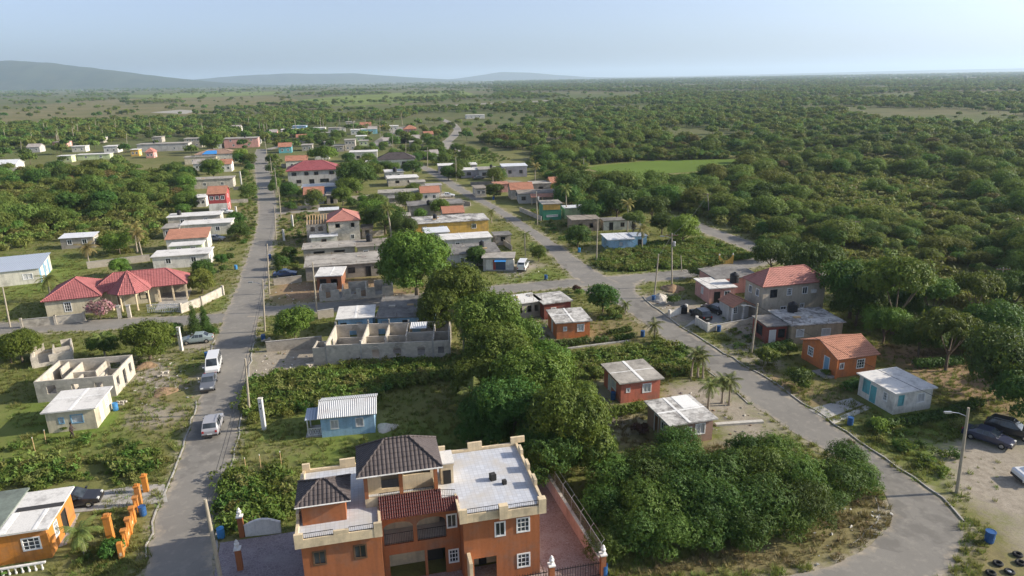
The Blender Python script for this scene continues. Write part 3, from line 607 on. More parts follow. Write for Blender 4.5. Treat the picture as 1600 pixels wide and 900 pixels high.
# orange gabled house: ridge runs back from the road
a_ = G(1309, 562, 2.6); b_ = G(1376.7, 553, 2.6); u_ = (b_-a_).xy.normalized()
og = thing('orange_gable_house', 'orange house with salmon ribbed gable roof across from the palms', 'house', (a_.x, a_.y, 0), math.atan2(u_.y, u_.x)); foot(og.location, og.rotation_euler.z, 6, 7)
ow = (b_-a_).length
gable(og, 0, ow, 0, 7.2, 2.55, 1.35, 't_salmon', 'x', 'w_orange3', .3); walls(og, .3, ow-.3, .3, 6.9, 0, 2.53, 'w_orange3', [('f', .6, .9, 1.1, 1.2, 'w4'), ('f', .12, 1.1, .6, .8, 'w'), ('l', .25, 1.0, 1.0, 1.2, 'w4'), ('l', .72, .02, .95, 2.05, 'Dl')])
put('porch_step', MB().box(-1.2, .28, .3, 2.8, 0, .16), 'concrete', og); put('porch_post', MB().box(.02, .2, .02, .2, 0, 2.6), 'w_orange3', og)
# long pair left of the round tree
house('white_roof_house', 'unpainted block house with bright white slab roof left of the round tree', (804.5, 475), (848, 469), (794, 461.5), 2.7, 'blk', ('flat', 'r_white'), [('f', .15, .9, .8, 1.2, 'hole'), ('f', .55, .9, .7, 1.1, 'hole'), ('f', .85, .9, .7, 1.1, 'hole')])
house('red_brown_house', 'dark red house with mottled slab roof left of the round tree', (848.5, 475), (896, 469), (839, 458.5), 2.7, 'w_dkred', ('flat', 'r_mix'), [('f', .35, 1.0, .8, .8, 'lv'), ('r', .5, 1, 1, 1, 'w')])
shp = house('mural_shop', 'small shop with blue and white painted front below grey slab roof', (752, 403), (803, 405), 4.8, 2.7, 'w_ltgrey', ('flat', 'r_grey'), [('l', .5, 1, .9, 1, 'w')], rz=-3)
sw_ = shp['dims'][0]
for i, (a0, a1, mm) in enumerate(((.12, .34, 'trim_white'), (.34, .42, 'w_red'), (.42, .72, 'car_blue'), (.72, .97, 'trim_white'))): put('mural_panel', MB().box(a0*sw_+.02, a1*sw_, .24, .292, .25, 2.2), mm, shp)
put('awning', MB().box(.4*sw_, .74*sw_, -1.3, .2, 2.2, 2.26), 'tarp_blue', shp)
bh = house('blue_cottage', 'light blue cottage with bright white roof panels on the overgrown corner lot', (949.5, 375), (993, 373), (980, 363), 2.6, 'w_blue', ('flat', 'c_white'), [('f', .5, 1, .9, 1, 'bl'), ('l', .5, 1, .9, 1, 'bl')], seals=[('x', .5, .12, 0, 1)])
d_ = bh['dims']; walls(bh, d_[0]+.05, d_[0]+3.0, 1.5, 5, 0, 2.7, 'w_blue', [('f', .5, .02, .9, 2, 'Dk')]); flat(bh, d_[0]-.25, d_[0]+3.2, 1.3, 5.2, 2.85, 'c_bluegrey', .08, name='annex_roof')
house('green_house', 'dark green and yellow house with pale roof beside the main road', (847, 319), (880, 319.5), 6, 4.4, 'w_green', ('flat', 'r_grey'), [('f', .3, 3.0, .9, .8, 'dk'), ('f', .72, 3.0, .9, .8, 'dk'), ('f', .5, .9, 3.0, .5, 'lv')], rz=8)
put('upper_band', MB().box(.28, 4.9, .24, .297, 2.75, 4.2), 'w_yellow', bpy.data.objects['green_house'])
house('green_annex', 'low annex with sagging white sheet roof joined to the green house', (881, 325), (917, 322), 4, 2.9, 'w_lime', ('flat', 'c_white'), [], rz=8)
house('brown_block_shed', 'bare brown block building half hidden behind the round street tree', (893, 344), (938, 341), 6, 3.0, 'blk_brown', ('flat', 'r_brown'), [('f', .3, .8, 1, 1.2, 'hole'), ('f', .7, .8, 1, 1.2, 'hole')], rz=8)
house('whitewashed_shack', 'low whitewashed shack under the dark trees behind the blue cottage', (942, 345), (1007, 345), 4, 2.5, 'w_pale', ('flat', 'r_dark'), [('f', .2, .02, .9, 1.9, 'Dk'), ('f', .5, .8, .9, 1, 'dk'), ('f', .8, .02, .9, 1.9, 'Dk')], rz=6)
# ---- middle block
house('blue_white_house', 'blue walled house with bright white slab roof above the big roofless ruin', (524, 499), (585, 495), (579, 476), 2.7, 'w_blue', ('flat', 'r_white'), [('f', .15, .02, .8, 1.9, 'Dk'), ('f', .6, 1, .9, 1, 'bl')], seals=[('x', .5, .3, 0, 1)])
house('blue_grey_roof_house', 'blue walled house under a wide blackened slab roof beside mango trees', (586, 497), (680, 493), (669, 461), 2.65, 'w_blue', ('flat', 'r_dark'), [('f', .12, .9, .9, 1.2, 'bl'), ('f', .5, .02, .9, 2, 'Dk'), ('f', .78, .9, 1.2, 1.1, 'w')], rz=4)
lg = house('long_grey_house', 'long low grey house with rough slab roof facing the sandy corner', (474, 418), (592, 405), (590, 392), 2.8, 'blk_dk', ('flat', 'r_grey'), [('f', .3, 1, 1.2, 1, 'gr'), ('f', .62, 1, 1.2, 1, 'gr'), ('f', .85, .02, .9, 2, 'Dk')], rz=13)
house('grey_row_house', 'long grey house with raised slab roof behind the sandy corner house', (471, 390), (556, 384), 6, 3.1, 'blk', ('flat', 'r_grey'), [('f', .3, 1.9, 2.2, .5, 'hole'), ('f', .7, 1.9, 2.2, .5, 'hole')], rz=13)
house('grey_roof_house', 'grey slab roofed house touching the yellow green mango tree', (556, 386), (606, 380), 7, 3.0, 'blk', ('flat', 'r_brown'), None, rz=13)
house('little_white_roof_house', 'little house with white patched slab roof on the sandy corner', (491, 432), (535, 430), (535, 416), 2.7, 'w_rust', ('flat', 'r_white'), [('f', .25, .02, 1.1, 2, 'Dk'), ('f', .7, .7, 1.2, 1.3, 'hole')], seals=[('x', .55, .25, 0, 1)])
ph = house('pink_hip_house', 'unfinished grey block two storey house with pink hip roof', (510, 347), (562, 342), (556, 332), 5.3, 'blk_lt', ('hip', 't_pink'), [('f', .3, 3.7, 1, 1, 'hole'), ('f', .78, 3.7, .8, 1, 'hole'), ('f', .75, .9, .8, 1.1, 'w'), ('l', .5, 3.6, 1, 1.1, 'hole')], rise=1.8, rz=14)
walls(ph, -4.6, -.1, 1.5, 7.3, 0, 4.6, 'blk', [('f', .3, 3, 1, 1.1, 'hole'), ('f', .7, 3, 1, 1.1, 'hole'), ('f', .5, .02, 1, 2, 'hole')], name='unfinished_wall')
for i in range(8):
    x = -4.4+i*.62; put('rafter', MB().tube([(x, 1.2, 4.75), (x+.1, 4.4, 6.3)], .06, 4), 'wood_lt', ph); put('rafter', MB().tube([(x, 7.4, 4.75), (x+.1, 4.4, 6.3)], .06, 4), 'wood_lt', ph)
put('ridge_beam', MB().tube([(-4.6, 4.4, 6.35), (.6, 4.4, 6.4)], .07, 4), 'wood_lt', ph)
house('white_lean_to', 'low white sheet roofed lean-to in front of the pink hip house', (483, 371), (528, 368), 4, 2.4, 'w_pale', ('flat', 'c_white'), [('f', .5, .7, 1, 1, 'dk')], rz=13)
house('small_shed', 'small shed with pale sheet roof behind the unfinished rafters', (497, 329), (529, 326), 4.5, 2.6, 'blk', ('flat', 'c_white'), [], rz=13)
house('yellow_house', 'yellow ochre house with mixed grey and white slab roof in mid block', (647, 350), (761, 340), 9, 3.0, 'w_yellow', ('flat', 'r_mix'), [('f', .12, 1, 1.1, 1.1, 'w'), ('f', .35, 1, 1.1, 1.1, 'w'), ('f', .8, 1, 1.1, 1.1, 'w'), ('r', .5, 1, 1, 1, 'w')], rz=12)
house('white_panel_house', 'house with smooth white panel roof in front of the yellow one', (664, 364), (703, 361), 6, 2.8, 'w_pale', ('flat', 'c_white'), None, rz=12)
house('wide_white_house', 'wide low house with white slab roof and black patch above the dark roof', (690, 375), (770, 370), 6, 2.8, 'w_ltgrey', ('flat', 'r_white'), [('f', .3, 1, 1, 1, 'w'), ('f', .8, 1, 1, 1, 'w')], rz=12, seals=[('x', .4, .25, 0, 1)])
house('dark_roof_house', 'wide house with dark grey slab roof left of the mural shop', (700, 398), (782, 392), 8.5, 2.8, 'w_ltgrey', ('flat', 'r_dark'), [('f', .25, 1, .8, 1, 'w'), ('f', .5, 1, .8, 1, 'w'), ('f', .8, 1, 1, 1, 'w')], rz=10)
house('salmon_roof_cottage', 'grey cottage with faded salmon gable roof in front of the long grey roof', (691, 334), (727, 333), 6, 2.8, 'blk_lt', ('gable', 't_salmon'), None, rise=1.3, rz=12)
house('long_slab_house', 'long unpainted house with dark slab roof and a black tank', (637, 322), (727, 318), 8, 2.9, 'blk', ('flat', 'r_dark'), [('f', .2, 1, 1, 1, 'hole'), ('f', .5, 1, 1, 1, 'hole')], rz=12)
tank('black water tank on the long dark slab roof in mid block', (*G(670, 320, 2.9).xy, 2.9))
house('white_salmon_cottage', 'white cottage with bright salmon gable roof near the upper road', (656, 302), (688, 301), 7, 2.8, 'w_white', ('gable', 't_salmon'), None, rise=1.5, rz=10)
house('grey_block_house', 'grey block house joined to the white salmon roofed cottage', (590, 302), (655, 299), 7, 2.8, 'blk_lt', ('flat', 'r_grey'), [('f', .5, 1, 1, 1, 'hole'), ('f', .82, 1, 1, 1, 'dk')], rz=10)
house('pale_block_house', 'pale block house with flat roof right of the broad dark tree', (605, 279), (652, 275), 8, 2.9, 'blk_lt', ('flat', 'r_white'), [('f', .3, 1, 1.4, .9, 'hole'), ('f', .7, 1, 1.4, .9, 'hole')], rz=14)
house('back_flat_house', 'pale flat roofed house with a black roof tank behind the block house', (601, 269), (631, 267), 8, 2.9, 'w_ltgrey', ('flat', 'r_white'), None, rz=14)
tank('black water tank on the back flat roofed house', (*G(617, 268, 2.9).xy, 2.9), .8, 1.6)
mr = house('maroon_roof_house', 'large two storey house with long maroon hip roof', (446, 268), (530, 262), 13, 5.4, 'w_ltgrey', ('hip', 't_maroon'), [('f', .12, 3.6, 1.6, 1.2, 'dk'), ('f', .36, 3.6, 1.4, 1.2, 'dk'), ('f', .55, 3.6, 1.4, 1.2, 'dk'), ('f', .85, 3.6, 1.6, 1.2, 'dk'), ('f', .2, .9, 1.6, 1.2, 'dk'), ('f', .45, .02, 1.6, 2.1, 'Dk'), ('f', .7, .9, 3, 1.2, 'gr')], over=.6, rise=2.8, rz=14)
house('navy_house', 'low house with navy blue side wall and white front roof below the maroon roof', (470, 293), (527, 288), 8, 2.9, 'w_navy', ('flat', 'r_white'), [('f', .3, 1, 1.2, 1, 'w')], rz=12)
house('salmon_gable_house', 'grey house with salmon gable roof beside the left road verge', (473, 305), (506, 304), 8, 3.0, 'w_ltgrey', ('gable', 't_salmon'), None, rise=1.8, rz=12)
house('grey_lean_to', 'grey flat lean-to attached right of the salmon gable house', (508, 305), (527, 304), 7, 2.8, 'blk', ('flat', 'r_grey'), [('f', .5, .02, 1, 2, 'hole')], rz=12)
house('salmon_shed_house', 'house with broad salmon roof just behind the maroon roofed one', (445, 252), (478, 249), 9, 3.2, 'w_pale', ('gable', 't_salmon'), None, rise=1.8, rz=14)
house('teal_house', 'small teal house with salmon and white roof by the left road', (434, 230), (456, 229), 10, 3.2, 'w_teal', ('gable', 't_salmon'), None, rise=1.8, rz=14)
house('cream_far_house', 'cream flat roofed house at the far end of the left road', (438, 203), (465, 202), 12, 4.0, 'w_pale', ('flat', 'r_white'), None, rz=14)
house('white_far_cottage', 'white cottage with salmon roof behind the trees at the far end', (462, 215), (479, 214), 9, 3.2, 'w_white', ('gable', 't_salmon'), None, rise=1.6, rz=14)
dk = house('dark_hip_house', 'pale house with dark grey hip roof in the middle distance', (589, 250), (634, 253), 10, 4.6, 'w_pale', ('hip', 't_dark'), [('f', .2, 2.4, 1.5, 1.2, 'dk'), ('f', .7, 2.4, 1.5, 1.2, 'dk')], rise=2.4, rz=8)
house('white_slab_house', 'pale house with white slab roof joined to the dark hip roof', (569, 255), (590, 253), 10, 3.6, 'w_pale', ('flat', 'r_white'), [('f', .3, 1.2, 1.5, 1.2, 'dk'), ('f', .75, 1.2, 1.5, 1.2, 'dk')], rz=8)
house('blush_wall_house', 'blank blush walled building behind the dark hip roofed house', (545, 238), (590, 236), 9, 4.5, 'w_pale', ('flat', 'r_white'), [('f', .3, 1.5, 1.5, 1.2, 'dk'), ('f', .8, 2.5, 1.2, 1.0, 'dk')], rz=10)
house('grey_tower_house', 'narrow two storey block house behind the blush walled building', (537, 219), (554, 219), 9, 5.8, 'blk_lt', ('flat', 'r_grey'), None, rz=10)
house('grey_low_house', 'low grey block house left of the narrow two storey one', (520, 228), (537, 227), 9, 3.2, 'blk', ('flat', 'r_grey'), None, rz=10)
house('pink_far_house', 'pink two storey house with salmon hip roof near the bend', (630, 202), (650, 201), 12, 5.8, 'w_pink', ('hip', 't_salmon'), None, rise=2.2, rz=10)
house('grey_far_house', 'long grey house with open carport in front of the pink one', (617, 214), (657, 213), 9, 3.6, 'w_ltgrey', ('flat', 'r_grey'), [('f', .3, .02, 3, 2.4, 'hole'), ('f', .7, .02, 3, 2.4, 'hole')], rz=8)
for i, (x0, x1, y, wm, rm, lb) in enumerate(((547, 562, 203, 'w_white', ('flat', 'r_white'), 'far white house with flat roof among the palms'), (563, 588, 202, 'w_aqua', ('flat', 'r_white'), 'far aqua walled house under a white roof'), (488, 508, 200, 'w_pale', ('flat', 'r_white'), 'far pale house left of the tall palms'),
        (512, 531, 200, 'w_ltgrey', ('flat', 'r_grey'), 'far grey house right of the pale one'), (607, 623, 197, 'w_pale', ('flat', 'r_white'), 'far pale house at the top of the gravel road'), (456, 478, 197, 'w_blue', ('flat', 'c_bluegrey'), 'far house with pale blue roof behind the cream house'), (562, 580, 195, 'w_pink', ('gable', 't_salmon'), 'far pink house with salmon roof behind the aqua one'),
        (555, 573, 213, 'w_lime', ('flat', 'r_white'), 'far lime tinted house beside the gravel road'), (728, 758, 180, 'w_white', ('flat', 'r_white'), 'far white building beside the dirt track'), (592, 604, 192, 'w_yellow', ('flat', 'r_white'), 'far yellow house peeping between palms'))):
    house('far_house', lb, (x0, y), (x1, y-.4), 9, 3.4, wm, rm, None, rz=10, rise=1.6, group='houses at the far edge of town')
# ---- right of the upper road
house('long_white_house', 'long bluish grey house right of the upper road', (684, 259), (745, 256), 8, 3.0, 'w_lilac', ('flat', 'r_white'), [('f', .2, 1, 1.5, 1.1, 'dk'), ('f', .5, 1, 1.5, 1.1, 'dk'), ('f', .8, .02, 2, 2.1, 'Dk')], rz=8)
house('pale_lilac_house', 'pale lilac house with white roof in front of the bluish grey house', (719, 266), (762, 265), 8, 3.0, 'w_lilac', ('flat', 'r_white'), [('f', .3, 1, 1.5, 1.1, 'dk'), ('f', .75, .02, 1.2, 2.1, 'D')], rz=4)
house('grey_terrace_house', 'grey terrace house with flat roof left of the big palm', (747, 265), (790, 263), 9, 3.4, 'w_ltgrey', ('flat', 'r_grey'), [('f', .2, 1, 1.4, 1.2, 'dk'), ('f', .5, 1, 1.4, 1.2, 'dk'), ('f', .85, 1, 1.4, 1.2, 'dk')], rz=6)
house('bright_roof_house', 'grey house with bright white roof beside the yellowish palm', (784, 260), (825, 259), 9, 4.2, 'w_lilac', ('flat', 'c_white'), [('f', .3, 1.4, 1.2, 1.2, 'dk'), ('f', .75, 1.4, 1.2, 1.2, 'dk')], rz=6)
house('pink_roof_house', 'rambling grey house with faded pink gable roof right of the upper road', (797, 297), (831, 294), 7, 3.0, 'blk_lt', ('gable', 't_salmon'), None, rise=1.7, rz=8)
house('unfinished_upper_house', 'unfinished grey block shell behind the faded pink gable roof', (829, 287), (857, 284), 6, 3.2, 'blk', ('flat', 'r_grey'), [('f', .5, 1, 1.4, 1.1, 'hole')], rz=8)
house('salmon_front_house', 'grey house with low salmon front roof and open car bay', (809, 303), (888, 301), 8, 3.0, 'w_ltgrey', ('flat', 'r_brown'), [('f', .1, 1, 1.2, 1.1, 'dk'), ('f', .88, .02, 2.4, 2.2, 'hole')], rz=4)
sf = bpy.data.objects['salmon_front_house']; shed(sf, 3.6, 10.6, -3.0, .1, 2.35, 2.95, 't_salmon', 'porch_roof')
for xx in (3.8, 7, 10.3): put('porch_post', MB().box(xx, xx+.2, -2.8, -2.6, 0, 2.35), 'trim_cream', sf)
# ---- left of the left road
rows = [('white_slab_bungalow', 'white slab roofed bungalow just above the red tiled villa', (234, 402), (325, 398), 6, 2.7, 'w_white', ('flat', 'r_white'), 14, 0), ('salmon_long_house', 'cream house with long salmon ribbed roof behind the white bungalow', (256, 375), (325, 370), 6, 3.0, 'w_pale', ('shed', 't_salmon'), 14, 4.2),
    ('pale_porch_house', 'low white porch roofed house in front of the salmon ribbed roof', (262, 385), (316, 382), 4, 2.6, 'w_lime', ('flat', 'r_white'), 14, 0), ('white_strip_house', 'narrow house with clean white roof edge above the salmon ribbed roof', (280, 352), (362, 347), 6, 3.0, 'w_pale', ('flat', 'r_white'), 14, 0), ('grey_strip_house', 'grey slab roofed house left of the clean white roof edge', (251, 357), (281, 355), 6, 2.8, 'blk', ('flat', 'r_grey'), 14, 0),
    ('grey_bungalow', 'grey bungalow with shrubs hiding its front below the red house', (259, 340), (345, 335), 6, 2.9, 'blk_lt', ('flat', 'r_white'), 14, 0), ('red_house', 'bright red upper storey house with salmon roof', (322, 304), (354, 302), 8, 5.4, 'w_red', ('gable', 't_salmon'), 14, 0), ('white_annex_house', 'white low annex left of the bright red house', (302, 309), (322, 308), 7, 3.0, 'w_white', ('flat', 'r_white'), 14, 0),
    ('grey_block_bungalow', 'unpainted block bungalow with flat roof by the white column', (300, 281), (365, 277), 7, 3.4, 'blk_lt', ('flat', 'r_grey'), 14, 0), ('salmon_roof_bungalow', 'white bungalow with salmon gable roof in front of the round bush', (342, 257), (362, 256), 8, 3.2, 'w_white', ('gable', 't_salmon'), 14, 0), ('brown_roof_house', 'tan roofed house partly covered with a blue tarp', (303, 242), (368, 240), 12, 4.2, 'w_pale', ('hip', 't_brown'), 14, 0),
    ('cream_wing_house', 'cream flat roofed wing in front of the blue tarp house', (286, 246), (338, 244), 7, 3.4, 'w_cream', ('flat', 'r_grey'), 14, 0), ('pinkish_block_house', 'pinkish flat roofed two storey building near the top of the left road', (348, 217), (394, 213), 10, 5.4, 'w_pink', ('flat', 'r_grey'), 14, 0), ('white_corner_house', 'white house right beside the pinkish two storey building', (394, 217), (404, 216), 9, 3.2, 'w_white', ('flat', 'r_white'), 14, 0),
    ('long_hall', 'long low grey hall behind the scrub on the left', (212, 226), (296, 222), 10, 4.2, 'w_ltgrey', ('flat', 'r_grey'), 12, 0), ('grey_cube_house', 'grey cube of a house at the right end of the long hall', (286, 217), (312, 215), 9, 5.2, 'blk', ('flat', 'r_grey'), 12, 0), ('white_gable_end_house', 'white house with open side left of the long hall', (160, 229), (184, 228), 9, 3.6, 'w_white', ('flat', 'r_white'), 12, 0),
    ('yellow_kiosk', 'yellow walled kiosk in the scrub left of the long hall', (202, 234), (217, 233), 6, 3.4, 'w_yellow', ('flat', 'r_white'), 12, 0), ('pink_hut', 'hut with pink pyramid roof in the scrub', (226, 238), (240, 237.5), 7, 3.0, 'w_pink', ('hip', 't_pink'), 12, 0), ('lime_long_house', 'long pale lime house in the scrub far left', (118, 242), (174, 239), 6, 2.8, 'w_lime', ('flat', 'r_white'), 12, 0),
    ('lime_short_house', 'short pale lime house left of the long one', (88, 244), (112, 243), 6, 3.2, 'w_lime', ('flat', 'r_white'), 12, 0), ('white_roof_barn', 'white roofed barn at the far left edge of the scrub', (-18, 258), (22, 257), 9, 3.0, 'w_pale', ('gable', 'c_white'), 12, 0), ('white_sheet_shed', 'long shed with white sheet roof half hidden by trees on the left', (90, 373), (146, 370), 4, 2.6, 'blk', ('shed', 'c_white'), 12, 3.0), ('pale_pillbox_house', 'tiny pale house at the scrub edge far left', (110, 229), (134, 228), 7, 3.2, 'w_pale', ('flat', 'r_white'), 12, 0)]
for nm, lb, a, b, d, h, wm, rf, rz, zb in rows: house(nm, lb, a, b, d, h, wm, rf, None, rz=rz, zb=zb or None, rise=1.7)
tarp = bpy.data.objects['brown_roof_house']; mbt = MB(); plane(mbt, (3.5, -.1, 4.28), (10, -.1, 4.28), (5, 4.2, 5.52), (9.6, 4.2, 5.52), 9, .02, .03); put('blue_tarp', mbt, 'tarp_blue', tarp)
rh = bpy.data.objects['red_house']; put('lower_wall', MB().box(.2, rh['dims'][0]-.2, .18, .26, 0, 2.6), 'w_white', rh)
bw = house('blue_stripe_house', 'grey roofed house with white and blue striped side wall at the left edge', (-75, 433), (62, 419), (97, 397), 2.9, 'w_pale', ('shed', 'c_bluegrey'), [('f', .85, .9, 1.6, 1.1, 'lv'), ('r', .2, .9, 1, 1.2, 'lv'), ('r', .5, .9, 1, 1.2, 'bl')], zb=3.5)
w_, dd = bw['dims']
for k_ in range(3): put('blue_panel', MB().box(w_-.298, w_-.24, .35+k_*dd*.33, .35+k_*dd*.33+1.1, .02, 2.75), 'door_blue', bw)
# ---- small orange house, bottom left
oj = house('orange_corner_house', 'orange house with patched concrete roof at the bottom left corner', (-70, 847), (75, 824), (110, 760), 2.9, 'w_orange2', ('flat', 'r_white'), [('f', .79, 1.0, 1.25, 1.1, 'w4'), ('r', .3, .9, .7, 1.3, 'w4'), ('r', .62, .02, .9, 2.0, 'Dk')], rz=14, over=.3)
w_, dd = oj['dims']; flat(oj, -2, w_*.42, .4, dd*1.1, 3.02, 'r_green', name='green_roof'); put('roof_gap_shade', MB().box(w_*.46, w_+.06, dd*.5, dd*.6, 2.905, 2.93), 'frame_dark', oj)  # dark strip on the whole slab, painted shade of the gap between roofs
for sx in ((.44, .52), (.82, .86)): put('sealing_strip', MB().box(w_*sx[0], w_*sx[1], .1, dd*.48, 2.903, 2.94), 'seal', oj)
for k_ in range(9): put('baluster', MB().lathe([(.07, 0), (.1, .12), (.05, .3), (.09, .5), (.07, .6)], 8, (w_-.5-k_*.45, -1.1)), 'trim_white', oj)
put('balustrade_rail', MB().box(w_-4.4, w_-.2, -1.2, -1.0, .6, .7), 'trim_white', oj)
CNAME = {'w_pale': 'cream', 'w_white': 'white', 'w_ltgrey': 'grey', 'blk': 'bare block', 'w_pink': 'pink', 'w_blue': 'blue', 'w_lime': 'lime', 'w_yellow': 'yellow', 'blk_lt': 'pale block'}
used_ = set()
for i, (px, py, wpx, d, h) in enumerate(((480, 207, 18, 9, 3.2), (500, 214, 20, 9, 3.2), (522, 206, 18, 9, 3.0), (540, 197, 15, 9, 3.4), (575, 208, 15, 8, 3.2), (598, 226, 14, 8, 3.0), (470, 233, 18, 9, 3.2), (505, 228, 18, 8, 3.0), (560, 226, 16, 8, 3.0), (640, 228, 22, 9, 3.2), (655, 244, 20, 8, 3.0), (640, 222, 16, 8, 3.0), (372, 228, 18, 9, 3.2), (330, 230, 16, 8, 3.0), (262, 231, 18, 8, 3.0), (236, 221, 16, 9, 3.4), (140, 222, 20, 9, 3.2), (80, 228, 22, 9, 3.0), (40, 236, 20, 8, 3.0), (360, 206, 16, 9, 3.4), (420, 213, 13, 9, 3.2), (628, 208, 14, 8, 3.0), (662, 216, 16, 9, 3.0), (672, 246, 14, 7, 2.8), (300, 262, 22, 7, 3.0), (660, 306, 20, 6, 2.7), (575, 318, 24, 6, 2.7), (742, 300, 20, 7, 2.9), (715, 345, 26, 5, 2.6), (860, 292, 20, 6, 2.9))):
    wm = random.choice(list(CNAME)); rm = random.choice((('flat', 'r_grey'), ('flat', 'r_white'), ('gable', 't_salmon'), ('flat', 'r_brown'), ('gable', 'c_rust'), ('flat', 'r_grey'))); p = G(px, py); w_, nm = whereabouts(p.x, p.y)
    lb = 'small %s house with %s roof %s the %s' % (CNAME[wm], {'r_grey': 'grey slab', 'r_white': 'white slab', 't_salmon': 'salmon gable', 'r_brown': 'brown slab', 'c_rust': 'rusty sheet'}[rm[1]], w_, nm)
    if lb in used_: lb = lb.replace('small', 'second small')
    used_.add(lb); house('far_house', lb, (px, py-h*1.9), (px+wpx, py-h*1.9-.4), d, h, wm, rm, None, rz=12, rise=1.6, group='houses at the far edge of town')
# ---- roofless block shells
def shell(name, label, FL, FR, B, h, ops, parts, rz=None, mat='blk_lt', tops=None):
    loc, r, w, d = frame(FL, FR, B, h, rz); T = thing(name, label, 'ruin', loc, r); foot(loc, r, w, d, .3); walls(T, 0, w, 0, d, 0, h, mat, ops, .17, tops=tops)
    for x0, x1, y0, y1, hh in parts:
        put('partition_wall', MB().box(x0*w+.02, x1*w-.02 if x1 > x0 else x0*w+.17, y0*d+.18, y1*d-.18 if y1 > y0 else y0*d+.33, 0, hh), mat, T)
    put('floor_slab', MB().box(.2, w-.2, .2, d-.2, -.05, .08), 'concrete', T); return T, w, d
rn, w, d = shell('roofless_house', 'roofless grey block house shell behind the cream house', (52, 597), (176, 587), (196, 555), 2.7, [('f', .2, 1, 1.0, 1.1, 'hole'), ('f', .5, 1.3, .8, .7, 'hole'), ('f', .8, 1.3, .9, .7, 'hole'), ('r', .18, .9, .8, 1.2, 'hole'), ('r', .5, .02, .85, 2.1, 'hole'), ('r', .8, .9, .8, 1.2, 'hole'), ('b', .25, 1, 1.3, .9, 'hole')],
    [(.3, .3, 0, 1, 2.3), (.3, .62, .5, .5, 2.1), (.62, .62, .45, 1, 2.2), (.45, .45, 0, .5, 2.0), (.75, .75, 0, .45, 2.2), (.12, .12, .6, 1, 2.5)])
st = lambda sd, f: 1.0 if sd in 'fb' else .97
br, w, d = shell('big_roofless_house', 'large roofless grey block house with arched window openings', (507, 540), (702, 532), (695, 501), 2.9, [('f', .40, .9, .95, 1.15, 'hole'), ('f', .575, .9, 1.05, 1.25, 'hole'), ('f', .77, .9, 1.0, 1.25, 'hole'), ('f', .93, 1.1, .8, 1.0, 'hole'), ('b', .3, 1, 1.2, 1, 'hole'), ('b', .6, .02, 1, 2.1, 'hole'), ('b', .85, 1, 1, 1, 'gap'), ('l', .5, .02, 1.2, 2.2, 'hole')],
    [(.28, .28, 0, 1, 2.9), (.46, .46, .2, 1, 2.7), (.63, .63, .3, 1, 2.8), (.28, .63, .55, .55, 2.2), (.86, .86, 0, 1, 2.8), (.63, .86, .5, .5, 2.7), (.06, .28, .6, .6, 2.0), (.86, 1, .6, .6, 2.4)])
for f in (.40, .575, .77):     # arched heads
    a = MB(); R_ = .5
    for i in range(6):
        t0, t1 = math.pi*i/6, math.pi*(i+1)/6; p = [(f*w+R_*math.cos(t), 2.0+.0+.42*math.sin(t)) for t in (t0, t1)]
        a.quad((p[0][0], -.012, p[0][1]), (p[1][0], -.012, p[1][1]), (p[1][0]*1.0, -.012, 2.55), (p[0][0], -.012, 2.55))
    put('arch_head', MB().tube([(f*w+R_*math.cos(math.pi*i/10), -.01, 2.06+.36*math.sin(math.pi*i/10)) for i in range(11)], .05, 5), 'blk_lt', br)
for i, (fx, fy) in enumerate(((0, 0), (.28, 0), (.46, .98), (.63, .98), (.86, 0), (.995, 0), (.995, .98), (0, .98), (.28, .98))): put('corner_column', MB().box(fx*w-.02, fx*w+.2, fy*d-.02, fy*d+.2, 0, 3.25+.12*(i % 3)), 'concrete', br)
put('sheet_cover', MB().box(.66*w, .8*w, .62*d, .95*d, 2.95, 3.0), 'c_white', br); put('lean_room', MB().box(-1.7, -.02, .3, .47, 0, 2.5), 'blk_lt', br); put('lean_room', MB().box(-1.7, -1.53, .48, 3.2, 0, 2.4), 'blk_lt', br); put('lean_room', MB().box(-1.52, -.02, 3.03, 3.2, 0, 2.3), 'blk_lt', br)
fd, w, d = shell('foundation_walls', 'low broken block walls of an abandoned foundation near the tree', (47, 560), (112, 548), (118, 527), 1.5, [('f', .3, .5, 1.2, 1, 'gap'), ('r', .4, .0, 1.4, 1.5, 'gap'), ('b', .5, .4, 2, 1.2, 'gap'), ('l', .5, .9, 1.5, .7, 'gap')], [(.5, .5, 0, 1, 1.1), (.5, 1, .5, .5, 1.3)])
cr_, w, d = shell('courtyard_ruin', 'broken block walls with tall gaps in front of the long grey house', (498, 455), (614, 447), 4.5, 1.9, [('f', .12, .5, .8, 2, 'gap'), ('f', .3, .4, .8, 2, 'gap'), ('f', .46, .9, .8, 2, 'gap'), ('f', .6, .3, 1, 2, 'gap'), ('f', .8, .5, 1.2, 2, 'gap'), ('b', .3, .5, 1, 2, 'gap'), ('b', .7, .2, 2, 2, 'gap')], [(.3, .3, 0, 1, 1.7), (.62, .62, 0, 1, 1.8)], rz=11)

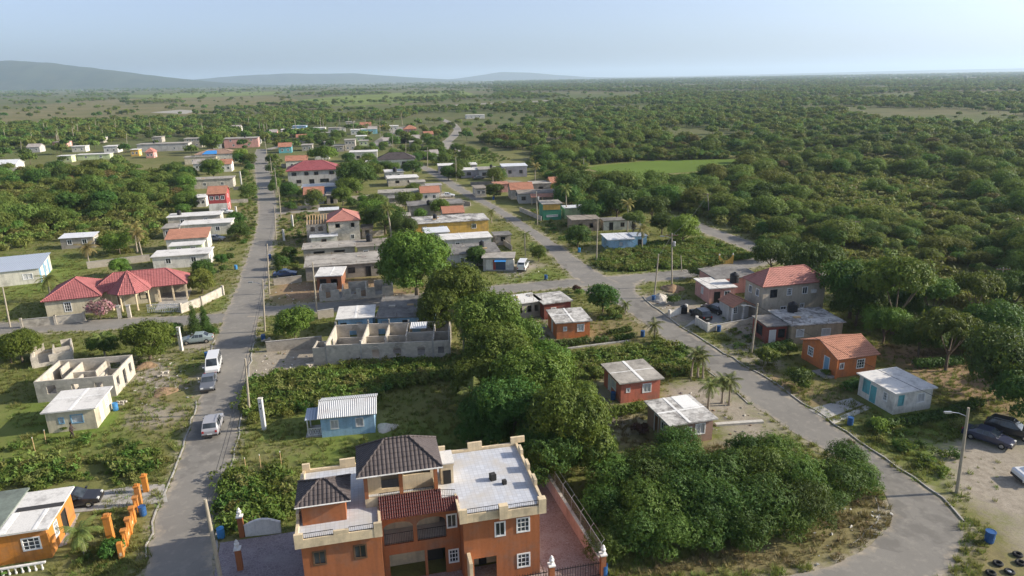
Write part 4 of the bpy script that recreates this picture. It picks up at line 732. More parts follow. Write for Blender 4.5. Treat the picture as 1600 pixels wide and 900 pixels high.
# ---- garden walls: polyline of photo points on the ground
def wall_line(label, pts, h, mat, t=.16, name='garden_wall', piers=None, group=None, cap=True):
    P = [G(x, y) for x, y in pts]; T = thing(name, label, 'wall', P[0], 0, group)
    for a, b in zip(P[:-1], P[1:]):
        d = (b-a); L = d.length; an = math.atan2(d.y, d.x); o = put('wall_panel', MB().box(0, L, -t/2, t/2, 0, h), mat, T, a-P[0], an)
        if cap: put('coping', MB().box(-.03, L+.03, -t/2-.04, t/2+.04, h, h+.06), 'concrete', T, a-P[0], an)
        if piers:
            n = max(1, int(L/piers))
            for i in range(n+1): put('pier', MB().box(L*i/n-.16, L*i/n+.16, -.19, .19, 0, h+.25), mat, T, a-P[0], an)
    FOOT.append([tuple((p+Vector((ox, oy, 0))).xy) for p, ox, oy in ((P[0], -.3, -.3), (P[-1], .3, -.3), (P[-1], .3, .3), (P[0], -.3, .3))]); return T
wall_line('low grey block wall from the road corner to the big ruin', [(417, 550), (504, 541)], 1.5, 'blk'); wall_line('grey wall beside the side street right of the left junction', [(497, 499), (522, 495)], 1.4, 'blk')
wall_line('grey garden wall with piers left of the flowering bush', [(35, 512), (88, 507), (133, 502)], 1.3, 'blk_lt', piers=4); wall_line('pale garden wall curving round the corner of the red tiled villa', [(284, 489), (316, 478), (349, 461)], 1.5, 'blk_lt', piers=5)
wall_line('grey back garden wall behind the red tiled villa', [(137, 420), (235, 408)], 1.4, 'blk'); wall_line('grey block wall in front of the long grey house by the road', [(428, 446), (472, 441)], 1.3, 'blk')
wall_line('grey yard wall along the block below the maroon roof', [(533, 316), (600, 310)], 1.6, 'blk', cap=False); wall_line('low white roadside wall of the pink house yard', [(1046, 496), (1072, 487)], 1.0, 'w_white', piers=2.5); wall_line('low pale wall below the beige two storey house', [(1106, 519), (1165, 508), (1190, 500)], .9, 'blk_lt')
wall_line('pale front wall with white piers at the pink house drive', [(1088, 508), (1106, 519)], 1.2, 'w_white', piers=2); wall_line('short hedge footing wall beside the brown cottage drive', [(1118, 665), (1192, 660)], .25, 'rock', .5, 'stone_border', cap=False)
wall_line('low concrete edging beside the orange cottage hedge', [(860, 549), (985, 533)], .2, 'concrete', .3, 'edging', cap=False)

for lb, pts, h in (('grey yard wall behind the white roofs in mid block', [(600, 325), (640, 322)], 1.5), ('grey yard wall left of the unfinished rafters', [(440, 330), (500, 326)], 1.2), ('long grey wall behind the pink hip house', [(560, 372), (600, 368)], 1.4), ('grey side wall below the dark slab roof', [(690, 420), (750, 414)], 1.5), ('low wall along the upper road by the white roofs', [(772, 372), (800, 392)], 1.2),
        ('grey wall beside the upper road near the salmon cottage', [(700, 318), (735, 322)], 1.3), ('grey wall in front of the pale lilac house', [(735, 290), (790, 288)], 1.3), ('grey wall by the green house yard', [(812, 330), (846, 345)], 1.2), ('wall along the verge by the grey block bungalow', [(365, 297), (392, 296)], 1.2), ('wall beside the red house drive', [(355, 318), (388, 316)], 1.1), ('wall at the back of the salmon shed house', [(440, 262), (480, 258)], 1.6)): wall_line(lb, pts, h, random.choice(('blk', 'blk_lt', 'blk_dk')), cap=False)
for nm, lb, a, b, d, h, wm, rm in (('block_shed', 'small block shed right of the pink hip house', (563, 357), (583, 355), 5, 2.5, 'blk', 'r_brown'), ('sheet_shed', 'small sheet roofed shed behind the yellow house', (620, 338), (642, 336), 5, 2.5, 'blk_dk', 'r_grey'), ('grey_shed', 'grey shed in front of the blush walled building', (600, 258), (616, 257), 6, 2.6, 'blk', 'r_grey'), ('roadside_shed', 'low roadside shed right of the white slab roof', (772, 368), (800, 366), 4, 2.4, 'blk_dk', 'r_dark'), ('concrete_shed', 'concrete shed between long slab house and white cottage', (606, 310), (640, 307), 5, 2.7, 'blk', 'r_dark'), ('grey_outhouse', 'grey outhouse below the dark hip roofed house', (640, 285), (664, 283), 6, 2.6, 'blk_lt', 'r_grey'),
        ('rusty_outhouse', 'rusty sheet roofed outhouse near the upper road', (665, 290), (690, 288), 5, 2.6, 'blk', 'c_rust'), ('pale_outhouse', 'pale outhouse behind the maroon roofed house', (490, 240), (512, 238), 7, 3.0, 'w_pale', 'r_grey'), ('dusty_house', 'dusty grey house between maroon roof and blush building', (548, 262), (572, 260), 7, 3.0, 'blk_lt', 'r_grey'), ('salmon_outhouse', 'outhouse with salmon sheet roof beside the faded pink gable', (772, 288), (795, 286), 6, 2.8, 'w_pink', 't_salmon')):
    house(nm, lb, a, b, d, h, wm, ('flat', rm), [('f', .5, .9, 1, 1, 'hole')], rz=11)
# ---- red tiled villa with turret (left)
a_ = G(63, 472, 2.9); rv = thing('red_tiled_villa', 'cream villa with red tiled hip roofs and a pointed turret', 'house', (a_.x, a_.y, 0), math.radians(19)); foot(rv.location, rv.rotation_euler.z, 21.5, 10)
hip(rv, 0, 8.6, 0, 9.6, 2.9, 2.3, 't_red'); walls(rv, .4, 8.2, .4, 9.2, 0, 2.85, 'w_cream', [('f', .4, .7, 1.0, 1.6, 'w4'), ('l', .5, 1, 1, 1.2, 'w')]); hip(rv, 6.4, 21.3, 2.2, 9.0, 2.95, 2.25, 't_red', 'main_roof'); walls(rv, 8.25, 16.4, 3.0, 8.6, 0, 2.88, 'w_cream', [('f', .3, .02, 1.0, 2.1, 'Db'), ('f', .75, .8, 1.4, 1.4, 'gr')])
oc = [(12.6+3.5*math.cos(math.radians(22.5+45*i)), 2.0+3.5*math.sin(math.radians(22.5+45*i))) for i in range(8)]; mt = MB()
for i in range(8): plane(mt, (*oc[i], 3.0), (*oc[(i+1) % 8], 3.0), (12.6, 2.0, 6.2), (12.6, 2.0, 6.2))
tr_ = put('turret_roof', mt, 't_red', rv); cm = MB()
for i in range(8): cm.tube([(*oc[i], 3.06), (12.6, 2.0, 6.26)], .07, 5)
put('ridge_cap', cm, 't_red', tr_)
for i in range(8):
    x, y = 12.6+3.0*math.cos(math.radians(22.5+45*i)), 2.0+3.0*math.sin(math.radians(22.5+45*i))
    if y < 3: put('porch_column', MB().lathe([(.2, 0), (.2, .2), (.14, .25), (.14, 2.6), (.2, 2.7), (.2, 2.96)], 10, (x, y)), 'trim_cream', rv)
ar = MB(); ic = [(12.6+3.0*math.cos(math.radians(22.5+45*i)), 2.0+3.0*math.sin(math.radians(22.5+45*i))) for i in range(8)]
for i in range(8):
    p, q = ic[i], ic[(i+1) % 8]
    for k_ in range(8):
        t0, t1 = k_/8, (k_+1)/8; tm = (t0+t1)/2; zz = 2.1+.7*math.sqrt(max(0, 1-(2*tm-1)**2)); pa, pb = [(p[0]+(q[0]-p[0])*t, p[1]+(q[1]-p[1])*t) for t in (t0, t1)]
        ar.quad((*pa, zz), (*pb, zz), (*pb, 2.96), (*pa, 2.96))
put('porch_arch', ar, 'w_cream', rv); walls(rv, 10.6, 14.6, 3.0-.02, 2.99+.2, 0, 2.9, 'w_cream', [], sides='f')
for xx in (16.6, 18.8, 20.9): put('carport_column', MB().box(xx, xx+.25, 2.5, 2.75, 0, 2.9), 'trim_cream', rv)
put('carport_back_wall', MB().box(16.45, 21.1, 8.3, 8.5, 0, 2.85), 'w_cream', rv); put('carport_floor', MB().box(16.45, 21.1, -2, 8.2, 0, .06), 'concrete', rv)
gt = thing('white_gate', 'white metal driveway gate in front of the red tiled villa', 'gate', G(231, 489), math.atan2((G(283, 488)-G(231, 489)).y, (G(283, 488)-G(231, 489)).x)); gl = (G(283, 488)-G(231, 489)).length
put('gate_frame', MB().box(0, gl, -.03, .03, .1, .18).box(0, gl, -.03, .03, 1.35, 1.43).box(0, gl, -.031, .031, .8, .86), 'frame_white', gt)
for i in range(int(gl/.3)): put('gate_bar', MB().box(i*.3+.02, i*.3+.09, -.02, .02, .18, 1.35+.25*math.sin(math.pi*((i*.3/gl*2) % 1))), 'frame_white', gt)
for x, y, lb in ((188, 497, 'left grey gate pier behind the flowering bush'), (203, 496, 'right grey gate pier behind the flowering bush')):
    g_ = thing('gate_pier', lb, 'pier', G(x, y), math.radians(14)); put('shaft', MB().box(-.25, .25, -.25, .25, 0, 2.0), 'blk_lt', g_); put('cap', MB().box(-.32, .32, -.32, .32, 2.0, 2.12), 'concrete', g_)
# ================================================================ orange villa in the foreground (traced: x along the front, y back, metres)
V0 = Vector((-14.98, 39.0, 0)); VR = math.radians(12.5)
vl = thing('orange_villa', 'large orange two storey villa with cream parapets and roof terrace', 'house', V0, VR); foot(V0, VR, 17.6, 9.2, .4)
def VW(x, y, z=0): c, s_ = math.cos(VR), math.sin(VR); return Vector((V0.x+c*x-s_*y, V0.y+s_*x+c*y, z))
s = NT('terrace_tile'); bt = s.n('TexBrick', Vector=s.uv(), Color1=(.56, .58, .62), Color2=(.48, .5, .54), Mortar=(.36, .37, .4), Scale=1.0); bt.offset = 0; bt.inputs['Brick Width'].default_value = .33; bt.inputs['Row Height'].default_value = .33; bt.inputs['Mortar Size'].default_value = .012
s.out(s.mix(s.lin(s.noise(.5, 6), .45, .75), bt.outputs['Color'], (.5, .46, .4)), .55)
def pavers(nm, a, b, c):
    s = NT(nm); v = s.n('TexVoronoi', Vector=s.pos(), Scale=4.2); col = s.mix(s.n('SeparateColor', Color=v.outputs['Color']).outputs[0], a, b)
    ve = s.n('TexVoronoi', _feature='DISTANCE_TO_EDGE', Vector=s.pos(), Scale=4.2); col = s.mix(s.lin(ve.outputs[0], .06, .02), col, c); s.bump(ve.outputs[0], .4, .03); s.out(s.mix(s.lin(s.noise(.5, 5), .5, .75), col, c), .8)
pavers('paver_pink', (.35, .265, .235), (.29, .205, .18), (.44, .38, .345)); pavers('paver_grey', (.26, .22, .235), (.2, .17, .185), (.33, .3, .3))
# walls: left wing, middle, right block
walls(vl, .35, 5.75, .35, 8.6, 0, 6.1, 'w_orange', [('f', .21, 4.0, .85, 1.1, 'dk'), ('f', .72, 4.0, .85, 1.1, 'dk'), ('f', .3, 1.0, .9, 1.1, 'dk'), ('f', .75, 1.0, .9, 1.1, 'dk'), ('l', .5, 4.0, 1, 1.1, 'dk'), ('r', .1, 1, .5, 1, 'hole')])
walls(vl, 5.77, 11.5, 2.2, 8.6, 0, 6.0, 'w_orange', [('f', .21, 3.25, 2.15, 2.0, 'hole'), ('f', .66, 3.25, 2.0, 2.05, 'hole') if False else ('f', .635, 3.25, 2.15, 2.0, 'hole'), ('f', .9, 4.0, .72, 1.15, 'w'), ('f', .3, .05, 2.6, 2.35, 'hole'), ('f', .68, .05, 1.35, 2.3, 'hole'), ('f', .905, .9, .72, 1.15, 'w4')], name='middle_wall')
walls(vl, 11.52, 17.2, .35, 8.6, 0, 6.1, 'w_orange', [('f', .475, 4.0, .75, 1.2, 'w'), ('f', .78, 4.05, .95, 1.2, 'w4'), ('f', .78, .95, .95, 1.2, 'w4'), ('f', .27, .05, 1.7, 2.3, 'hole'), ('r', .5, 4, 1, 1.2, 'w4')], name='right_wall')
put('projecting_bay', MB().box(14.35, 17.2, .05, .345, 2.9, 6.05).box(14.35, 15.4, .05, .345, .0, 2.895).box(16.5, 17.2, .05, .345, 0, 2.895).box(15.401, 16.499, .05, .345, 0, .9).box(15.401, 16.499, .05, .345, 2.2, 2.894), 'w_orange', vl) if False else None
put('porch_wall', MB().box(11.7, 11.95, -.9, .34, 0, 3.0), 'trim_cream', vl); put('inner_wall', MB().box(5.95, 10.2, 4.2, 4.35, 3.2, 5.95).box(5.95, 9.9, 4.0, 4.15, 0, 2.95), 'trim_cream', vl)
put('inner_window', MB().box(7.2, 7.9, 4.12, 4.19, 4.9, 5.15), 'glass', vl); put('inner_window', MB().box(7.5, 8.3, 3.93, 3.99, 1.6, 2.1), 'frame_white', vl)
put('balcony_floor', MB().box(5.8, 11.45, 2.36, 8.4, 3.0, 3.18), 'conc_lt', vl); put('entrance_door', MB().box(9.0, 10.3, 3.96, 4.06, 0, 2.2), 'frame_dark', vl); put('hall_back_wall', MB().box(11.7, 16.8, 2.6, 2.75, 0, 2.95), 'trim_cream', vl); put('hall_door', MB().box(12.9, 13.5, 2.5, 2.58, 0, 2.1), 'dark_inside', vl)
def arch(x0, x1, y, zb, zs, zt, mat='w_orange'):     # spandrel of a flat arch
    mb = MB(); n = 12
    for i in range(n):
        a, b = i/n, (i+1)/n; f = lambda t: zs+(zt-zs-.1)*math.sqrt(max(0, 1-(2*t-1)**2)); xa, xb = x0+(x1-x0)*a, x0+(x1-x0)*b
        for yy in (y, y+.16): mb.quad((xa, yy, f(a)), (xb, yy, f(b)), (xb, yy, zt), (xa, yy, zt))
        mb.quad((xa, y, f(a)), (xa, y+.16, f(a)), (xb, y+.16, f(b)), (xb, y, f(b)))
    return put('arch', mb, mat, vl)
for u in (.21, .635): x = 5.77+u*5.73; arch(x-1.075, x+1.075, 2.195, 3.25, 4.75, 5.27)
def railing(par, p, q, z, h=.5, mat='iron', gap=.13, name='railing'):
    p, q = Vector((*p, z)), Vector((*q, z)); L = (q-p).length; n = int(L/gap); up = Vector((0, 0, h)); mb = MB().tube([p+up, q+up], .025, 5).tube([p+up*.15, q+up*.15], .018, 5)
    for i in range(n+1): c = p.lerp(q, i/n); mb.tube([c, c+up], .011, 4, False)
    return put(name, mb, mat, par)
for u in (.21, .635): x = 5.77+u*5.73; railing(vl, (x-1.06, 2.25), (x+1.06, 2.25), 3.25, .95, gap=.12, name='balcony_railing')
# terrace slab and parapets
put('terrace_floor', MB().box(.02, 17.5, .05, 8.9, 6.1, 6.2) if False else MB().box(.03, 5.8, .1, 8.85, 6.1, 6.2).box(5.802, 11.3, 2.9, 8.85, 6.1, 6.2).box(11.302, 17.45, .1, 8.85, 6.1, 6.2), 'terrace_tile', vl)
tc = 'trim_cream'
def parapet(x0, x1, y0, y1, z0, z1): return put('parapet', MB().box(x0, x1, y0, y1, z0, z1), tc, vl)
parapet(0, .6, 0, .22, 5.75, 6.85); parapet(.602, 5.3, 0, .2, 5.75, 6.42); parapet(5.302, 5.85, -.02, .22, 5.75, 6.85); parapet(2.6, 3.6, .01, .19, 6.422, 6.72)
parapet(11.25, 11.8, -.02, .22, 5.75, 6.85); parapet(11.802, 14.1, 0, .2, 5.75, 6.42); parapet(14.102, 14.75, -.22, .21, 5.75, 6.85); parapet(14.752, 17.0, -.2, .1, 5.75, 6.42); parapet(17.002, 17.56, -.22, .25, 5.75, 6.95)
parapet(0, .2, .222, 8.9, 5.9, 6.42); parapet(17.36, 17.56, .252, 8.9, 5.9, 6.42); parapet(0, 17.56, 8.902, 9.1, 5.9, 6.42); parapet(5.62, 5.8, .222, 2.88, 5.9, 6.4); parapet(11.26, 11.44, .222, 2.88, 5.9, 6.4)
for x in (0, 2.9, 10.2, 13.3, 16.98): parapet(x, x+(1.2 if x else .58), 8.9+.0, 9.11, 6.422, 6.95)
for y in (2.4, 4.6, 6.9): parapet(17.35, 17.57, y, y+.9, 6.422, 6.9); parapet(-.01, .21, y, y+.9, 6.422, 6.9)
for a, b, y in ((.62, 2.58, .1), (3.62, 5.28, .1), (11.82, 14.08, .1), (14.77, 16.98, -.08)): railing(vl, (a, y), (b, y), 6.42, .42, name='terrace_railing')
railing(vl, (9.9, 2.8), (11.3, 2.5), 6.4, .6, name='terrace_railing'); railing(vl, (5.8, 2.95), (10.1, 2.95), 6.9, .35, name='terrace_railing')
# penthouse with dark tiled hip roof
walls(vl, 4.9, 10.0, 4.6, 6.5, 6.2, 8.9, tc, [('f', .35, .3, 1.3, 1.6, 'hole'), ('f', .75, 1.2, 2.0, .9, 'hole'), ('l', .5, .8, 1, 1, 'hole')], name='penthouse_wall')
put('penthouse_ledge', MB().box(4.8, 10.1, 2.95, 3.15, 6.2, 6.95).box(4.8, 5.0, 3.152, 4.58, 6.2, 6.95).box(9.9, 10.1, 3.152, 4.58, 6.2, 6.95), tc, vl)
for x in (4.8, 7.3, 9.85): put('penthouse_column', MB().box(x, x+.28, 2.92, 3.2, 6.953, 8.95), 'w_orange', vl)
put('penthouse_beam', MB().box(4.7, 10.2, 2.9, 3.2, 8.72, 8.97).box(4.7, 4.95, 3.202, 6.6, 8.72, 8.97).box(9.95, 10.2, 3.202, 6.6, 8.72, 8.97), 'trim_white', vl)
hip(vl, 4.35, 10.5, 2.55, 6.95, 9.0, 1.6, 't_dark', 'penthouse_roof', ridge=((6.5, 4.75), (8.3, 4.75)))
put('roof_gutter', MB().tube([(4.33, 2.52, 8.98), (10.52, 2.52, 8.98)], .06, 6), 'trim_white', vl)
put('service_box', MB().box(10.55, 11.5, 4.6, 6.3, 6.2, 7.9).box(10.5, 11.55, 4.55, 4.6, 7.75, 7.95), tc, vl); put('service_door', MB().box(10.7, 11.3, 4.54, 4.595, 6.25, 7.4), 'dark_inside', vl); put('service_roof', MB().box(10.45, 11.6, 4.5, 6.4, 7.952, 8.05), 'r_white', vl)
# small tower
walls(vl, .45, 3.45, 1.9, 4.4, 6.2, 7.95, 'w_orange', [], name='tower_wall'); hip(vl, .1, 3.85, 1.5, 4.8, 7.98, .95, 't_dark', 'tower_roof'); put('roof_gutter', MB().tube([(.08, 1.47, 7.96), (3.87, 1.47, 7.96)], .05, 6), 'trim_white', vl)
# maroon porch roof
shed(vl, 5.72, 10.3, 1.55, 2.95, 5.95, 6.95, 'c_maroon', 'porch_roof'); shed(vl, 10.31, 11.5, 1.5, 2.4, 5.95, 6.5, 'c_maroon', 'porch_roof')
rb_ = MB()
for i in range(27): x = 5.8+i*.17; rb_.tube([(x, 1.54, 6.0), (x, 2.94, 7.0)], .035, 4)
for i in range(7): x = 10.4+i*.17; rb_.tube([(x, 1.49, 6.0), (x, 2.39, 6.55)], .035, 4)
put('roof_ribs', rb_, 'c_maroon', vl)['kind'] = 'stuff'
for i, (x, y, a, lb) in enumerate(((14.5, 4.3, .45, 'larger dark concrete block on the villa terrace'), (15.25, 3.5, .3, 'smaller dark concrete block on the villa terrace'))):
    p = VW(x, y, 6.2); b = thing('concrete_block', lb, 'block', p, VR+.2); put('block_body', MB().box(-a/2, a/2, -a/2, a/2, 0, a*1.15), 'rubber', b); put('block_web', MB().box(-a*.35, a*.35, -a*.35, a*.35, a*1.15, a*1.17), 'frame_dark', b)
# yard: pavers, boundary walls, fence, gates, piers
struct('patio', MB().prism([VW(17.6, 12).xy, VW(17.6, -3).xy, VW(21.7, -3).xy, VW(21.0, 12).xy], .0, .06), 'paver_pink'); struct('patio', MB().prism([VW(5.8, 2.3).xy, VW(5.8, -4).xy, VW(17.55, -4).xy, VW(17.55, 2.3).xy], .0, .064), 'paver_pink'); struct('patio', MB().prism([VW(-7.2, 10.2).xy, VW(-6.4, -5).xy, VW(5.75, -5).xy, VW(5.75, 8).xy, VW(-.2, 8).xy, VW(-.4, 10.2).xy], .0, .058), 'paver_grey')
FOOT.append([tuple(VW(x, y).xy) for x, y in ((-7.3, -6), (22.5, -6), (22, 12), (17, 12), (17, 9.5), (0, 9.5), (0, 10.4), (-7.4, 10.6))])
p0, p1 = VW(20.9, 11.5), VW(21.7, -.6); d_ = p1-p0; bwT = thing('boundary_wall', 'pink boundary wall beside the paved side yard of the orange villa', 'wall', p0, math.atan2(d_.y, d_.x)); L = d_.length
put('wall_panel', MB().box(0, L, -.1, .1, 0, 1.3), 'w_palepink', bwT); put('coping', MB().box(-.03, L, -.14, .14, 1.3, 1.37), 'conc_lt', bwT)
fT = thing('mesh_fence', 'chain link fence with angled posts on top of the pink wall', 'fence', p0+Vector((0, 0, 1.37)), math.atan2(d_.y, d_.x))
for i in range(7): x = L*i/6; put('fence_post', MB().tube([(x, 0, 0), (x, 0, 1.3), (x, .25, 1.6)], .03, 6), 'galv', fT)
s = NT('wire_mesh'); w1 = s.n('SeparateXYZ', Vector=s.uv()); f1 = s.math('FRACT', s.math('MULTIPLY', s.math('ADD', w1.outputs[0], w1.outputs[1]), 9)); f2 = s.math('FRACT', s.math('MULTIPLY', s.math('SUBTRACT', w1.outputs[0], w1.outputs[1]), 9)); al = s.math('MAXIMUM', s.math('LESS_THAN', f1, .14), s.math('LESS_THAN', f2, .14)); s.out((.35, .37, .36), .5); s.set(s.b.inputs['Alpha'], al)
put('wire_mesh', MB().quad((0, 0, .02), (L, 0, .02), (L, 0, 1.28), (0, 0, 1.28)), 'wire_mesh', fT); put('top_rail', MB().tube([(0, 0, 1.3), (L, 0, 1.3)], .02, 5).tube([(0, .25, 1.6), (L, .25, 1.6)], .01, 4), 'galv', fT)
def pier(lb, x, y, h=1.9, mat='w_orange', urn=True):
    p = VW(x, y); T = thing('gate_pier', lb, 'pier', p, VR); put('shaft', MB().box(-.2, .2, -.2, .2, 0, h), mat, T); put('cap', MB().box(-.26, .26, -.26, .26, h, h+.1), 'trim_white', T)
    if urn: put('urn', MB().lathe([(.12, h+.1), (.08, h+.2), (.18, h+.36), (.2, h+.5), (.1, h+.6), (.13, h+.7), (.03, h+.85)], 12), 'trim_white', T)
pier('orange gate pier with white urn at the right end of the iron fence', 21.75, -.9); pier('orange gate pier with white urn in the middle of the iron fence', 17.7, -1.1)
for x0, x1, lb in ((17.95, 21.5, 'black iron bar gate at the pink paved side yard'), (12.9, 17.45, 'black iron bar fence in front of the villa porch')):
    p = VW(x0, -1.0); T = thing('iron_gate', lb, 'gate', p, VR); L = x1-x0; put('gate_rail', MB().box(0, L, -.02, .02, .2, .25).box(0, L, -.02, .02, 1.25, 1.3), 'iron', T)
    for i in range(int(L/.2)+1): put('gate_bar', MB().tube([(i*.2+.02, 0, .08), (i*.2+.02, 0, 1.45)], .022, 5), 'iron', T)
pw = lambda px, py: (lambda d: (d.x*math.cos(VR)+d.y*math.sin(VR), -d.x*math.sin(VR)+d.y*math.cos(VR)))(G(px, py)-V0)
a_, b_ = pw(379, 838), pw(376, 890); pier('orange pier with white urn at the back of the left paved yard', *a_); pier('orange pier with white urn nearest the road on the left', *b_)
P_ = G(384, 838); q_ = G(440, 832); d_ = q_-P_; wT = thing('white_wall', 'white painted low wall with curved top behind the left paved yard', 'wall', P_, math.atan2(d_.y, d_.x)); L = d_.length; mb = MB(); n = 14
pr = [(L*i/n, 1.0+.45*math.sin(math.pi*i/n)) for i in range(n+1)]; mb.v = [(x, -.09, 0) for x, z in pr]+[(x, -.09, z) for x, z in pr]+[(x, .09, 0) for x, z in pr]+[(x, .09, z) for x, z in pr]; N = n+1
for i in range(n): mb.f += [(i, i+1, N+i+1, N+i), (2*N+i+1, 2*N+i, 3*N+i, 3*N+i+1), (N+i, N+i+1, 3*N+i+1, 3*N+i)]
put('wall_panel', mb, 'w_white', wT); put('coping', MB().tube([(x, 0, z+.03) for x, z in pr], .1, 6), 'trim_white', wT)
# ================================================================ poles and lines
POLE_TOP = {}
def pole(key, label, base, top, mat='pole_wood', arm=False, lamp=None, square=False, r=.14, group='utility poles', xf=False):
    b = G(*base); z = 9.0
    for _ in range(30):      # height whose top lands on the traced pixel, standing at the base
        z += (PX(b.x, b.y, z)[1]-top[1])*.05*b.y/60
    tx = b.x; tz = z
    d = PX(tx, b.y, tz)[0]; tx += (top[0]-d)*b.y*1.05/FPX
    T = thing('light_column' if square else 'utility_pole', label, 'column' if square else 'pole', b, 0, None if square else group); lean = Vector((tx-b.x, 0, tz))
    if square:
        put('shaft', MB().box(-.2, .2, -.2, .2, 0, tz), mat, T); put('cap', MB().box(-.24, .24, -.24, .24, tz, tz+.08), 'conc_lt', T)
        for i in range(2): put('lamp_bracket', MB().box(-.05, .05, -.3-.0*i, -.2, tz-.5-.6*i, tz-.4-.6*i), 'iron', T)
    else: put('shaft', MB().tube([(0, 0, -.1), lean*.5, lean], [r, r*.85, r*.66], 10), mat, T)
    if arm:
        c = lean*.955; put('crossarm', MB().box(-1.1, 1.1, -.06, .06, -.06, .06), 'wood', T, c)
        for x in (-1.0, -.5, .5, 1.0): put('insulator', MB().lathe([(.05, 0), (.07, .06), (.04, .1), (.06, .16), (.02, .2)], 8), 'pot', T, c+Vector((x, 0, .06)))
    if xf: put('transformer', MB().lathe([(.24, 0), (.26, .1), (.26, .75), (.2, .82)], 12), 'galv', T, lean*.8+Vector((.38, 0, -.4)))
    if lamp:
        s_ = lamp; c = lean*.9; put('lamp_arm', MB().tube([c, c+Vector((s_*.8, 0, .35)), c+Vector((s_*1.5, 0, .45))], .035, 6), 'galv', T); h_ = put('lamp_head', MB().box(-.32, .32, -.11, .11, -.07, .07), 'galv', T, c+Vector((s_*1.75, 0, .44))); put('lamp_lens', MB().box(-.25, .25, -.08, .08, -.1, -.072), 'lamp_glass', h_)
    POLE_TOP[key] = Vector((b.x, b.y, 0))+lean*.955; return T
pole('a', 'wooden pole at the left road in the bottom foreground', (349, 925), (320, 780), r=.17); pole('b', 'wooden pole at the roadside by the viney thicket', (390, 645), (383, 560)); pole('c', 'tall pole at the corner of the left junction', (414, 518), (410, 437), lamp=-1)
pole('d', 'pole standing on the sandy corner behind the side street', (495, 485), (488, 410), arm=False); pole('e', 'pole left of the sandy corner beside the left road', (421, 459), (417, 381)); pole('f', 'pole right of the left road near the unfinished rafters', (431, 374), (428.5, 322)); pole('g', 'pole set back from the road near the salmon gable', (439, 342), (435, 292))
pole('h', 'pole by the left road below the maroon roof', (434, 305), (429, 263)); pole('i', 'pole by the left road beside the maroon roof', (425, 273), (422, 246)); pole('j', 'pole near the far end of the left road', (417, 242), (413, 215)); pole('k', 'pole rising from the mango row in the middle', (681, 447), (677, 394))
pole('l', 'pole beside the green house on the upper road', (840, 353), (838, 299), xf=True); pole('m', 'pole by the round street tree at the upper road', (932, 408), (934, 341)); pole('n', 'pole near the upper end of the right hand main road', (771, 308), (770, 275)); pole('o', 'tall pole with crossarm at the triangle junction', (1050, 448), (1050, 364), arm=True, lamp=-1, xf=True)
pole('p', 'leaning pole beside the gravel heap at the junction', (1022, 465), (1029, 397)); pole('q', 'pole with crossarm in the green field beyond the junction', (1108, 338), (1106, 302), arm=True); pole('r', 'street lamp pole in front of the flat roofed house', (1174, 553), (1184, 474), lamp=-1); pole('s', 'street lamp pole beside the bend at the parking lot', (1495, 770), (1513, 637), 'pole_wood', lamp=-1, r=.16)
pole('t', 'pole with crossarm in the woodland at the right edge', (1560, 482), (1568, 418), arm=True); pole('u', 'small distant pole in the woodland centre right', (1335, 380), (1337, 345), arm=True); pole('v', 'distant pole at the edge of the bright green field', (912, 266), (912, 245), arm=True); pole('w', 'pole at the left edge beside the garden wall', (16, 511), (4, 449)); pole('x', 'pole among the scrub at the far left', (34, 245), (32, 220))
pole('y', 'distant pole left of the long hall', (199, 231), (197, 208)); pole('z', 'distant pole beside the gravel road', (614, 238), (613, 212)); pole('aa', 'distant pole in the meadow right of the gravel road', (668, 264), (668, 230)); pole('ab', 'pole in front of the pale lilac house', (713, 283), (712, 245)); pole('ac', 'distant pole at the bend of the gravel road', (594, 216), (593, 184)); pole('ad', 'distant pole left of the meadow', (634, 246), (634, 222))
pole('ae', 'slender roadside pole above the mural shop', (821, 402), (820, 366), r=.1); pole('af', 'short pole with a box beside the corner thicket', (1065, 424), (1064, 399), r=.1)
pole('c1', 'tall white square column on the lawn by the left road', (413, 671), (408, 623), 'car_white', square=True); pole('c2', 'white square column beside the parked green car', (284, 548), (276, 512), 'w_white', square=True); pole('c3', 'white square column by the road below the red house', (371, 345), (369, 323), 'w_white', square=True); pole('c4', 'white square column by the grey block bungalow', (378, 294), (376, 268), 'w_white', square=True); pole('c5', 'white square column in the plot right of the road', (458, 356), (457, 336), 'w_white', square=True); pole('c6', 'second white square column lower in that plot', (444, 376), (443, 359), 'w_white', square=True)
def line(label, keys, dz=0, dx=0, sag=.35):
    P = [POLE_TOP[k]+Vector((dx, 0, dz)) for k in keys]; mb = MB()
    for a, b in zip(P[:-1], P[1:]):
        mb.tube([a.lerp(b, i/10)-Vector((0, 0, sag*4*(i/10)*(1-i/10)*(b-a).length/30)) for i in range(11)], .022, 4, False)
    o = put('power_line', mb, 'iron'); tag(o, label, 'cable', 'overhead cables')
line('upper overhead cable strung along the left road poles', ['a', 'b', 'c', 'e', 'f', 'h', 'i', 'j']); line('lower overhead cable strung along the left road poles', ['a', 'b', 'c', 'e', 'f', 'h', 'i', 'j'], -.6, .1)
line('overhead cable following the right hand road past the palms', ['s', 'r', 'p', 'o']); line('overhead cable along the upper main road', ['p', 'm', 'l', 'n', 'ab']); line('overhead cable crossing into the green field', ['o', 'q', 'u', 't']); line('overhead cable from the junction to the sandy corner', ['c', 'd', 'k'])

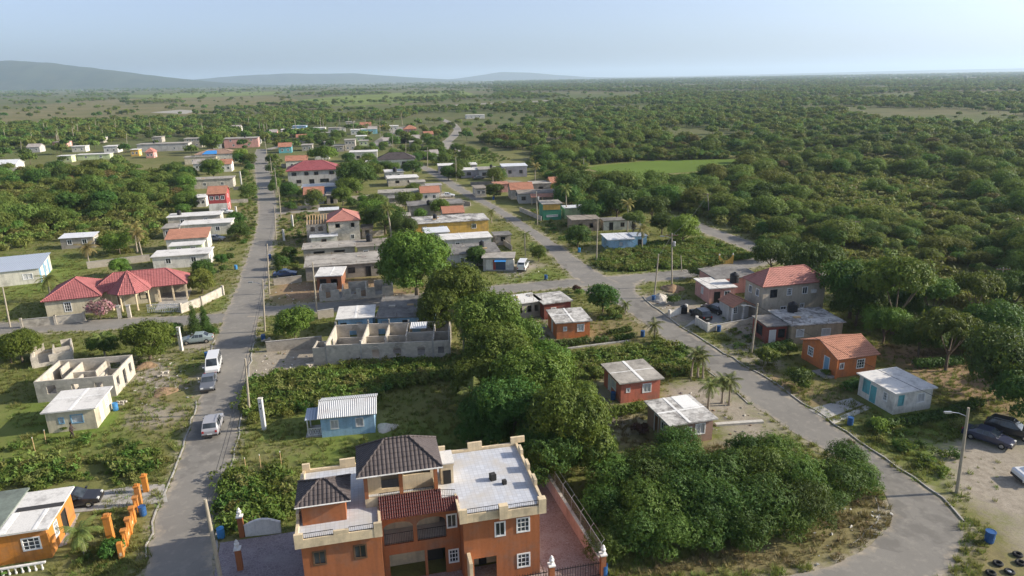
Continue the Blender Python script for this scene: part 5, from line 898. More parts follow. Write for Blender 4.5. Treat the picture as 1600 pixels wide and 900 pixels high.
# ================================================================ vehicles (x forward, y left)
def car(label, px, py, head, paint_, kind='suv', z=0.03, world=None):
    p = world or G(px, py); T = thing({'suv': 'parked_car', 'van': 'minibus', 'sedan': 'parked_car', 'pickup': 'pickup_truck'}[kind] if kind != 'suv' or 'driving' not in label else 'suv_car', label, {'van': 'van', 'pickup': 'truck'}.get(kind, 'car'), (p.x, p.y, z), math.radians(head))
    L, W, S = {'suv': (4.4, .88, [(-2.2, .95, .9), (-2.12, 1.0, 1.05), (-1.95, 1.02, 1.1), (-1.6, 1.04, 1.6), (.15, 1.04, 1.66), (.95, 1.02, 1.06), (1.9, .88, .9), (2.15, .8, .8)]),
        'sedan': (4.4, .86, [(-2.2, .8, .82), (-2.1, .88, .92), (-1.6, .92, .96), (-.95, .94, 1.38), (.2, .94, 1.42), (.95, .92, .96), (1.9, .78, .8), (2.15, .7, .72)]),
        'van': (4.7, .9, [(-2.35, 1.05, 1.2), (-2.3, 1.08, 1.4), (-2.25, 1.08, 1.5), (-2.1, 1.1, 1.95), (1.1, 1.1, 1.98), (1.95, 1.05, 1.15), (2.25, .9, .95), (2.35, .8, .85)]),
        'pickup': (5.0, .9, [(-2.5, .98, .985), (-2.42, 1.0, 1.005), (-.75, 1.0, 1.01), (-.6, 1.04, 1.66), (.5, 1.04, 1.7), (1.1, 1.02, 1.06), (2.25, .95, .97), (2.45, .85, .87)])}[kind]
    cabin = {'suv': (2, 3, 4, 5), 'sedan': (2, 3, 4, 5), 'van': (2, 3, 4, 5), 'pickup': (2, 3, 4, 5)}[kind]
    rings = []
    for i, (x, zb, zt) in enumerate(S):
        e = 1-.10*(abs(x)/(L/2))**6; w = W*e; tall = zt-zb > .25; wt = w*(.8 if tall else .9)
        rings.append([(x, -w*.9, .28), (x, -w, .5), (x, -w*.98, zb), (x, -wt, zt), (x, wt, zt), (x, w*.98, zb), (x, w, .5), (x, w*.9, .28)])
    mb = MB()
    for r in rings: mb.v += r
    for i in range(len(rings)-1):
        for j in range(8): a, b = i*8+j, i*8+(j+1) % 8; mb.f.append((a, b, b+8, a+8))
    mb.f.append(tuple(range(7, -1, -1))); k = (len(rings)-1)*8; mb.f.append(tuple(range(k, k+8)))
    body = put('body', mb, paint_, T); c0, c1, c2, c3 = cabin; R_ = rings
    def glass(nm, q, off):
        q = [Vector(v) for v in q]; c = sum(q, Vector())/4; q = [c+(v-c)*.86+Vector(off) for v in q]; m2 = MB().quad(*q); m2.quad(*[v-Vector(off)*1.5 for v in q]); put(nm, m2, 'glass', T)
    glass('windscreen', (R_[c2][3], R_[c2][4], R_[c3][4], R_[c3][3]), (.012, 0, .014)); glass('rear_window', (R_[c0][3], R_[c0][4], R_[c1][4], R_[c1][3]), (-.014, 0, .012))
    n = {'suv': 3, 'van': 3, 'sedan': 2, 'pickup': 1}[kind]
    for sd, (lo, hi) in ((-1, (2, 3)), (1, (5, 4))):
        for i in range(n):
            f = lambda t, q: Vector(R_[c1][q]).lerp(Vector(R_[c2][q]), t)
            glass('side_window', (f(i/n, lo), f((i+1)/n, lo), f((i+1)/n, hi), f(i/n, hi)), (0, sd*.014, .006))
        glass('side_window', (R_[c2][lo], Vector(R_[c2][lo]).lerp(Vector(R_[c3][lo]), .6), Vector(R_[c2][hi]).lerp(Vector(R_[c3][hi]), .12), R_[c2][hi]), (0, sd*.02, .004))
    for x in (-L*.3, L*.31):
        for sd in (-1, 1):
            y = sd*(W-.1); wh = put('wheel', MB().tube([(x, y-.1, .32), (x, y+.1, .32)], .32, 14), 'rubber', T); put('rim', MB().tube([(x, y+sd*.085, .32), (x, y+sd*.108, .32)], .19, 10), 'chrome', wh)
    e = L/2
    for sd in (-1, 1):
        put('headlight', MB().box(e-.2, e-.03, sd*W*.62-.16, sd*W*.62+.16, .62, .76), 'lamp_glass', T); put('tail_light', MB().box(-e-.015, -e+.08, sd*W*.74-.1, sd*W*.74+.1, .72, .95), 'tail_red', T); put('wing_mirror', MB().box(S[c3][0]-.25, S[c3][0]-.1, sd*W-.02, sd*W+sd*.2 if sd > 0 else sd*W+.02, 1.0, 1.14) if sd > 0 else MB().box(S[c3][0]-.25, S[c3][0]-.1, -W-.2, -W+.02, 1.0, 1.14), paint_, T)
    put('bumper', MB().box(e-.09, e+.02, -W*.86, W*.86, .3, .52), 'frame_dark', T); put('bumper', MB().box(-e-.02, -e+.09, -W*.86, W*.86, .3, .52), 'frame_dark', T); put('number_plate', MB().box(-e-.035, -e-.022, -.25, .25, .52, .63), 'plastic_white', T)
    if kind == 'suv':
        for sd in (-1, 1): put('roof_rail', MB().tube([(-1.5, sd*.62, 1.66), (-1.3, sd*.64, 1.72), (-.1, sd*.64, 1.75), (.1, sd*.62, 1.68)], .02, 5), 'galv', T)
    if kind == 'pickup': put('cargo_bed', MB().box(-2.3, -.8, -.72, .72, 1.012, 1.03), 'frame_dark', T)
    FOOT.append([(p.x-2.4, p.y-2.4), (p.x+2.4, p.y-2.4), (p.x+2.4, p.y+2.4), (p.x-2.4, p.y+2.4)]); return T
RD = 107
car('silver SUV driving down the left road', 334, 671, 104, 'car_silver', 'suv'); car('white minibus parked at the left roadside', 335, 577, RD+180, 'car_white', 'van'); car('dark grey car parked behind the white minibus', 327, 604, RD+180, 'car_grey', 'sedan'); car('pale green car parked under the dark conifers', 309, 535, 195, 'car_green', 'sedan')
car('black car parked beside the orange corner house', 118, 789, 14, 'car_black', 'sedan'); car('white minibus parked beside the mural shop', 817, 421, 80, 'car_white', 'van'); car('black car parked at the pink house drive', 1094, 497, 104, 'car_black', 'suv'); car('long dark car parked beside the black one at the pink house', 1116, 488, 125, 'car_black', 'sedan')
car('dark purple blue car parked nearest the lamp pole in the lot', 1543, 690, 310, 'car_navy', 'sedan'); car('black car parked behind the purple blue one in the lot', 1577, 679, 318, 'car_black', 'suv'); car('white topped pickup at the right edge of the lot', 1630, 752, 178, 'car_white', 'pickup'); car('blue car parked in the yard by the long grey house', 446, 432, 10, 'car_blue', 'sedan')
car('white car parked by the white salmon roofed cottage', 700, 308, 0, 'car_white', 'sedan'); car('pale car parked beside the salmon ribbed roof', 337, 376, 0, 'car_silver', 'sedan'); car('dark car far up the left road', 396, 254, RD, 'car_grey', 'sedan'); car('white car parked in front of the bright red house', 352, 334, 10, 'car_white', 'sedan'); car('pale car parked by the salmon porch house', 893, 314, 0, 'car_silver', 'sedan'); car('small grey car parked by the pale lilac house', 748, 280, 20, 'car_grey', 'sedan')
# ================================================================ drums, tanks, piles, posts
for px, py, lb, m_ in ((224, 805, 'blue drum beside the orange gate posts', 'drum_blue'), (346, 840, 'faded blue drum beside the left road by the villa', 'drum_lblue'), (181, 641, 'light blue drum by the cream house corner', 'drum_lblue'), (324, 560, 'blue drum near the parked white minibus', 'drum_blue'), (369, 421, 'pale blue drum on the verge above the villa corner', 'drum_lblue'),
        (943, 898, 'bright blue drum right of the iron gate pier', 'drum_blue'), (1328, 664, 'dark blue drum by the teal house hedge', 'drum_blue'), (1004, 526, 'blue drum on the orange cottage path', 'drum_blue'), (853, 437, 'blue drum on the corner lawn by the shop', 'drum_blue'), (905, 394, 'blue drum below the round street tree', 'drum_lblue'), (1021, 470, 'blue drum at the foot of the leaning pole', 'drum_blue'), (1123, 518, 'blue drum beside the pink house wall', 'drum_blue'), (847, 521, 'dark blue drum left of the orange cottage', 'drum_blue'), (958, 624, 'dark blue drum left of the coral cottage', 'drum_blue'), (771, 312, 'blue drum near the top of the main road', 'drum_blue'), (412, 532, 'dark blue drum at the low block wall', 'drum_blue'), (422, 404, 'blue drum by the left road hedge', 'drum_blue')): drum(lb, px, py, m_)
b_ = G(1545, 847); T = thing('rubbish_bin', 'dark blue rubbish bin on the verge inside the bend', 'bin', b_, .3); put('bin_body', MB().lathe([(.3, 0), (.34, .1), (.36, .98), (.33, 1.0)], 14), 'drum_blue', T); put('bin_rim', MB().lathe([(.37, .92), (.39, .96), (.39, 1.02), (.33, 1.02), (.33, .9)], 14), 'drum_blue', T); put('hoop', MB().lathe([(.352, .4), (.372, .42), (.372, .48), (.355, .5)], 14), 'drum_blue', T)
tank('black water tank on the roof behind the pink house', (*G(1147, 441, 2.9).xy, 2.9), .75, 1.7); tank('black water tank in front of the beige two storey house', (*G(1238, 487, 2.9).xy, 2.9), .7, 1.5); tank('tall black water tank above the long grey roofs', (*G(577, 377, 3.0).xy, 3.0), .65, 1.6); tank('black water tank standing in the pink house yard', G(1068, 489), .6, 1.3)
def heap(label, px, py, r, h, mat, name='gravel_heap'):
    mb = MB(); n, mr = 18, 6; rg = random.Random(px); pr = []
    for j in range(mr+1):
        for i in range(n): g = 2*math.pi*i/n; q = j/mr; rr = r*(1-q)*(1+.15*math.sin(3*g+px))*(.92+.16*rg.random()); mb.v.append((rr*math.cos(g), rr*math.sin(g), h*(q**.85)*(.93+.14*rg.random()) if j else -.05))
    for j in range(mr):
        for i in range(n): a, b = j*n+i, j*n+(i+1) % n; mb.f.append((a, b, b+n, a+n))
    o = put(name, mb, mat, None, G(px, py)); tag(o, label, 'heap', 'building material heaps')
plain('soil', (.3, .2, .12), .95, var=.6); plain('sand', (.5, .46, .4), .95, var=.4)
heap('pale gravel heap at the foot of the leaning pole', 1030, 468, 2.0, 1.1, 'sand'); heap('brown soil heap behind the gravel at the junction', 1050, 452, 2.2, .9, 'soil')
for px, py, r, h, lb in ((470, 463, 1.9, .55, 'left heap of orange soil on the sandy corner'), (510, 462, 2.1, .6, 'middle heap of orange soil on the sandy corner'), (570, 459, 1.9, .7, 'right heap of brown soil on the sandy corner'), (258, 612, 1.5, .4, 'heap of brown soil on the grass by the parked cars'), (604, 668, 1.2, .35, 'pale rubble heap right of the tin roofed house'), (228, 572, 1.4, .6, 'heap of reddish rubble under the mango tree')): heap(lb, px, py, r, h, 'sand' if 'pale' in lb else 'soil', 'soil_heap')
for i, (px, py) in enumerate(((1559, 882), (1548, 897), (1577, 895), (1590, 868), (1594, 881))):
    T = thing('old_tyre', ['old tyre lying alone nearest the bin', 'old tyre at the bottom edge left', 'old tyre with pale rim at the bottom edge', 'old tyre topmost at the right edge', 'old tyre lower at the right edge'][i], 'tyre', G(px, py), i); mb = MB(); n, m_ = 18, 8
    for a in range(n):
        for b in range(m_): ga, gb = 2*math.pi*a/n, 2*math.pi*b/m_; R_ = .26+.11*math.cos(gb); mb.v.append((R_*math.cos(ga), R_*math.sin(ga), .11+.11*math.sin(gb)))
    for a in range(n):
        for b in range(m_): mb.f.append((a*m_+b, ((a+1) % n)*m_+b, ((a+1) % n)*m_+(b+1) % m_, a*m_+(b+1) % m_))
    put('tread', mb, 'rubber', T)
    if i == 2: put('rim', MB().lathe([(.1, .05), (.17, .08), (.16, .14), (.06, .16)], 12), 'galv', T)
def blocks(label, px, py, n, seed):
    rg = random.Random(seed); T = thing('block_pile', label, 'blocks', G(px, py), rg.random()*3, 'block piles')
    me = MB().box(-.22, .22, -.1, .1, 0, .2).mesh('concrete_block')
    for i in range(n): o = put('concrete_block', me, 'blk_lt', T, (rg.uniform(-.5, .5), rg.uniform(-.35, .35), .205*int(i/6)), rg.uniform(-.15, .15) if i < 10 else rg.random()*3)
blocks('stack of pale concrete blocks on the grass', 256, 588, 16, 1); blocks('loose concrete blocks behind the cream house', 190, 632, 10, 2); blocks('concrete blocks beside the low wall by the left junction', 417, 535, 14, 3); blocks('scattered concrete blocks in front of the big ruin', 487, 572, 12, 4)
for i, (px, py, lb) in enumerate(((55, 705, 'left thin white post in the shrubby strip'), (72, 693, 'leaning thin stick post near the cream house'), (385, 738, 'left thin white stake on the lawn'), (440, 728, 'right thin white stake on the lawn'), (408, 733, 'middle thin white stake on the lawn'))):
    T = thing('stake', lb, 'stake', G(px, py), 0, 'thin survey stakes'); put('shaft', MB().tube([(0, 0, -.05), (.1*(i == 1), 0, 1.5)], .035, 6), 'wood_lt', T); put('tip', MB().tube([(.1*(i == 1), 0, 1.5), (.11*(i == 1), 0, 1.62)], .038, 6), 'trim_white', T)
# ---- orange fence and posts of the corner house
def opost(lb, px, py, h, w=.42):
    T = thing('orange_post', lb, 'post', G(px, py), math.radians(14), 'orange gate posts'); put('shaft', MB().prism([(-w/2, -w/2), (w/2, -w/2), (w/2, w/2), (-w/2, w/2)], 0, h), 'w_orange2', T); put('cap', MB().box(-w/2-.05, w/2+.05, -w/2-.05, w/2+.05, h, h+.12).box(-w/3, w/3, -w/3, w/3, h+.12, h+.25), 'w_orange2', T)
opost('orange gate post farthest up the drive', 229, 768, 1.6); opost('orange gate post beside the blue drum', 219, 789, 1.9); opost('tall lone orange post on the lawn', 175, 848, 2.5, .5)
F0, F1 = G(215, 800), G(191, 872); fv = F1-F0; fl = fv.length; T = thing('orange_fence', 'orange garden wall with scalloped panels and round openings by the road', 'wall', F0, math.atan2(fv.y, fv.x))
for i in range(4):
    x0 = i*fl/4; put('pier', MB().box(x0-.18, x0+.18, -.18, .18, 0, 1.45).box(x0-.23, x0+.23, -.23, .23, 1.45, 1.56), 'w_orange2', T); mb = MB(); n = 10; pts = [(x0+.2+(fl/4-.4)*k/n, .75+.5*(2*k/n-1)**2) for k in range(n+1)]
    for k in range(n): (xa, za), (xb, zb_) = pts[k], pts[k+1]; mb.quad((xa, -.08, 0), (xb, -.08, 0), (xb, -.08, zb_), (xa, -.08, za)); mb.quad((xb, .08, 0), (xa, .08, 0), (xa, .08, za), (xb, .08, zb_)); mb.quad((xa, -.08, za), (xb, -.08, zb_), (xb, .08, zb_), (xa, .08, za))
    put('wall_panel', mb, 'w_orange2', T)
    for k in range(3): put('cut_out', MB().box(x0+.55+k*.5, x0+.8+k*.5, -.085, .085, .35, .62), 'trim_cream', T)
put('pier', MB().box(fl-.18, fl+.18, -.18, .18, 0, 1.45), 'w_orange2', T)
struct('driveway', MB().prism(wpoly([(112, 802), (120, 774), (170, 766), (218, 758), (257, 757), (262, 785), (200, 792)]), 0, .05), 'concrete'); struct('driveway', MB().prism(wpoly([(1262, 640), (1330, 622), (1350, 632), (1290, 655)]), 0, .05), 'concrete'); struct('driveway', MB().prism(wpoly([(1086, 505), (1068, 512), (1110, 480), (1150, 470), (1185, 490), (1125, 508)]), 0, .04), 'concrete')
struct('path', MB().prism(wpoly([(1296, 658), (1352, 634), (1362, 638), (1302, 663)]), 0, .054), 'conc_lt')
for i in range(9): o = put('stepping_stone', MB().box(-.35, .35, -.25, .25, 0, .05), 'concrete', None, G(116-i*2.4, 806+i*5.6), .3+.2*(i % 3)); tag(o, 'pale stepping stone in the curved row by the corner house', 'paving stone', 'stepping stones')
# yellow gateway ornament
yg = thing('yellow_gateway', 'small yellow swooping gateway wall with white finials by the far road', 'gateway', G(1124, 413), .1)
mb = MB(); n = 12
for i in range(n): a, b = i/n, (i+1)/n; f = lambda t: .7+.9*(2*t-1)**2; mb.quad((a*2.6, 0, 0), (b*2.6, 0, 0), (b*2.6, 0, f(b)), (a*2.6, 0, f(a))); mb.quad((b*2.6, .2, 0), (a*2.6, .2, 0), (a*2.6, .2, f(a)), (b*2.6, .2, f(b))); mb.quad((a*2.6, 0, f(a)), (b*2.6, 0, f(b)), (b*2.6, .2, f(b)), (a*2.6, .2, f(a)))
put('wall_panel', mb, 'w_yellow', yg)
for x in (-.2, 2.6): put('pier', MB().box(x, x+.22, -.02, .22, 0, 1.75), 'w_yellow', yg); put('finial', MB().lathe([(.06, 1.75), (.16, 1.9), (.12, 2.05), (.02, 2.15)], 10, (x+.11, .1)), 'trim_white', yg)
# ================================================================ people
def person(label, px, py, face, shirt, legs, stride=.25):
    T = thing('person', label, 'person', G(px, py), math.radians(face))
    s_ = stride; hip_ = .92
    def skin(name, vs, es, rad, mat, root):
        me = bpy.data.meshes.new(name); me.from_pydata(vs, es, []); o = bpy.data.objects.new(name, me); COL.objects.link(o)
        md = o.modifiers.new('s', 'SKIN'); sv = me.skin_vertices[0].data
        for i, r in enumerate(rad): sv[i].radius = (r, r); sv[i].use_root = (i == root)
        o.modifiers.new('d', 'SUBSURF').levels = 2; bpy.context.view_layer.update(); ev = o.evaluated_get(bpy.context.evaluated_depsgraph_get()); m2 = bpy.data.meshes.new_from_object(ev); bpy.data.objects.remove(o); m2.shade_smooth(); m2.materials.clear(); return m2
    V = [(0, 0, hip_), (0, 0, 1.12), (.03, 0, 1.36), (.04, 0, 1.47), (.06, 0, 1.6), (.07, 0, 1.7), (0, -.09, .88), (s_*.5, -.1, .5), (s_*.3-.1*s_, -.1, .08), (s_+.1, -.1, .04), (0, .09, .88), (-s_*.3, .1, .5), (-s_, .1, .1), (-s_+.16, .1, .04), (.03, -.2, 1.38), (-.08, -.25, 1.1), (.06, -.26, .86), (.1, -.26, .78), (.03, .2, 1.38), (.1, .25, 1.1), (.28, .25, .93), (.34, .25, .87)]
    E_ = [(0, 1), (1, 2), (2, 3), (3, 4), (4, 5), (0, 6), (6, 7), (7, 8), (8, 9), (0, 10), (10, 11), (11, 12), (12, 13), (2, 14), (14, 15), (15, 16), (16, 17), (2, 18), (18, 19), (19, 20), (20, 21)]
    R_ = [.13, .125, .13, .055, .1, .085, .09, .06, .042, .04, .09, .06, .042, .04, .06, .045, .035, .038, .06, .045, .035, .038]
    me = skin('body', V, E_, R_, 'skin', 0); fb = MB()     # fingers appended to the same body mesh
    body = put('body', me, 'skin', T)
    for c in ((.11, -.26, .77), (.36, .25, .85)):
        for k_, ln in enumerate((.055, .07, .075, .07, .055)): y = c[1]-.03+k_*.015; fb.tube([(c[0], y, c[2]), (c[0]+.02, y, c[2]-ln*.6), (c[0]+.01, y, c[2]-ln)], [.009, .008, .006], 5)
    fo = fb.mesh('f'); bmx = bmesh.new(); bmx.from_mesh(me); bmx.from_mesh(fo); bmx.to_mesh(me); bmx.free()
    put('shirt', skin('shirt', [V[i] for i in (0, 1, 2)]+[(.035, 0, 1.43)]+[V[14], V[15], V[18], V[19]], [(0, 1), (1, 2), (2, 3), (2, 4), (4, 5), (2, 6), (6, 7)], [.155, .15, .155, .08, .085, .065, .085, .065], shirt, 0), shirt, T)
    put('trousers', skin('trousers', [V[i] for i in (0, 6, 7, 8, 10, 11, 12)], [(0, 1), (1, 2), (2, 3), (0, 4), (4, 5), (5, 6)], [.15, .11, .08, .062, .11, .08, .062], legs, 0), legs, T)
    put('hair', MB().lathe([(.105, 1.66), (.112, 1.72), (.09, 1.79), (.03, 1.815)], 12, (.055, 0)), 'hair', T)
    for y in (-.035, .035): put('eye', MB().lathe([(.004, 1.635), (.012, 1.645), (.004, 1.655)], 6, (.158, y)), 'plastic_white', T)
person('person in dark clothes walking past the cream house', 114, 684, 20, 'cloth_dark', 'cloth_dark'); person('person in a red shirt standing beside the roofless house', 206, 578, 250, 'cloth_red', 'cloth_blue', .06)
# ================================================================ vegetation
def leafmesh(rg, C, Nrm, per, size, spread=.5, droop=.35, wid=.42):
    """clusters at C (outward directions Nrm), each of `per` pointed leaves fanned round the outward axis"""
    n = len(C); c = np.repeat(C, per, 0); o = np.repeat(Nrm, per, 0)
    r = rg.normal(size=(n*per, 3)); d = r-o*(r*o).sum(1)[:, None]*.75; d /= np.linalg.norm(d, axis=1)[:, None]+1e-9
    d[:, 2] -= droop*rg.random(n*per); d /= np.linalg.norm(d, axis=1)[:, None]
    nn = o+rg.normal(size=o.shape)*spread+np.array([0, 0, .25]); s = np.cross(d, nn); s /= np.linalg.norm(s, axis=1)[:, None]+1e-9
    L = size*(.6+.8*rg.random(n*per))[:, None]; b = c+d*L*.08; tip = b+d*L; mid = b+d*L*.45; up = np.cross(s, d)*L*.08
    v = np.stack([b, mid+s*L*wid/2+up, tip, mid-s*L*wid/2+up], 1).reshape(-1, 3)
    f = np.arange(n*per*4).reshape(-1, 4); return v, f
def lobes_pts(rg, lobes, n, low=-.35, thick=.3):
    lo = np.array(lobes, float); w = lo[:, 3]*lo[:, 4]; k = rg.choice(len(lo), n, p=w/w.sum())
    d = rg.normal(size=(n*3, 3)); d /= np.linalg.norm(d, axis=1)[:, None]; d = d[d[:, 2] > low][:n]
    while len(d) < n: d = np.r_[d, d][:n]
    rad = 1-thick*rg.random(n)**1.6; tw = rg.random(n) < .13; rad[tw] = 1.04+.3*rg.random(tw.sum()); rad += .10*np.sin(d[:, 0]*7+k*3)*np.sin(d[:, 1]*6+k)     # stray twigs, uneven lobes
    p = lo[k, :3]+d*rad[:, None]*np.c_[lo[k, 3], lo[k, 3], lo[k, 4]]
    return p, d
def dome_lobes(rg, R, zc, rz, n, lr):
    out = []
    for i in range(n):
        a = 2.4*i+rg.random()*.7; q = math.sqrt((i+.5)/n)*.78; h = math.sqrt(max(0, 1-q*q))
        s_ = .55+.85*rg.random()**1.3; out.append((R*q*math.cos(a), R*q*math.sin(a), zc+rz*(h-.35)*(.55+.35*rg.random()), lr*s_, lr*.8*s_))
    return out
def trunk_mb(rg, h, r, lobes, k=5):
    mb = MB(); mb.tube([(0, 0, -.2), (.05*h*(rg.random()-.5), .05*h*(rg.random()-.5), h*.5), (0, 0, h)], [r*1.25, r, r*.8], 7)
    for i in rg.permutation(len(lobes))[:k]:
        l = lobes[i]; e = Vector(l[:3]); s0 = Vector((0, 0, h*.75)); mb.tube([s0, s0.lerp(e, .5)+Vector((0, 0, -.1*h)), e], [r*.6, r*.4, r*.12], 5)
    return mb
def np_mesh(name, v, f, mats, tb=None):
    V = v; F = [tuple(x) for x in f]; me = bpy.data.meshes.new(name); nq = len(F)
    if tb is not None: off = len(V); V = np.r_[V, np.array(tb.v)]; F += [tuple(off+i for i in q) for q in tb.f]
    tot = sum(len(q) for q in F); me.vertices.add(len(V)); me.vertices.foreach_set('co', np.asarray(V, np.float32).ravel()); me.loops.add(tot); me.loops.foreach_set('vertex_index', np.fromiter((i for q in F for i in q), np.int32, tot))
    ls = np.cumsum([0]+[len(q) for q in F[:-1]]); me.polygons.add(len(F)); me.polygons.foreach_set('loop_start', ls.astype(np.int32)); me.update(calc_edges=True)
    for m_ in mats: me.materials.append(M(m_))
    if tb is not None: mi = np.zeros(len(F), np.int32); mi[nq:] = 1; me.polygons.foreach_set('material_index', mi)
    return me
def crown(seed, kind, leaf=None):
    rg = np.random.default_rng(seed)
    P = dict(mango=(4.2, 4.6, 3.4, 19, 1.7, 6200, 6, .3, 'leaf_mango', 2.0, .28), broad=(4.6, 5.0, 2.8, 15, 1.7, 4000, 6, .34, 'leaf_dark', 2.6, .24), round=(2.6, 3.2, 2.4, 12, 1.25, 2600, 6, .27, 'leaf_dark', 1.4, .16),
        scrub=(2.3, 2.5, 1.7, 9, 1.25, 1500, 6, .24, 'leaf_scrub', 1.3, .1), thick=(2.5, 2.3, 2.0, 15, 1.15, 3000, 6, .18, 'leaf_scrub', 1.2, .09), bush=(1.2, .85, 1.0, 7, .6, 320, 6, .26, 'leaf_weed', .4, .06), loose=(3.4, 4.4, 2.8, 15, 1.15, 1900, 6, .3, 'leaf_scrub', 2.4, .17))[kind]
    R, zc, rz, nl, lr, nc, per, ls, lm, th, tr = P; lob = dome_lobes(rg, R, zc, rz, nl, lr)
    if kind in ('mango', 'broad', 'round', 'scrub', 'thick'):
        for i in range(nl*2//3): a = 2.4*i+rg.random(); q = .62+.2*rg.random(); s_ = .7+.4*rg.random(); lob.append((R*q*math.cos(a), R*q*math.sin(a), zc-rz*(.1+.5*rg.random()), lr*s_, lr*.75*s_))
    if kind == 'bush': lob = [(x, y, max(.35, z), a, b) for x, y, z, a, b in lob]
    p, d = lobes_pts(rg, lob, nc, -.45); v, f = leafmesh(rg, p, d, per, ls)
    return v, f, leaf or lm, trunk_mb(rg, th, tr, lob), R, zc
PROTO = {}
def proto(kind, leaf, nvar):
    key = (kind, leaf)
    if key not in PROTO:
        L = []
        for i in range(nvar):
            v, f, lm, tb, R, zc = crown(hash(key[0]) % 1000*0+len(PROTO)*31+i*7+11, kind, leaf); cm = np_mesh('crown', v, f, [lm]); tm = tb.mesh('trunk'); tm.materials.append(M('bark')); L.append((cm, tm, R, zc))
        PROTO[key] = L
    return PROTO[key]
def tree_at(name, label, x, y, s, kind, leaf=None, group=None, nvar=3, cat='tree', sz=1.0):
    cm, tm, R, zc = random.choice(proto(kind, leaf, nvar)); T = thing(name, label, cat, (x, y, 0), random.random()*6.28, group); T.scale = (s, s, s*sz)
    put('trunk', tm, None, T); put('crown', cm, None, T); return T
KR = dict(thick=(3.0, 2.4), mango=(5.1, 4.9), broad=(5.6, 5.2), round=(3.4, 3.2), scrub=(2.9, 2.6), bush=(1.5, .8), loose=(4.1, 4.4))
def tree(name, label, cx, cy, hw, kind, leaf=None, group=None, cat='tree', sz=1.0):
    """crown centre and half width in the photo -> a tree of that size standing on the ground"""
    R, zc = KR[kind]; s = 1.0
    for _ in range(12):
        p = G(cx, cy, zc*s*sz); dep = p.y*math.cos(PITCH)+(CAM_H-p.z)*math.sin(PITCH); s = hw/(FPX/dep)/R
    return tree_at(name, label, p.x, p.y, s, kind, leaf, group, cat=cat, sz=sz)
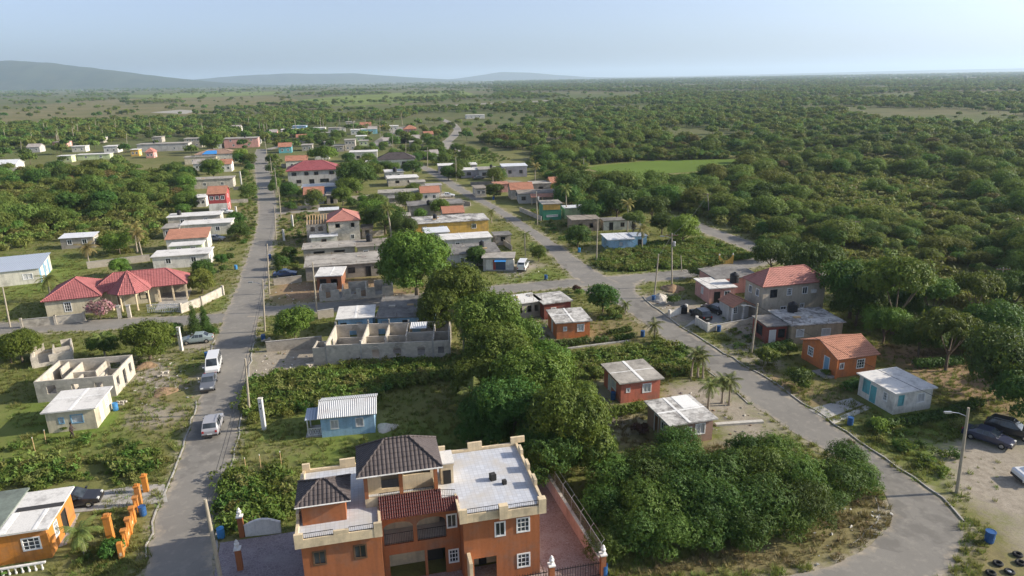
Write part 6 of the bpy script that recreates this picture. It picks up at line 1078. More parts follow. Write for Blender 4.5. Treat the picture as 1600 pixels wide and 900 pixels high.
T_ = [('mango_tree', 'mango tree with yellow green and rusty new leaves above the sandy corner', 648, 402, 56, 'mango', None), ('mango_tree', 'mango tree farthest up in the row beside the blackened roof', 712, 448, 48, 'mango', None), ('mango_tree', 'mango tree in the row beside the block house with white roof', 762, 492, 54, 'mango', None), ('mango_tree', 'mango tree in the row right of the big ruin', 775, 545, 56, 'mango', None), ('mango_tree', 'bright leaved mango tree in the row left of the coral cottage', 828, 590, 62, 'mango', None), ('mango_tree', 'mango tree in the row with rusty leaf tips nearest the coral cottage', 885, 655, 72, 'mango', None), ('mango_tree', 'lower mango tree in the row just behind the villa', 800, 635, 62, 'mango', 'leaf_dark'), ('mango_tree', 'dark mango tree in the row behind the villa roof corner', 850, 700, 52, 'mango', 'leaf_dark'), ('mango_tree', 'dark mango tree closing the row above the thicket', 925, 700, 40, 'mango', 'leaf_dark'),
    ('mango_tree', 'small mango tree filling the row above the big ruin corner', 688, 480, 36, 'mango', None), ('mango_tree', 'mango tree in the row just right of the viney thicket', 745, 590, 44, 'mango', None), ('mango_tree', 'mango tree filling the row between the ruin and the orange cottage', 800, 520, 40, 'mango', None), ('mango_tree', 'mango tree at the left foot of the row behind the villa', 760, 650, 46, 'mango', 'leaf_dark'), ('mango_tree', 'mango tree with pale tips in the row above the coral cottage hedge', 850, 560, 36, 'mango', None), ('mango_tree', 'mango tree in the row beside the coral cottage steps', 905, 620, 36, 'mango', None), ('round_tree', 'dense round dark tree at the triangle junction', 942, 462, 29, 'round', None), ('bright_tree', 'bright yellow green tree beside the corner thicket', 1068, 355, 29, 'round', 'leaf_bright'), ('street_tree', 'round tree at the roadside left of the blue cottage', 903, 366, 23, 'round', None), ('small_tree', 'small round tree beside the mural shop minibus', 842, 395, 15, 'round', 'leaf_mango'), ('yard_tree', 'dark tree on the left of the mural shop', 745, 398, 20, 'round', None),
    ('big_tree', 'tall light leaved tree behind the orange gabled house', 1405, 450, 58, 'loose', 'leaf_mango'), ('big_tree', 'broad dark tree right of the pink tiled hip roof', 1335, 440, 52, 'broad', None), ('big_tree', 'dark tree directly behind the pink tiled hip roof', 1275, 405, 40, 'broad', None), ('big_tree', 'dark tree left behind the pink tiled hip roof', 1207, 396, 28, 'broad', None), ('big_tree', 'bushy tree left of the shaded yard at the right', 1488, 520, 48, 'loose', None), ('big_tree', 'very dark broad tree at the right edge above the parking lot', 1575, 555, 66, 'broad', None), ('big_tree', 'dark tree behind the right edge tree', 1555, 500, 45, 'broad', None), ('big_tree', 'dark tree overhanging the lot at the right edge', 1620, 610, 55, 'broad', None), ('big_tree', 'low tree in the shade behind the teal house', 1440, 520, 36, 'broad', None),
    ('big_tree', 'dark tree at the right corner of the flat roofed house', 1342, 468, 38, 'broad', None), ('big_tree', 'olive tree between the gabled house and the tall light tree', 1385, 500, 34, 'broad', 'leaf_mango'), ('big_tree', 'loose tree right of the tall light leaved tree', 1460, 462, 38, 'loose', None), ('big_tree', 'bushy tree by the crossarm pole at the right', 1530, 455, 40, 'loose', None), ('big_tree', 'dark tree beyond the crossarm pole at the right edge', 1590, 448, 38, 'broad', None), ('yard_tree', 'small dark tree at the left foot of the rusty mango', 605, 420, 20, 'round', None), ('yard_tree', 'leafy tree by the navy house corner', 535, 305, 18, 'round', 'leaf_mango'), ('yard_tree', 'small tree in the long grey house yard', 440, 408, 13, 'round', None), ('yard_tree', 'dark tree beside the pale lilac house', 700, 268, 14, 'round', None), ('yard_tree', 'dense tree at the upper main road edge', 772, 296, 15, 'round', None),
    ('yard_tree', 'mango tree in the yard behind the roofless house', 228, 525, 42, 'mango', 'leaf_mango'), ('yard_tree', 'tree at the left edge below the garden wall', 28, 535, 36, 'broad', 'leaf_mango'), ('yard_tree', 'dark bushy tree left of the yard mango', 160, 535, 26, 'broad', None), ('yard_tree', 'yellow flowering tree by the villa carport', 313, 437, 24, 'round', 'leaf_yellow'), ('yard_tree', 'dark green tree beside the yellow flowering one', 318, 420, 22, 'round', None), ('yard_tree', 'small tree behind the red villa ridge', 187, 415, 17, 'round', 'leaf_mango'), ('clipped_tree', 'round clipped tree beside the white column', 272, 514, 15, 'round', None), ('clipped_tree', 'umbrella shaped tree on the verge by the bungalow', 345, 404, 11, 'round', None), ('clipped_tree', 'small umbrella shaped tree nearer the left road', 359, 400, 8, 'round', None), ('verge_tree', 'tree on the verge above the parked pale car', 376, 356, 15, 'round', None), ('corner_tree', 'bushy tree behind the low block wall at the junction', 458, 503, 33, 'round', 'leaf_mango'), ('corner_tree', 'upright bush right of the corner tree', 478, 493, 15, 'round', None),
    ('yard_tree', 'dark tree with a palm in front of the white roofs', 600, 335, 34, 'broad', None), ('yard_tree', 'tree left of the upper yellow house', 633, 352, 24, 'broad', None), ('yard_tree', 'broad dark tree right of the maroon roof', 555, 270, 34, 'broad', None), ('yard_tree', 'tree between the maroon roof and the dark hip roof', 545, 290, 25, 'broad', 'leaf_mango'), ('yard_tree', 'light tree behind the maroon roof', 505, 245, 28, 'loose', 'leaf_mango'), ('yard_tree', 'dark tree right of the dark hip roof', 645, 260, 18, 'broad', None), ('yard_tree', 'round tree in front of the tarp house', 332, 262, 20, 'round', 'leaf_mango'), ('yard_tree', 'bright tree by the far left road', 377, 242, 14, 'round', 'leaf_bright'), ('yard_tree', 'tree behind the long hall gap', 330, 219, 20, 'broad', 'leaf_mango'),
    ('field_tree', 'big dark tree left of the coconut palm cluster', 895, 285, 32, 'broad', None), ('field_tree', 'dark tree in the clump behind the whitewashed shack', 965, 310, 36, 'broad', None), ('field_tree', 'tall dark tree in the clump right of the shack', 1020, 320, 30, 'broad', None), ('field_tree', 'tree at the left of the clump behind the green house', 925, 325, 26, 'broad', None), ('field_tree', 'tree between the clump and the bright tree', 1035, 345, 24, 'broad', None), ('field_tree', 'tree behind the pink gateway bend', 1200, 385, 24, 'broad', None), ('field_tree', 'low tree at the right of the clump', 990, 345, 24, 'loose', None)]
for nm, lb, cx, cy, hw, kd, lf in T_: tree(nm, lb, cx, cy, hw*(1.12 if nm in ('mango_tree', 'big_tree') else 1), kd, lf, sz=1.12 if nm in ('mango_tree', 'big_tree') else 1.0)
B_ = [('flowering bush with pink blossom at the villa gate', 155, 487, 24, 'leaf_pink'), ('round bush at the orange cottage corner', 955, 490, 12, None), ('bush by the road below the round tree', 968, 487, 10, None), ('red leaved bush by the round tree', 900, 452, 9, 'leaf_purple'), ('dark purple bush by the brown cottage', 1000, 672, 16, 'leaf_purple'), ('bush left of the coral cottage', 930, 583, 14, None), ('dark bush in the coral cottage yard', 905, 588, 16, None), ('large clipped bush beside the orange gabled house', 1245, 590, 22, 'leaf_dark'), ('yellow green bush at the roadside', 1240, 610, 9, 'leaf_yellow'), ('round bush below the large clipped bush', 1258, 603, 13, 'leaf_mango'), ('bush in front of the street lamp pole', 1200, 560, 22, None), ('bush right of the street lamp pole', 1232, 548, 16, 'leaf_mango'), ('small bush by the orange gabled porch', 1290, 582, 8, 'leaf_mango'),
    ('pale leaved bush by the teal house path', 1372, 663, 15, 'leaf_bright'), ('dark bush at the edge of the bend', 1330, 692, 7, 'leaf_purple'), ('low bush by the red leaved bush', 905, 458, 9, None), ('roadside bush at the gravel heap', 1053, 470, 11, 'leaf_dark'), ('bush beside the pink house wall', 1090, 428, 16, 'leaf_dark'), ('bush at the left of the tin roofed house lawn', 398, 655, 14, 'leaf_yellow'), ('small yellow bush in front of the viney thicket', 450, 647, 9, 'leaf_yellow'), ('dark bush at the cream house wall', 100, 670, 8, 'leaf_mango'), ('bush right of the parked green car', 330, 520, 13, 'leaf_dark'), ('bush at the tarp house front', 320, 258, 10, 'leaf_bright'), ('hedge bush at the fence of the corner house', 172, 858, 22, 'leaf_dark'), ('round shrub behind the garden wall corner', 348, 420, 8, 'leaf_dark'), ('bush by the villa side garden', 120, 482, 12, 'leaf_dark')]
for lb, cx, cy, hw, lf in B_: tree('bush', lb, cx, cy, hw, 'bush', lf, cat='bush')
def hedge(label, pts, h, w, leaf='leaf_dark', seed=0):
    rg = np.random.default_rng(seed); P = [G(*p) for p in pts]; T = thing('hedge', label, 'hedge', P[0]); lob = []
    for a, b in zip(P[:-1], P[1:]):
        n = max(2, int((b-a).length/.5))
        for i in range(n): q = a.lerp(b, (i+.5)/n)-P[0]; lob.append((q.x, q.y, h*.5, w*(.5+.12*rg.random()), h*(.48+.1*rg.random())))
    p, d = lobes_pts(rg, lob, int(130*len(lob)*.55*max(1, h)), -.6, .25); v, f = leafmesh(rg, p, d, 5, .2); put('foliage', np_mesh('foliage', v, f, [leaf]), None, T); mb = MB()
    for l in lob[::2]: mb.tube([(l[0], l[1], -.05), (l[0], l[1], h*.5)], .03, 5)
    put('stems', mb, 'bark', T)['kind'] = 'stuff'; FOOT.append([tuple(p.xy) for p in P]+[tuple((p+Vector((0, .6, 0))).xy) for p in P[::-1]])
hedge('clipped hedge in front of the orange cottage', [(842, 544), (895, 540), (918, 535)], 1.0, 1.0, seed=1); hedge('short clipped hedge right of the orange cottage path', [(930, 536), (948, 533)], .9, .9, seed=2); hedge('clipped hedge next to the palm at the road', [(960, 533), (990, 529)], .9, .9, seed=3); hedge('hedge between the orange cottage garden paths', [(950, 523), (985, 517)], .7, .8, seed=4)
hedge('clipped hedge below the coral cottage', [(955, 650), (985, 646), (1003, 640)], 1.1, 1.2, 'leaf_mango', 5); hedge('square hedge between orange gabled and teal houses', [(1320, 612), (1342, 606)], 1.3, 1.3, seed=6); hedge('long hedge below the teal house', [(1360, 670), (1420, 662), (1480, 650), (1530, 632)], .9, 1.3, seed=7); hedge('dark hedge at the right of the shaded yard', [(1430, 575), (1500, 570)], 1.2, 1.2, seed=8); hedge('hedge in front of the flat roofed house', [(1195, 550), (1235, 542)], 1.1, 1.1, seed=9); hedge('garden hedge along the upper orange cottage lawn', [(935, 500), (970, 497)], .6, .7, seed=10)
# conifers, palms, banana
def conifer(label, px, py, h, group=None):
    rg = np.random.default_rng(px); lob = [(.1*math.sin(i*2), .1*math.cos(i*2), h*(.12+.8*i/9), h*.2*(1.05-i/9.5), h*.11) for i in range(10)]; p, d = lobes_pts(rg, lob, 900, -.8, .5); v, f = leafmesh(rg, p, d, 6, .3, wid=.12, droop=.6)
    T = thing('conifer', label, 'tree', G(px, py), 0, group); put('crown', np_mesh('crown', v, f, ['leaf_dark']), None, T); put('trunk', MB().tube([(0, 0, -.1), (0, 0, h*.9)], [.12, .03], 6), 'bark', T)
conifer('tall feathery conifer by the parked green car', 306, 524, 5.2); conifer('shorter feathery conifer right of the tall one', 322, 518, 4.4); conifer('slim conifer at the long grey house yard', 438, 432, 3.4)
def palm_meshes(seed, H, n=17, L=2.6, dry=False, r=.14):
    rg = np.random.default_rng(seed); tb = MB(); bend = rg.normal(size=2)*.05*H; pts = [(bend[0]*t*t, bend[1]*t*t, H*t) for t in np.linspace(0, 1, 7)]; tb.tube(pts, [r*1.4]+[r*(1-.3*i/6) for i in range(1, 7)], 8)
    top = np.array(pts[-1]); V, F = [], []
    for i in range(n):
        a = 2.4*i; el = math.radians(70-110*((i+.5)/n)); ll = L*(.8+.35*rg.random()); k = 12; q = []
        for j in range(k+1):
            t = j/k; e2 = el-math.radians(75)*t**1.4; q.append((t, e2))
        pos = top.copy(); prev = pos.copy()
        for j in range(1, k+1):
            e2 = q[j][1]; dr = np.array([math.cos(a)*math.cos(e2), math.sin(a)*math.cos(e2), math.sin(e2)]); pos = prev+dr*ll/k; sd = np.array([-math.sin(a), math.cos(a), 0]); b = len(V); w = .03
            V += [prev+sd*w, prev-sd*w, pos-sd*w*.8, pos+sd*w*.8]; F.append((b, b+1, b+2, b+3)); lf = ll*.3*math.sin(math.pi*(.12+.85*j/k))**.7
            for sg in (1, -1):
                for h_ in (0, .5):
                    o = prev+(pos-prev)*h_; d = sd*sg*.8+dr*.55+np.array([0, 0, -.35-.25*rg.random()]); d /= np.linalg.norm(d); wv = dr*ll/k*.38; b = len(V); V += [o, o+wv, o+d*lf+wv*.4, o+d*lf*.98]; F.append((b, b+1, b+2, b+3))
            prev = pos
    cm = np_mesh('fronds', np.array(V), F, ['leaf_palmdry' if dry else 'leaf_palm']); tm = tb.mesh('trunk'); tm.materials.append(M('bark_pale')); return cm, tm
PALM = {}
def palm(label, px, py, H, dry=False, L=2.4, group=None, world=None):
    k = (round(H), dry, random.randrange(2))
    if k not in PALM: PALM[k] = palm_meshes(len(PALM)+5, round(H), 17, L, dry, .1+.012*H)
    p = world or G(px, py); T = thing('palm_tree', label, 'palm', p, random.random()*6, group); s_ = H/round(H); T.scale = (s_, s_, s_); put('trunk', PALM[k][1], None, T); put('fronds', PALM[k][0], None, T); return T
for px, py, H, lb in ((1023, 530, 2.2, 'small palm by the blue drum on the orange cottage verge'), (1080, 588, 3.1, 'left palm in the trio by the coral cottage'), (1090, 590, 3.2, 'middle palm in the trio by the coral cottage'), (1098, 591, 2.9, 'right palm in the trio by the coral cottage'), (1106, 640, 3.0, 'lone slender palm right of the brown cottage'), (1128, 630, 2.9, 'left palm of the pair beside the road'), (1139, 633, 3.0, 'right palm of the pair beside the road'), (134, 868, 2.2, 'young palm on the corner house lawn'), (977, 491, 1.7, 'little palm under the round junction tree'), (820, 388, 3.2, 'left garden palm above the mural shop'), (832, 402, 2.6, 'right garden palm above the mural shop'), (768, 348, 3.0, 'garden palm at the wide white house'), (738, 362, 2.3, 'small palm in front of the white slab roof')): palm(lb, px, py, H, L=1.5)
for px, py, H, lb, dr in ((836, 290, 7, 'tall yellowing coconut palm beside the bright roofed house', True), (980, 362, 7, 'coconut palm with hanging dry fronds behind the blue cottage', True), (1003, 392, 5, 'yellowing palm right of the blue cottage', True), (612, 378, 8, 'tall palm among the dark trees in mid block', False), (725, 560, 6, 'palm with dry fronds squeezed between the mango trees', True), (730, 690, 5, 'dark palm in the shade behind the villa', False), (885, 340, 8, 'coconut palm in the clump by the green house', False), (215, 395, 6, 'yellowing palm behind the white bungalow', True), (222, 400, 5, 'second palm behind the white bungalow', True), (80, 470, 4, 'palm behind the villa left corner', False), (165, 560, 3, 'dark palm beside the foundation walls', False), (140, 415, 4, 'palm at the foot of the left tree clump', True)): palm(lb, px, py, H, dr)
for i in range(46):      # coconut palms along the far belt
    px = random.choice([random.uniform(-20, 200), random.uniform(400, 640), random.uniform(60, 420)]); py = random.uniform(199, 226) if px < 400 else random.uniform(192, 214); palm('coconut palm standing in the far tree belt behind the town', px, py, random.choice((8, 10, 11)), False, 2.8, 'coconut palms in the far belt')
# big thicket on the inside of the bend: many small trees
k = 0
for cx, cy, hw in [(960, 742, 40), (1010, 735, 44), (1062, 725, 46), (1015, 790, 48), (1075, 775, 50), (1130, 740, 48), (1190, 735, 46), (1140, 790, 50), (1200, 785, 48), (1250, 745, 44), (1262, 790, 44), (1305, 748, 38), (1345, 745, 30), (1100, 818, 42), (1165, 820, 40), (1228, 808, 36), (1290, 775, 30), (985, 828, 42), (1045, 832, 40), (940, 790, 36), (1320, 715, 32), (1215, 705, 34), (1165, 700, 30), (1060, 690, 32), (945, 850, 30)]:
    tree('thicket_tree', '%s thicket tree %s of the %s inside the bend' % ('dark leaved' if k % 3 else 'light leaved', ['at the left', 'left of the middle', 'in the middle', 'right of the middle', 'at the right'][min(4, int((cx-930)/85))], 'back row' if cy < 736 else 'second row' if cy < 770 else 'third row' if cy < 815 else 'front row'), cx, cy, hw*1.12, 'thick', 'leaf_dark' if (k % 3) else 'leaf_scrub', 'thicket trees inside the bend'); k += 1

# ================================================================ scattered growth (stuff) and the nearest woodland trees (things)
def blocked(X, Y, pad=0):
    b = np.zeros(X.shape, bool)
    for pl in ROADS: b |= inpoly(X, Y, pl)
    for pl in FOOT: b |= inpoly(X, Y, pl)
    return b
def in_px(X, Y, polys):
    """ground points inside areas traced on the photo"""
    m_ = np.zeros(X.shape, bool)
    for pl in polys: m_ |= inpoly(X, Y, wpoly(pl))
    return m_
def vnoise(X, Y, sc, seed):
    rg = np.random.default_rng(seed); t = rg.random((64, 64)); x, y = X/sc, Y/sc; xi, yi = np.floor(x).astype(int), np.floor(y).astype(int); fx, fy = x-xi, y-yi; fx, fy = fx*fx*(3-2*fx), fy*fy*(3-2*fy)
    g = lambda a, b: t[(xi+a) % 64, (yi+b) % 64]; return (g(0, 0)*(1-fx)+g(1, 0)*fx)*(1-fy)+(g(0, 1)*(1-fx)+g(1, 1)*fx)*fy
def scatter(name, label, cat, pts, sc, idx, meshes):
    c = bpy.data.collections.new(name+'_kinds')
    for i, me in enumerate(meshes): o = bpy.data.objects.new('%s_kind_%02d' % (name, i), me); c.objects.link(o)
    me = bpy.data.meshes.new(name); n = len(pts); me.vertices.add(n); me.vertices.foreach_set('co', np.c_[pts, np.zeros(n)].astype(np.float32).ravel())
    for nm, ty, a in (('sc', 'FLOAT', sc.astype(np.float32)), ('rot', 'FLOAT', (RNG.random(n)*6.28).astype(np.float32)), ('kind_i', 'INT', idx.astype(np.int32))): at = me.attributes.new(nm, ty, 'POINT'); at.data.foreach_set('value', a)
    o = bpy.data.objects.new(name, me); COL.objects.link(o); tag(o, label, cat, kind='stuff')
    ng = bpy.data.node_groups.new(name, 'GeometryNodeTree'); ng.interface.new_socket('Geometry', in_out='INPUT', socket_type='NodeSocketGeometry'); ng.interface.new_socket('Geometry', in_out='OUTPUT', socket_type='NodeSocketGeometry')
    N = ng.nodes; gi, go = N.new('NodeGroupInput'), N.new('NodeGroupOutput'); ip = N.new('GeometryNodeInstanceOnPoints'); ci = N.new('GeometryNodeCollectionInfo'); ci.inputs['Collection'].default_value = c; ci.inputs['Separate Children'].default_value = True; ci.inputs['Reset Children'].default_value = True
    def at(nm, ty): a = N.new('GeometryNodeInputNamedAttribute'); a.data_type = ty; a.inputs['Name'].default_value = nm; return a.outputs[0]
    cx = N.new('ShaderNodeCombineXYZ'); ng.links.new(at('rot', 'FLOAT'), cx.inputs[2]); ip.inputs['Pick Instance'].default_value = True
    ng.links.new(gi.outputs[0], ip.inputs['Points']); ng.links.new(ci.outputs[0], ip.inputs['Instance']); ng.links.new(at('kind_i', 'INT'), ip.inputs['Instance Index']); ng.links.new(cx.outputs[0], ip.inputs['Rotation']); ng.links.new(at('sc', 'FLOAT'), ip.inputs['Scale']); ng.links.new(ip.outputs[0], go.inputs[0])
    o.modifiers.new('scatter', 'NODES').node_group = ng; return o
def low_tree(seed, leaf, n=110, per=5, R=2.2, size=.75, zc=2.3):
    rg = np.random.default_rng(seed); lob = dome_lobes(rg, R, zc, 1.5, 8, 1.3); p, d = lobes_pts(rg, lob, n, -.4); v, f = leafmesh(rg, p, d, per, size, wid=.6); return np_mesh('m', v, f, [leaf, 'bark'], MB().tube([(0, 0, -.2), (.1, 0, zc)], [.14, .06], 5))
def med_tree(seed, leaf, **k): return low_tree(seed, leaf, 520, 6, 2.2, .32, **k)
def weed(seed, leaf, n=46, per=6, R=.7, size=.24, h=.55):
    rg = np.random.default_rng(seed); lob = [(rg.normal()*.35*R, rg.normal()*.35*R, h*(.4+.5*rg.random()), R*.5, h*.45) for _ in range(6)]; p, d = lobes_pts(rg, lob, n, -.3); v, f = leafmesh(rg, p, d, per, size); return np_mesh('m', v, f, [leaf])
def tuft(seed, leaf, n=26, h=.32, R=.3):
    rg = np.random.default_rng(seed); a = rg.random(n)*6.28; r = R*np.sqrt(rg.random(n)); b = np.c_[r*np.cos(a), r*np.sin(a), np.zeros(n)]; a2 = a+rg.normal(size=n)*.8; hh = h*(.5+.8*rg.random(n)); tip = b+np.c_[np.cos(a2)*hh*.6, np.sin(a2)*hh*.6, hh]; s_ = np.c_[-np.sin(a2), np.cos(a2), np.zeros(n)]*.03
    v = np.stack([b-s_, b+s_, tip+s_*.2, tip-s_*.2], 1).reshape(-1, 3); return np_mesh('m', v, np.arange(n*4).reshape(-1, 4), [leaf])
def sample(polys, dens, seed=0):
    rg = np.random.default_rng(seed); out = []
    for pl in polys:
        w = np.array(wpoly(pl)); x0, y0, x1, y1 = *w.min(0), *w.max(0); n = int((x1-x0)*(y1-y0)*dens); X, Y = rg.uniform(x0, x1, n), rg.uniform(y0, y1, n); k = inpoly(X, Y, [tuple(q) for q in w]); out.append(np.c_[X[k], Y[k]])
    p = np.concatenate(out); return p[~blocked(p[:, 0], p[:, 1])]
# thickets of vine and weed
TH = [[(378, 650), (395, 600), (450, 585), (520, 577), (640, 565), (715, 562), (720, 590), (600, 612), (590, 628), (490, 640), (430, 650)], [(-20, 750), (-20, 722), (60, 728), (110, 722), (120, 742), (60, 758)], [(180, 742), (175, 725), (230, 712), (250, 725), (225, 742)], [(335, 790), (350, 745), (420, 735), (470, 760), (455, 810), (380, 830), (340, 830)], [(860, 560), (930, 555), (1000, 545), (1060, 560), (1090, 580), (1060, 590), (1000, 575), (940, 590), (880, 575)], [(1010, 535), (1060, 540), (1075, 556), (1040, 560)], [(928, 415), (950, 395), (1040, 380), (1100, 375), (1185, 405), (1120, 416), (1050, 420), (960, 425)]]
p = sample(TH, 2.3, 1); k = len(p); scatter('thicket_growth', 'dense green vines and weeds covering the vacant plots', 'weeds', p, .6+RNG.random(k)*1.0, RNG.integers(0, 6, k), [weed(i, m_) for i, m_ in enumerate(('leaf_weed', 'leaf_weed', 'leaf_scrub', 'leaf_weed', 'leaf_grass', 'leaf_dark'))])
SH = [[(-20, 900), (-20, 870), (90, 875), (190, 872), (235, 860), (225, 905)], [(-20, 765), (-20, 690), (150, 688), (295, 690), (280, 745), (110, 770)], [(1150, 545), (1190, 540), (1230, 580), (1180, 585)], [(100, 580), (190, 600), (230, 560), (200, 550)], [(1340, 670), (1500, 650), (1490, 760), (1400, 715)], [(1120, 525), (1160, 515), (1180, 540), (1140, 545)], [(440, 310), (480, 310), (500, 340), (470, 385), (435, 375)], [(425, 400), (470, 395), (465, 430), (425, 430)], [(560, 300), (600, 320), (640, 330), (600, 350), (560, 330)], [(380, 260), (398, 280), (402, 330), (395, 370), (360, 400), (375, 330)], [(820, 330), (900, 330), (930, 380), (900, 395), (850, 360)], [(640, 235), (760, 235), (800, 250), (690, 265)], [(420, 250), (440, 250), (450, 290), (430, 300)]]
p = sample(SH, .28, 2); k = len(p); scatter('loose_weeds', 'loose weeds and low shrubs along fences and verges', 'weeds', p, .4+RNG.random(k)*.7, RNG.integers(0, 4, k), [weed(i+20, m_) for i, m_ in enumerate(('leaf_weed', 'leaf_scrub', 'leaf_grass', 'leaf_dark'))])
rg = np.random.default_rng(3); n = 74000; Y = 34+150*rg.random(n)**1.25; X = (rg.random(n)*2-1)*Y*.82; kk = ~blocked(X, Y); X, Y = X[kk], Y[kk]
dpoly = [[(385, 565), (415, 540), (505, 530), (507, 578), (440, 590), (390, 605)], [(1035, 600), (1110, 595), (1160, 622), (1230, 680), (1130, 700)], [(1450, 700), (1500, 685), (1640, 690), (1640, 880), (1540, 800)], [(417, 462), (430, 440), (600, 436), (640, 462), (440, 476)], [(985, 462), (1090, 470), (1120, 500), (1070, 515)]]
kk = ~in_px(X, Y, dpoly) | (rg.random(len(X)) < .06); kk &= vnoise(X, Y, 5, 1)*.6+vnoise(X, Y, 1.8, 2)*.4+rg.random(len(X))*.3 > .47; X, Y = X[kk], Y[kk]; ii = rg.integers(0, 3, len(X)); dz = in_px(X, Y, [[(960, 905), (1090, 868), (1250, 830), (1350, 752), (1402, 810), (1320, 880)], [(940, 640), (1230, 690), (1000, 730)], [(1340, 540), (1480, 540), (1600, 600)]]); ii[dz] = 3
scatter('grass', 'rough tufts of grass growing over yards and verges', 'grass', np.c_[X, Y], .28+rg.random(len(X))**2*.75, ii, [tuft(1, 'leaf_grass'), tuft(2, 'leaf_weed'), tuft(3, 'leaf_grass', 34, .42), tuft(4, 'leaf_dry', 30, .35)])
# woodland
WR = [[(930, 340), (880, 320), (850, 275), (830, 240), (760, 228), (700, 190), (640, 183), (900, 150), (1750, 150), (1750, 640), (1620, 560), (1480, 470), (1440, 470), (1300, 415), (1200, 385), (1110, 345), (1040, 330)], [(1190, 400), (1300, 445), (1430, 500), (1520, 540), (1640, 590), (1640, 640), (1540, 600), (1480, 560), (1420, 520), (1330, 495), (1300, 470), (1300, 430)]]
WL = [[(-60, 400), (-60, 272), (60, 268), (250, 262), (295, 282), (300, 300), (265, 340), (245, 375), (200, 395), (150, 385), (100, 375), (40, 390)], [(-60, 224), (0, 214), (150, 205), (420, 194), (640, 187), (640, 179), (420, 183), (150, 191), (-60, 201)]]
FIELD = [[(915, 258), (1010, 251), (1165, 248), (1168, 262), (1090, 279), (960, 290), (920, 284)], [(1090, 352), (1130, 352), (1190, 385), (1150, 380)]]
rg = np.random.default_rng(5); r = 95*np.exp(rg.random(60000)*math.log(420/95)); a = (rg.random(60000)*2-1)*.72; keep = rg.random(60000) < (r/420)**0.0; X, Y = r*np.sin(a), r*np.cos(a)
# even density per area: weight by r^2
pr_ = r*r; kk = rg.random(60000) < pr_/pr_.max()*.8; X, Y = X[kk], Y[kk]
nz = vnoise(X, Y, 26, 7)*.6+vnoise(X, Y, 9, 8)*.4
inw = (in_px(X, Y, WR) & ((nz > .42) | ((Y < 170) & (nz > .34)))) | (in_px(X, Y, WL[:1]) & (nz > .47)) | in_px(X, Y, WL[1:]); kk = inw & ~in_px(X, Y, FIELD) & ~blocked(X, Y); X, Y, nz = X[kk], Y[kk], nz[kk]
big = rg.random(len(X)) < .07; sc = np.where(big, 1.1+rg.random(len(X))*.6, .36+rg.random(len(X))*.6)*(.75+.5*nz)*np.where(Y > 430, 1.2, .88); dist = np.hypot(X, Y); order = np.argsort(dist/np.maximum(sc, .5)); leafset = ('leaf_wild', 'leaf_scrub', 'leaf_wild', 'leaf_dark', 'leaf_weed')
ind, rest = order[:290], order[290:]
CN = {'leaf_wild': 'yellow green', 'leaf_scrub': 'mid green', 'leaf_dark': 'dark green', 'leaf_weed': 'fresh green'}
for i in ind:
    right = X[i] > 0; lf = leafset[(i*7) % 5]; u, v = PX(X[i], Y[i], 2)
    zone = ('wild plots on the left' if not right else 'woodland strip between shaded yard and far road' if in_px(X[i:i+1], Y[i:i+1], WR[1:])[0] else 'woodland at the right edge' if u > 1400 else 'woodland beyond the far right road' if u > 1180 else 'woodland round the bright green field')
    tree_at('scrub_tree', '%s %s scrub tree in the %s' % ('low' if sc[i] < .65 else 'tall' if sc[i] > 1.0 else 'bushy', CN[lf], zone), X[i], Y[i], sc[i], 'scrub', lf, 'right hand woodland trees' if right else 'left hand scrub trees', nvar=3)
kinds = [med_tree(40+i, m_) for i, m_ in enumerate(('leaf_wild', 'leaf_scrub', 'leaf_wild', 'leaf_dark', 'leaf_weed', 'leaf_wild', 'leaf_rust'))]
scatter('woodland', 'scrub woodland spreading behind the nearest trees', 'woodland', np.c_[X[rest], Y[rest]], sc[rest], rg.choice(7, len(rest), p=(.2, .2, .14, .14, .16, .12, .04)), kinds)
p = sample(WR[:1]+WL[:1], .11, 9); p = p[np.hypot(p[:, 0], p[:, 1]) < 330]; p = p[~in_px(p[:, 0], p[:, 1], FIELD)]; k = len(p); scatter('undergrowth', 'tall grass and weeds between the woodland trees', 'weeds', p, 1.3+RNG.random(k)*1.9, RNG.integers(0, 3, k), [weed(60, 'leaf_grass'), weed(61, 'leaf_grass'), weed(62, 'leaf_wild')])
# the plain beyond
n = 90000; r = 400*np.exp(rg.random(n)*math.log(9000/400)); a = (rg.random(n)*2-1)*.74; X, Y = r*np.sin(a), r*np.cos(a); den = np.clip((r/1800)**1.1, .12, 1)
nz = vnoise(X, Y, 170, 11)*.5+vnoise(X, Y, 60, 12)*.3+vnoise(X, Y, 420, 13)*.2; left = X < -.02*Y; thr = np.where(left, .66, .45); belt = in_px(X, Y, WL[1:2]); kk = ((nz > thr) & (rg.random(n) < den) | (belt & (rg.random(n) < .5)) | (rg.random(n) < .02)) & ~blocked(X, Y); X, Y, r = X[kk], Y[kk], r[kk]; sc = (.6+rg.random(len(X))*1.0)*np.clip((r/900)**.35, .9, 2.0)
scatter('distant_woodland', 'distant trees dotted over the hazy plain', 'woodland', np.c_[X, Y], sc, rg.integers(0, 4, len(X)), [low_tree(70+i, m_) for i, m_ in enumerate(('leaf_wild', 'leaf_scrub', 'leaf_wild', 'leaf_dark'))])
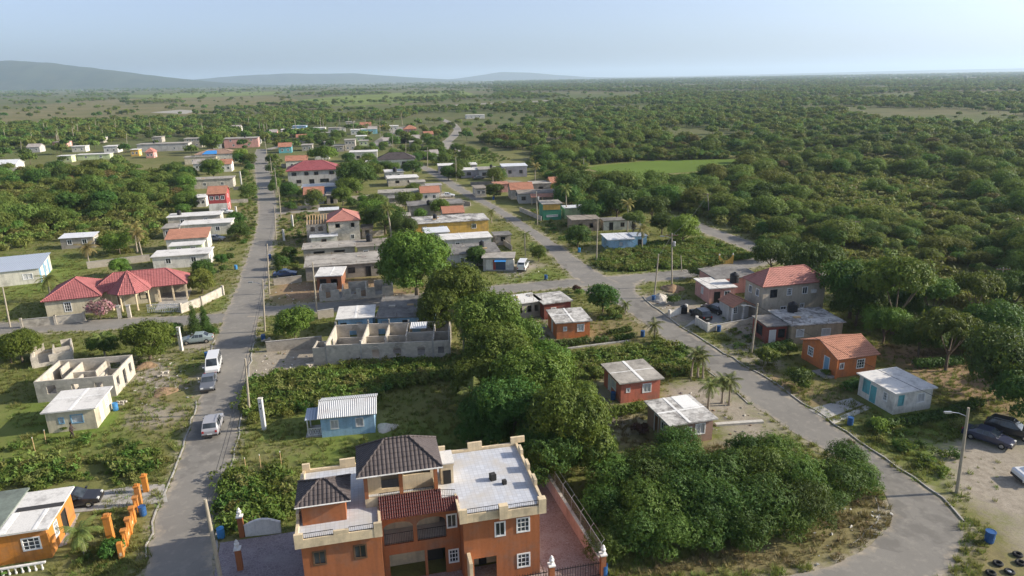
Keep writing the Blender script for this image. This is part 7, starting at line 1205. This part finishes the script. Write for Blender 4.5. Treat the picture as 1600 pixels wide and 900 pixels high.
# trees tucked between the town houses
GAPS = [[(430, 240), (520, 235), (540, 215), (480, 205), (430, 215)], [(420, 250), (432, 250), (440, 300), (430, 320)], [(535, 250), (600, 265), (600, 300), (540, 305)], [(640, 235), (700, 225), (760, 240), (700, 262), (640, 260)], [(590, 215), (680, 205), (720, 195), (700, 240), (640, 245)], [(300, 255), (330, 262), (300, 330), (260, 350)], [(860, 310), (930, 300), (1010, 330), (960, 355), (900, 335)], [(370, 250), (396, 250), (400, 330), (380, 390), (365, 360)], [(-30, 500), (40, 505), (50, 560), (-30, 600)], [(120, 370), (190, 360), (215, 400), (150, 410)]]
p = sample(GAPS+[[(435, 300), (530, 300), (640, 300), (700, 330), (690, 350), (560, 330), (440, 340)], [(560, 330), (650, 330), (650, 375), (600, 395), (560, 360)], [(690, 405), (750, 402), (740, 430), (690, 425)], [(425, 395), (470, 390), (470, 420), (425, 435)], [(690, 270), (780, 272), (800, 290), (740, 295)], [(810, 325), (850, 345), (900, 385), (880, 380), (830, 350)], [(540, 230), (600, 230), (640, 250), (640, 275), (560, 275)], [(280, 285), (300, 285), (300, 345), (255, 345)], [(800, 250), (870, 262), (900, 300), (840, 285)]], .05, 21); np.random.default_rng(4).shuffle(p); k = len(p)
HOUSES = [(o.name.split('.')[0].replace('_', ' '), PX(o.location.x, o.location.y, 1.5)) for o in COL.objects if o.get('category') == 'house' and o.parent is None and 'far_house' not in o.name]
def whereabouts_(x, y):
    u, v = PX(x, y, 1.5); nm, (a, b) = min(HOUSES, key=lambda h: (h[1][0]-u)**2+((h[1][1]-v)*1.8)**2); dx, dy = u-a, v-b
    return ('right of' if dx > 0 else 'left of') if abs(dx) > abs(dy)*1.2 else ('behind' if dy < 0 else 'in front of'), nm
CN = {'leaf_scrub': 'olive green', 'leaf_mango': 'yellow green', 'leaf_dark': 'dark green', 'leaf_weed': 'fresh green'}
k = len(p)
for i in range(min(k, 230)):
    lf = random.choice(('leaf_scrub', 'leaf_mango', 'leaf_dark')); sz = .6+random.random()*.7; w_, nm = whereabouts(*p[i])
    tree_at('town_tree', '%s %s garden tree %s the %s' % ('small' if sz < .85 else 'tall' if sz > 1.1 else 'leafy', CN[lf], w_, nm), p[i, 0], p[i, 1], sz, 'scrub', lf, 'garden trees between the houses')
# ================================================================ small clutter
for i, (nm, fx, fy, z, lb) in enumerate((('yellow_house', .3, .5, 3.0, 'black water tank on the yellow house roof'), ('dark_roof_house', .7, .6, 2.8, 'black water tank on the dark slab roof by the shop'), ('grey_terrace_house', .5, .5, 3.4, 'black water tank on the grey terrace house'), ('long_hall', .3, .5, 4.2, 'black water tank on the long hall roof'), ('pinkish_block_house', .6, .5, 5.4, 'black water tank on the pinkish two storey roof'), ('blue_grey_roof_house', .8, .75, 2.65, 'black water tank on the wide blackened roof'), ('grey_bungalow', .2, .5, 2.9, 'black water tank on the grey bungalow roof'))):
    o = bpy.data.objects[nm]; w_, d_ = o['dims']; c, s_ = math.cos(o.rotation_euler.z), math.sin(o.rotation_euler.z); x, y = w_*fx, d_*fy; tank(lb, (o.location.x+c*x-s_*y, o.location.y+s_*x+c*y, z), .55, 1.25)
# starter bars left standing on unfinished roofs
for nm, h in (('long_grey_house', 2.8), ('grey_row_house', 3.1), ('long_slab_house', 2.9), ('grey_block_house', 2.8), ('blue_grey_roof_house', 2.65), ('white_roof_house', 2.7), ('grey_block_bungalow', 3.4), ('flat_roof_house', 2.9), ('dark_roof_house', 2.8), ('yellow_house', 3.0)):
    o = bpy.data.objects[nm]; w_, d_ = o['dims']
    for fx in (.03, .35, .68, .97):
        for fy in (.05, .95): put('starter_bar', MB().tube([(w_*fx, d_*fy, h-.02), (w_*fx+.03, d_*fy, h+.55)], .016, 4).tube([(w_*fx+.12, d_*fy, h-.02), (w_*fx+.1, d_*fy+.04, h+.48)], .016, 4), 'frame_brown', o)
    rg_ = random.Random(nm)
    for k_ in range(3): a = rg_.uniform(.25, .5); x, y = rg_.uniform(.15, .85)*w_, rg_.uniform(.25, .75)*d_; put('roof_rubble', MB().box(x-a, x+a, y-a*.5, y+a*.5, h+.001, h+.12+.1*rg_.random()), rg_.choice(('blk_lt', 'wood_lt', 'c_rust', 'concrete')), o)
# litter and stones along verges
plain('litter_pale', (.65, .63, .58), .8, var=.3)
st_ = []
for i, m_ in enumerate(('litter_pale', 'rock', 'soil')):
    q = MB(); rg_ = random.Random(i); pts = [(rg_.uniform(-.12, .12), rg_.uniform(-.12, .12), rg_.uniform(0, .1)) for _ in range(8)]; b_ = bmesh.new()
    for v in pts: b_.verts.new(v)
    bmesh.ops.convex_hull(b_, input=b_.verts); me = bpy.data.meshes.new('m'); b_.to_mesh(me); b_.free(); me.materials.append(M(m_)); st_.append(me)
LT = [[(1240, 850), (1350, 770), (1400, 800), (1370, 850), (1280, 885)], [(385, 590), (420, 550), (505, 560), (440, 590)], [(170, 560), (290, 560), (290, 620), (200, 640)], [(1040, 600), (1200, 650), (1130, 700)], [(420, 440), (620, 440), (560, 470), (430, 475)], [(780, 410), (860, 420), (800, 440)], [(990, 455), (1060, 460), (1090, 505), (1040, 490)], [(300, 650), (330, 560), (260, 560)]]
p = sample(LT, .55, 33); k = len(p); scatter('litter', 'small stones and scraps of litter on bare ground', 'litter', p, .5+RNG.random(k)*1.3, RNG.integers(0, 3, k), st_)
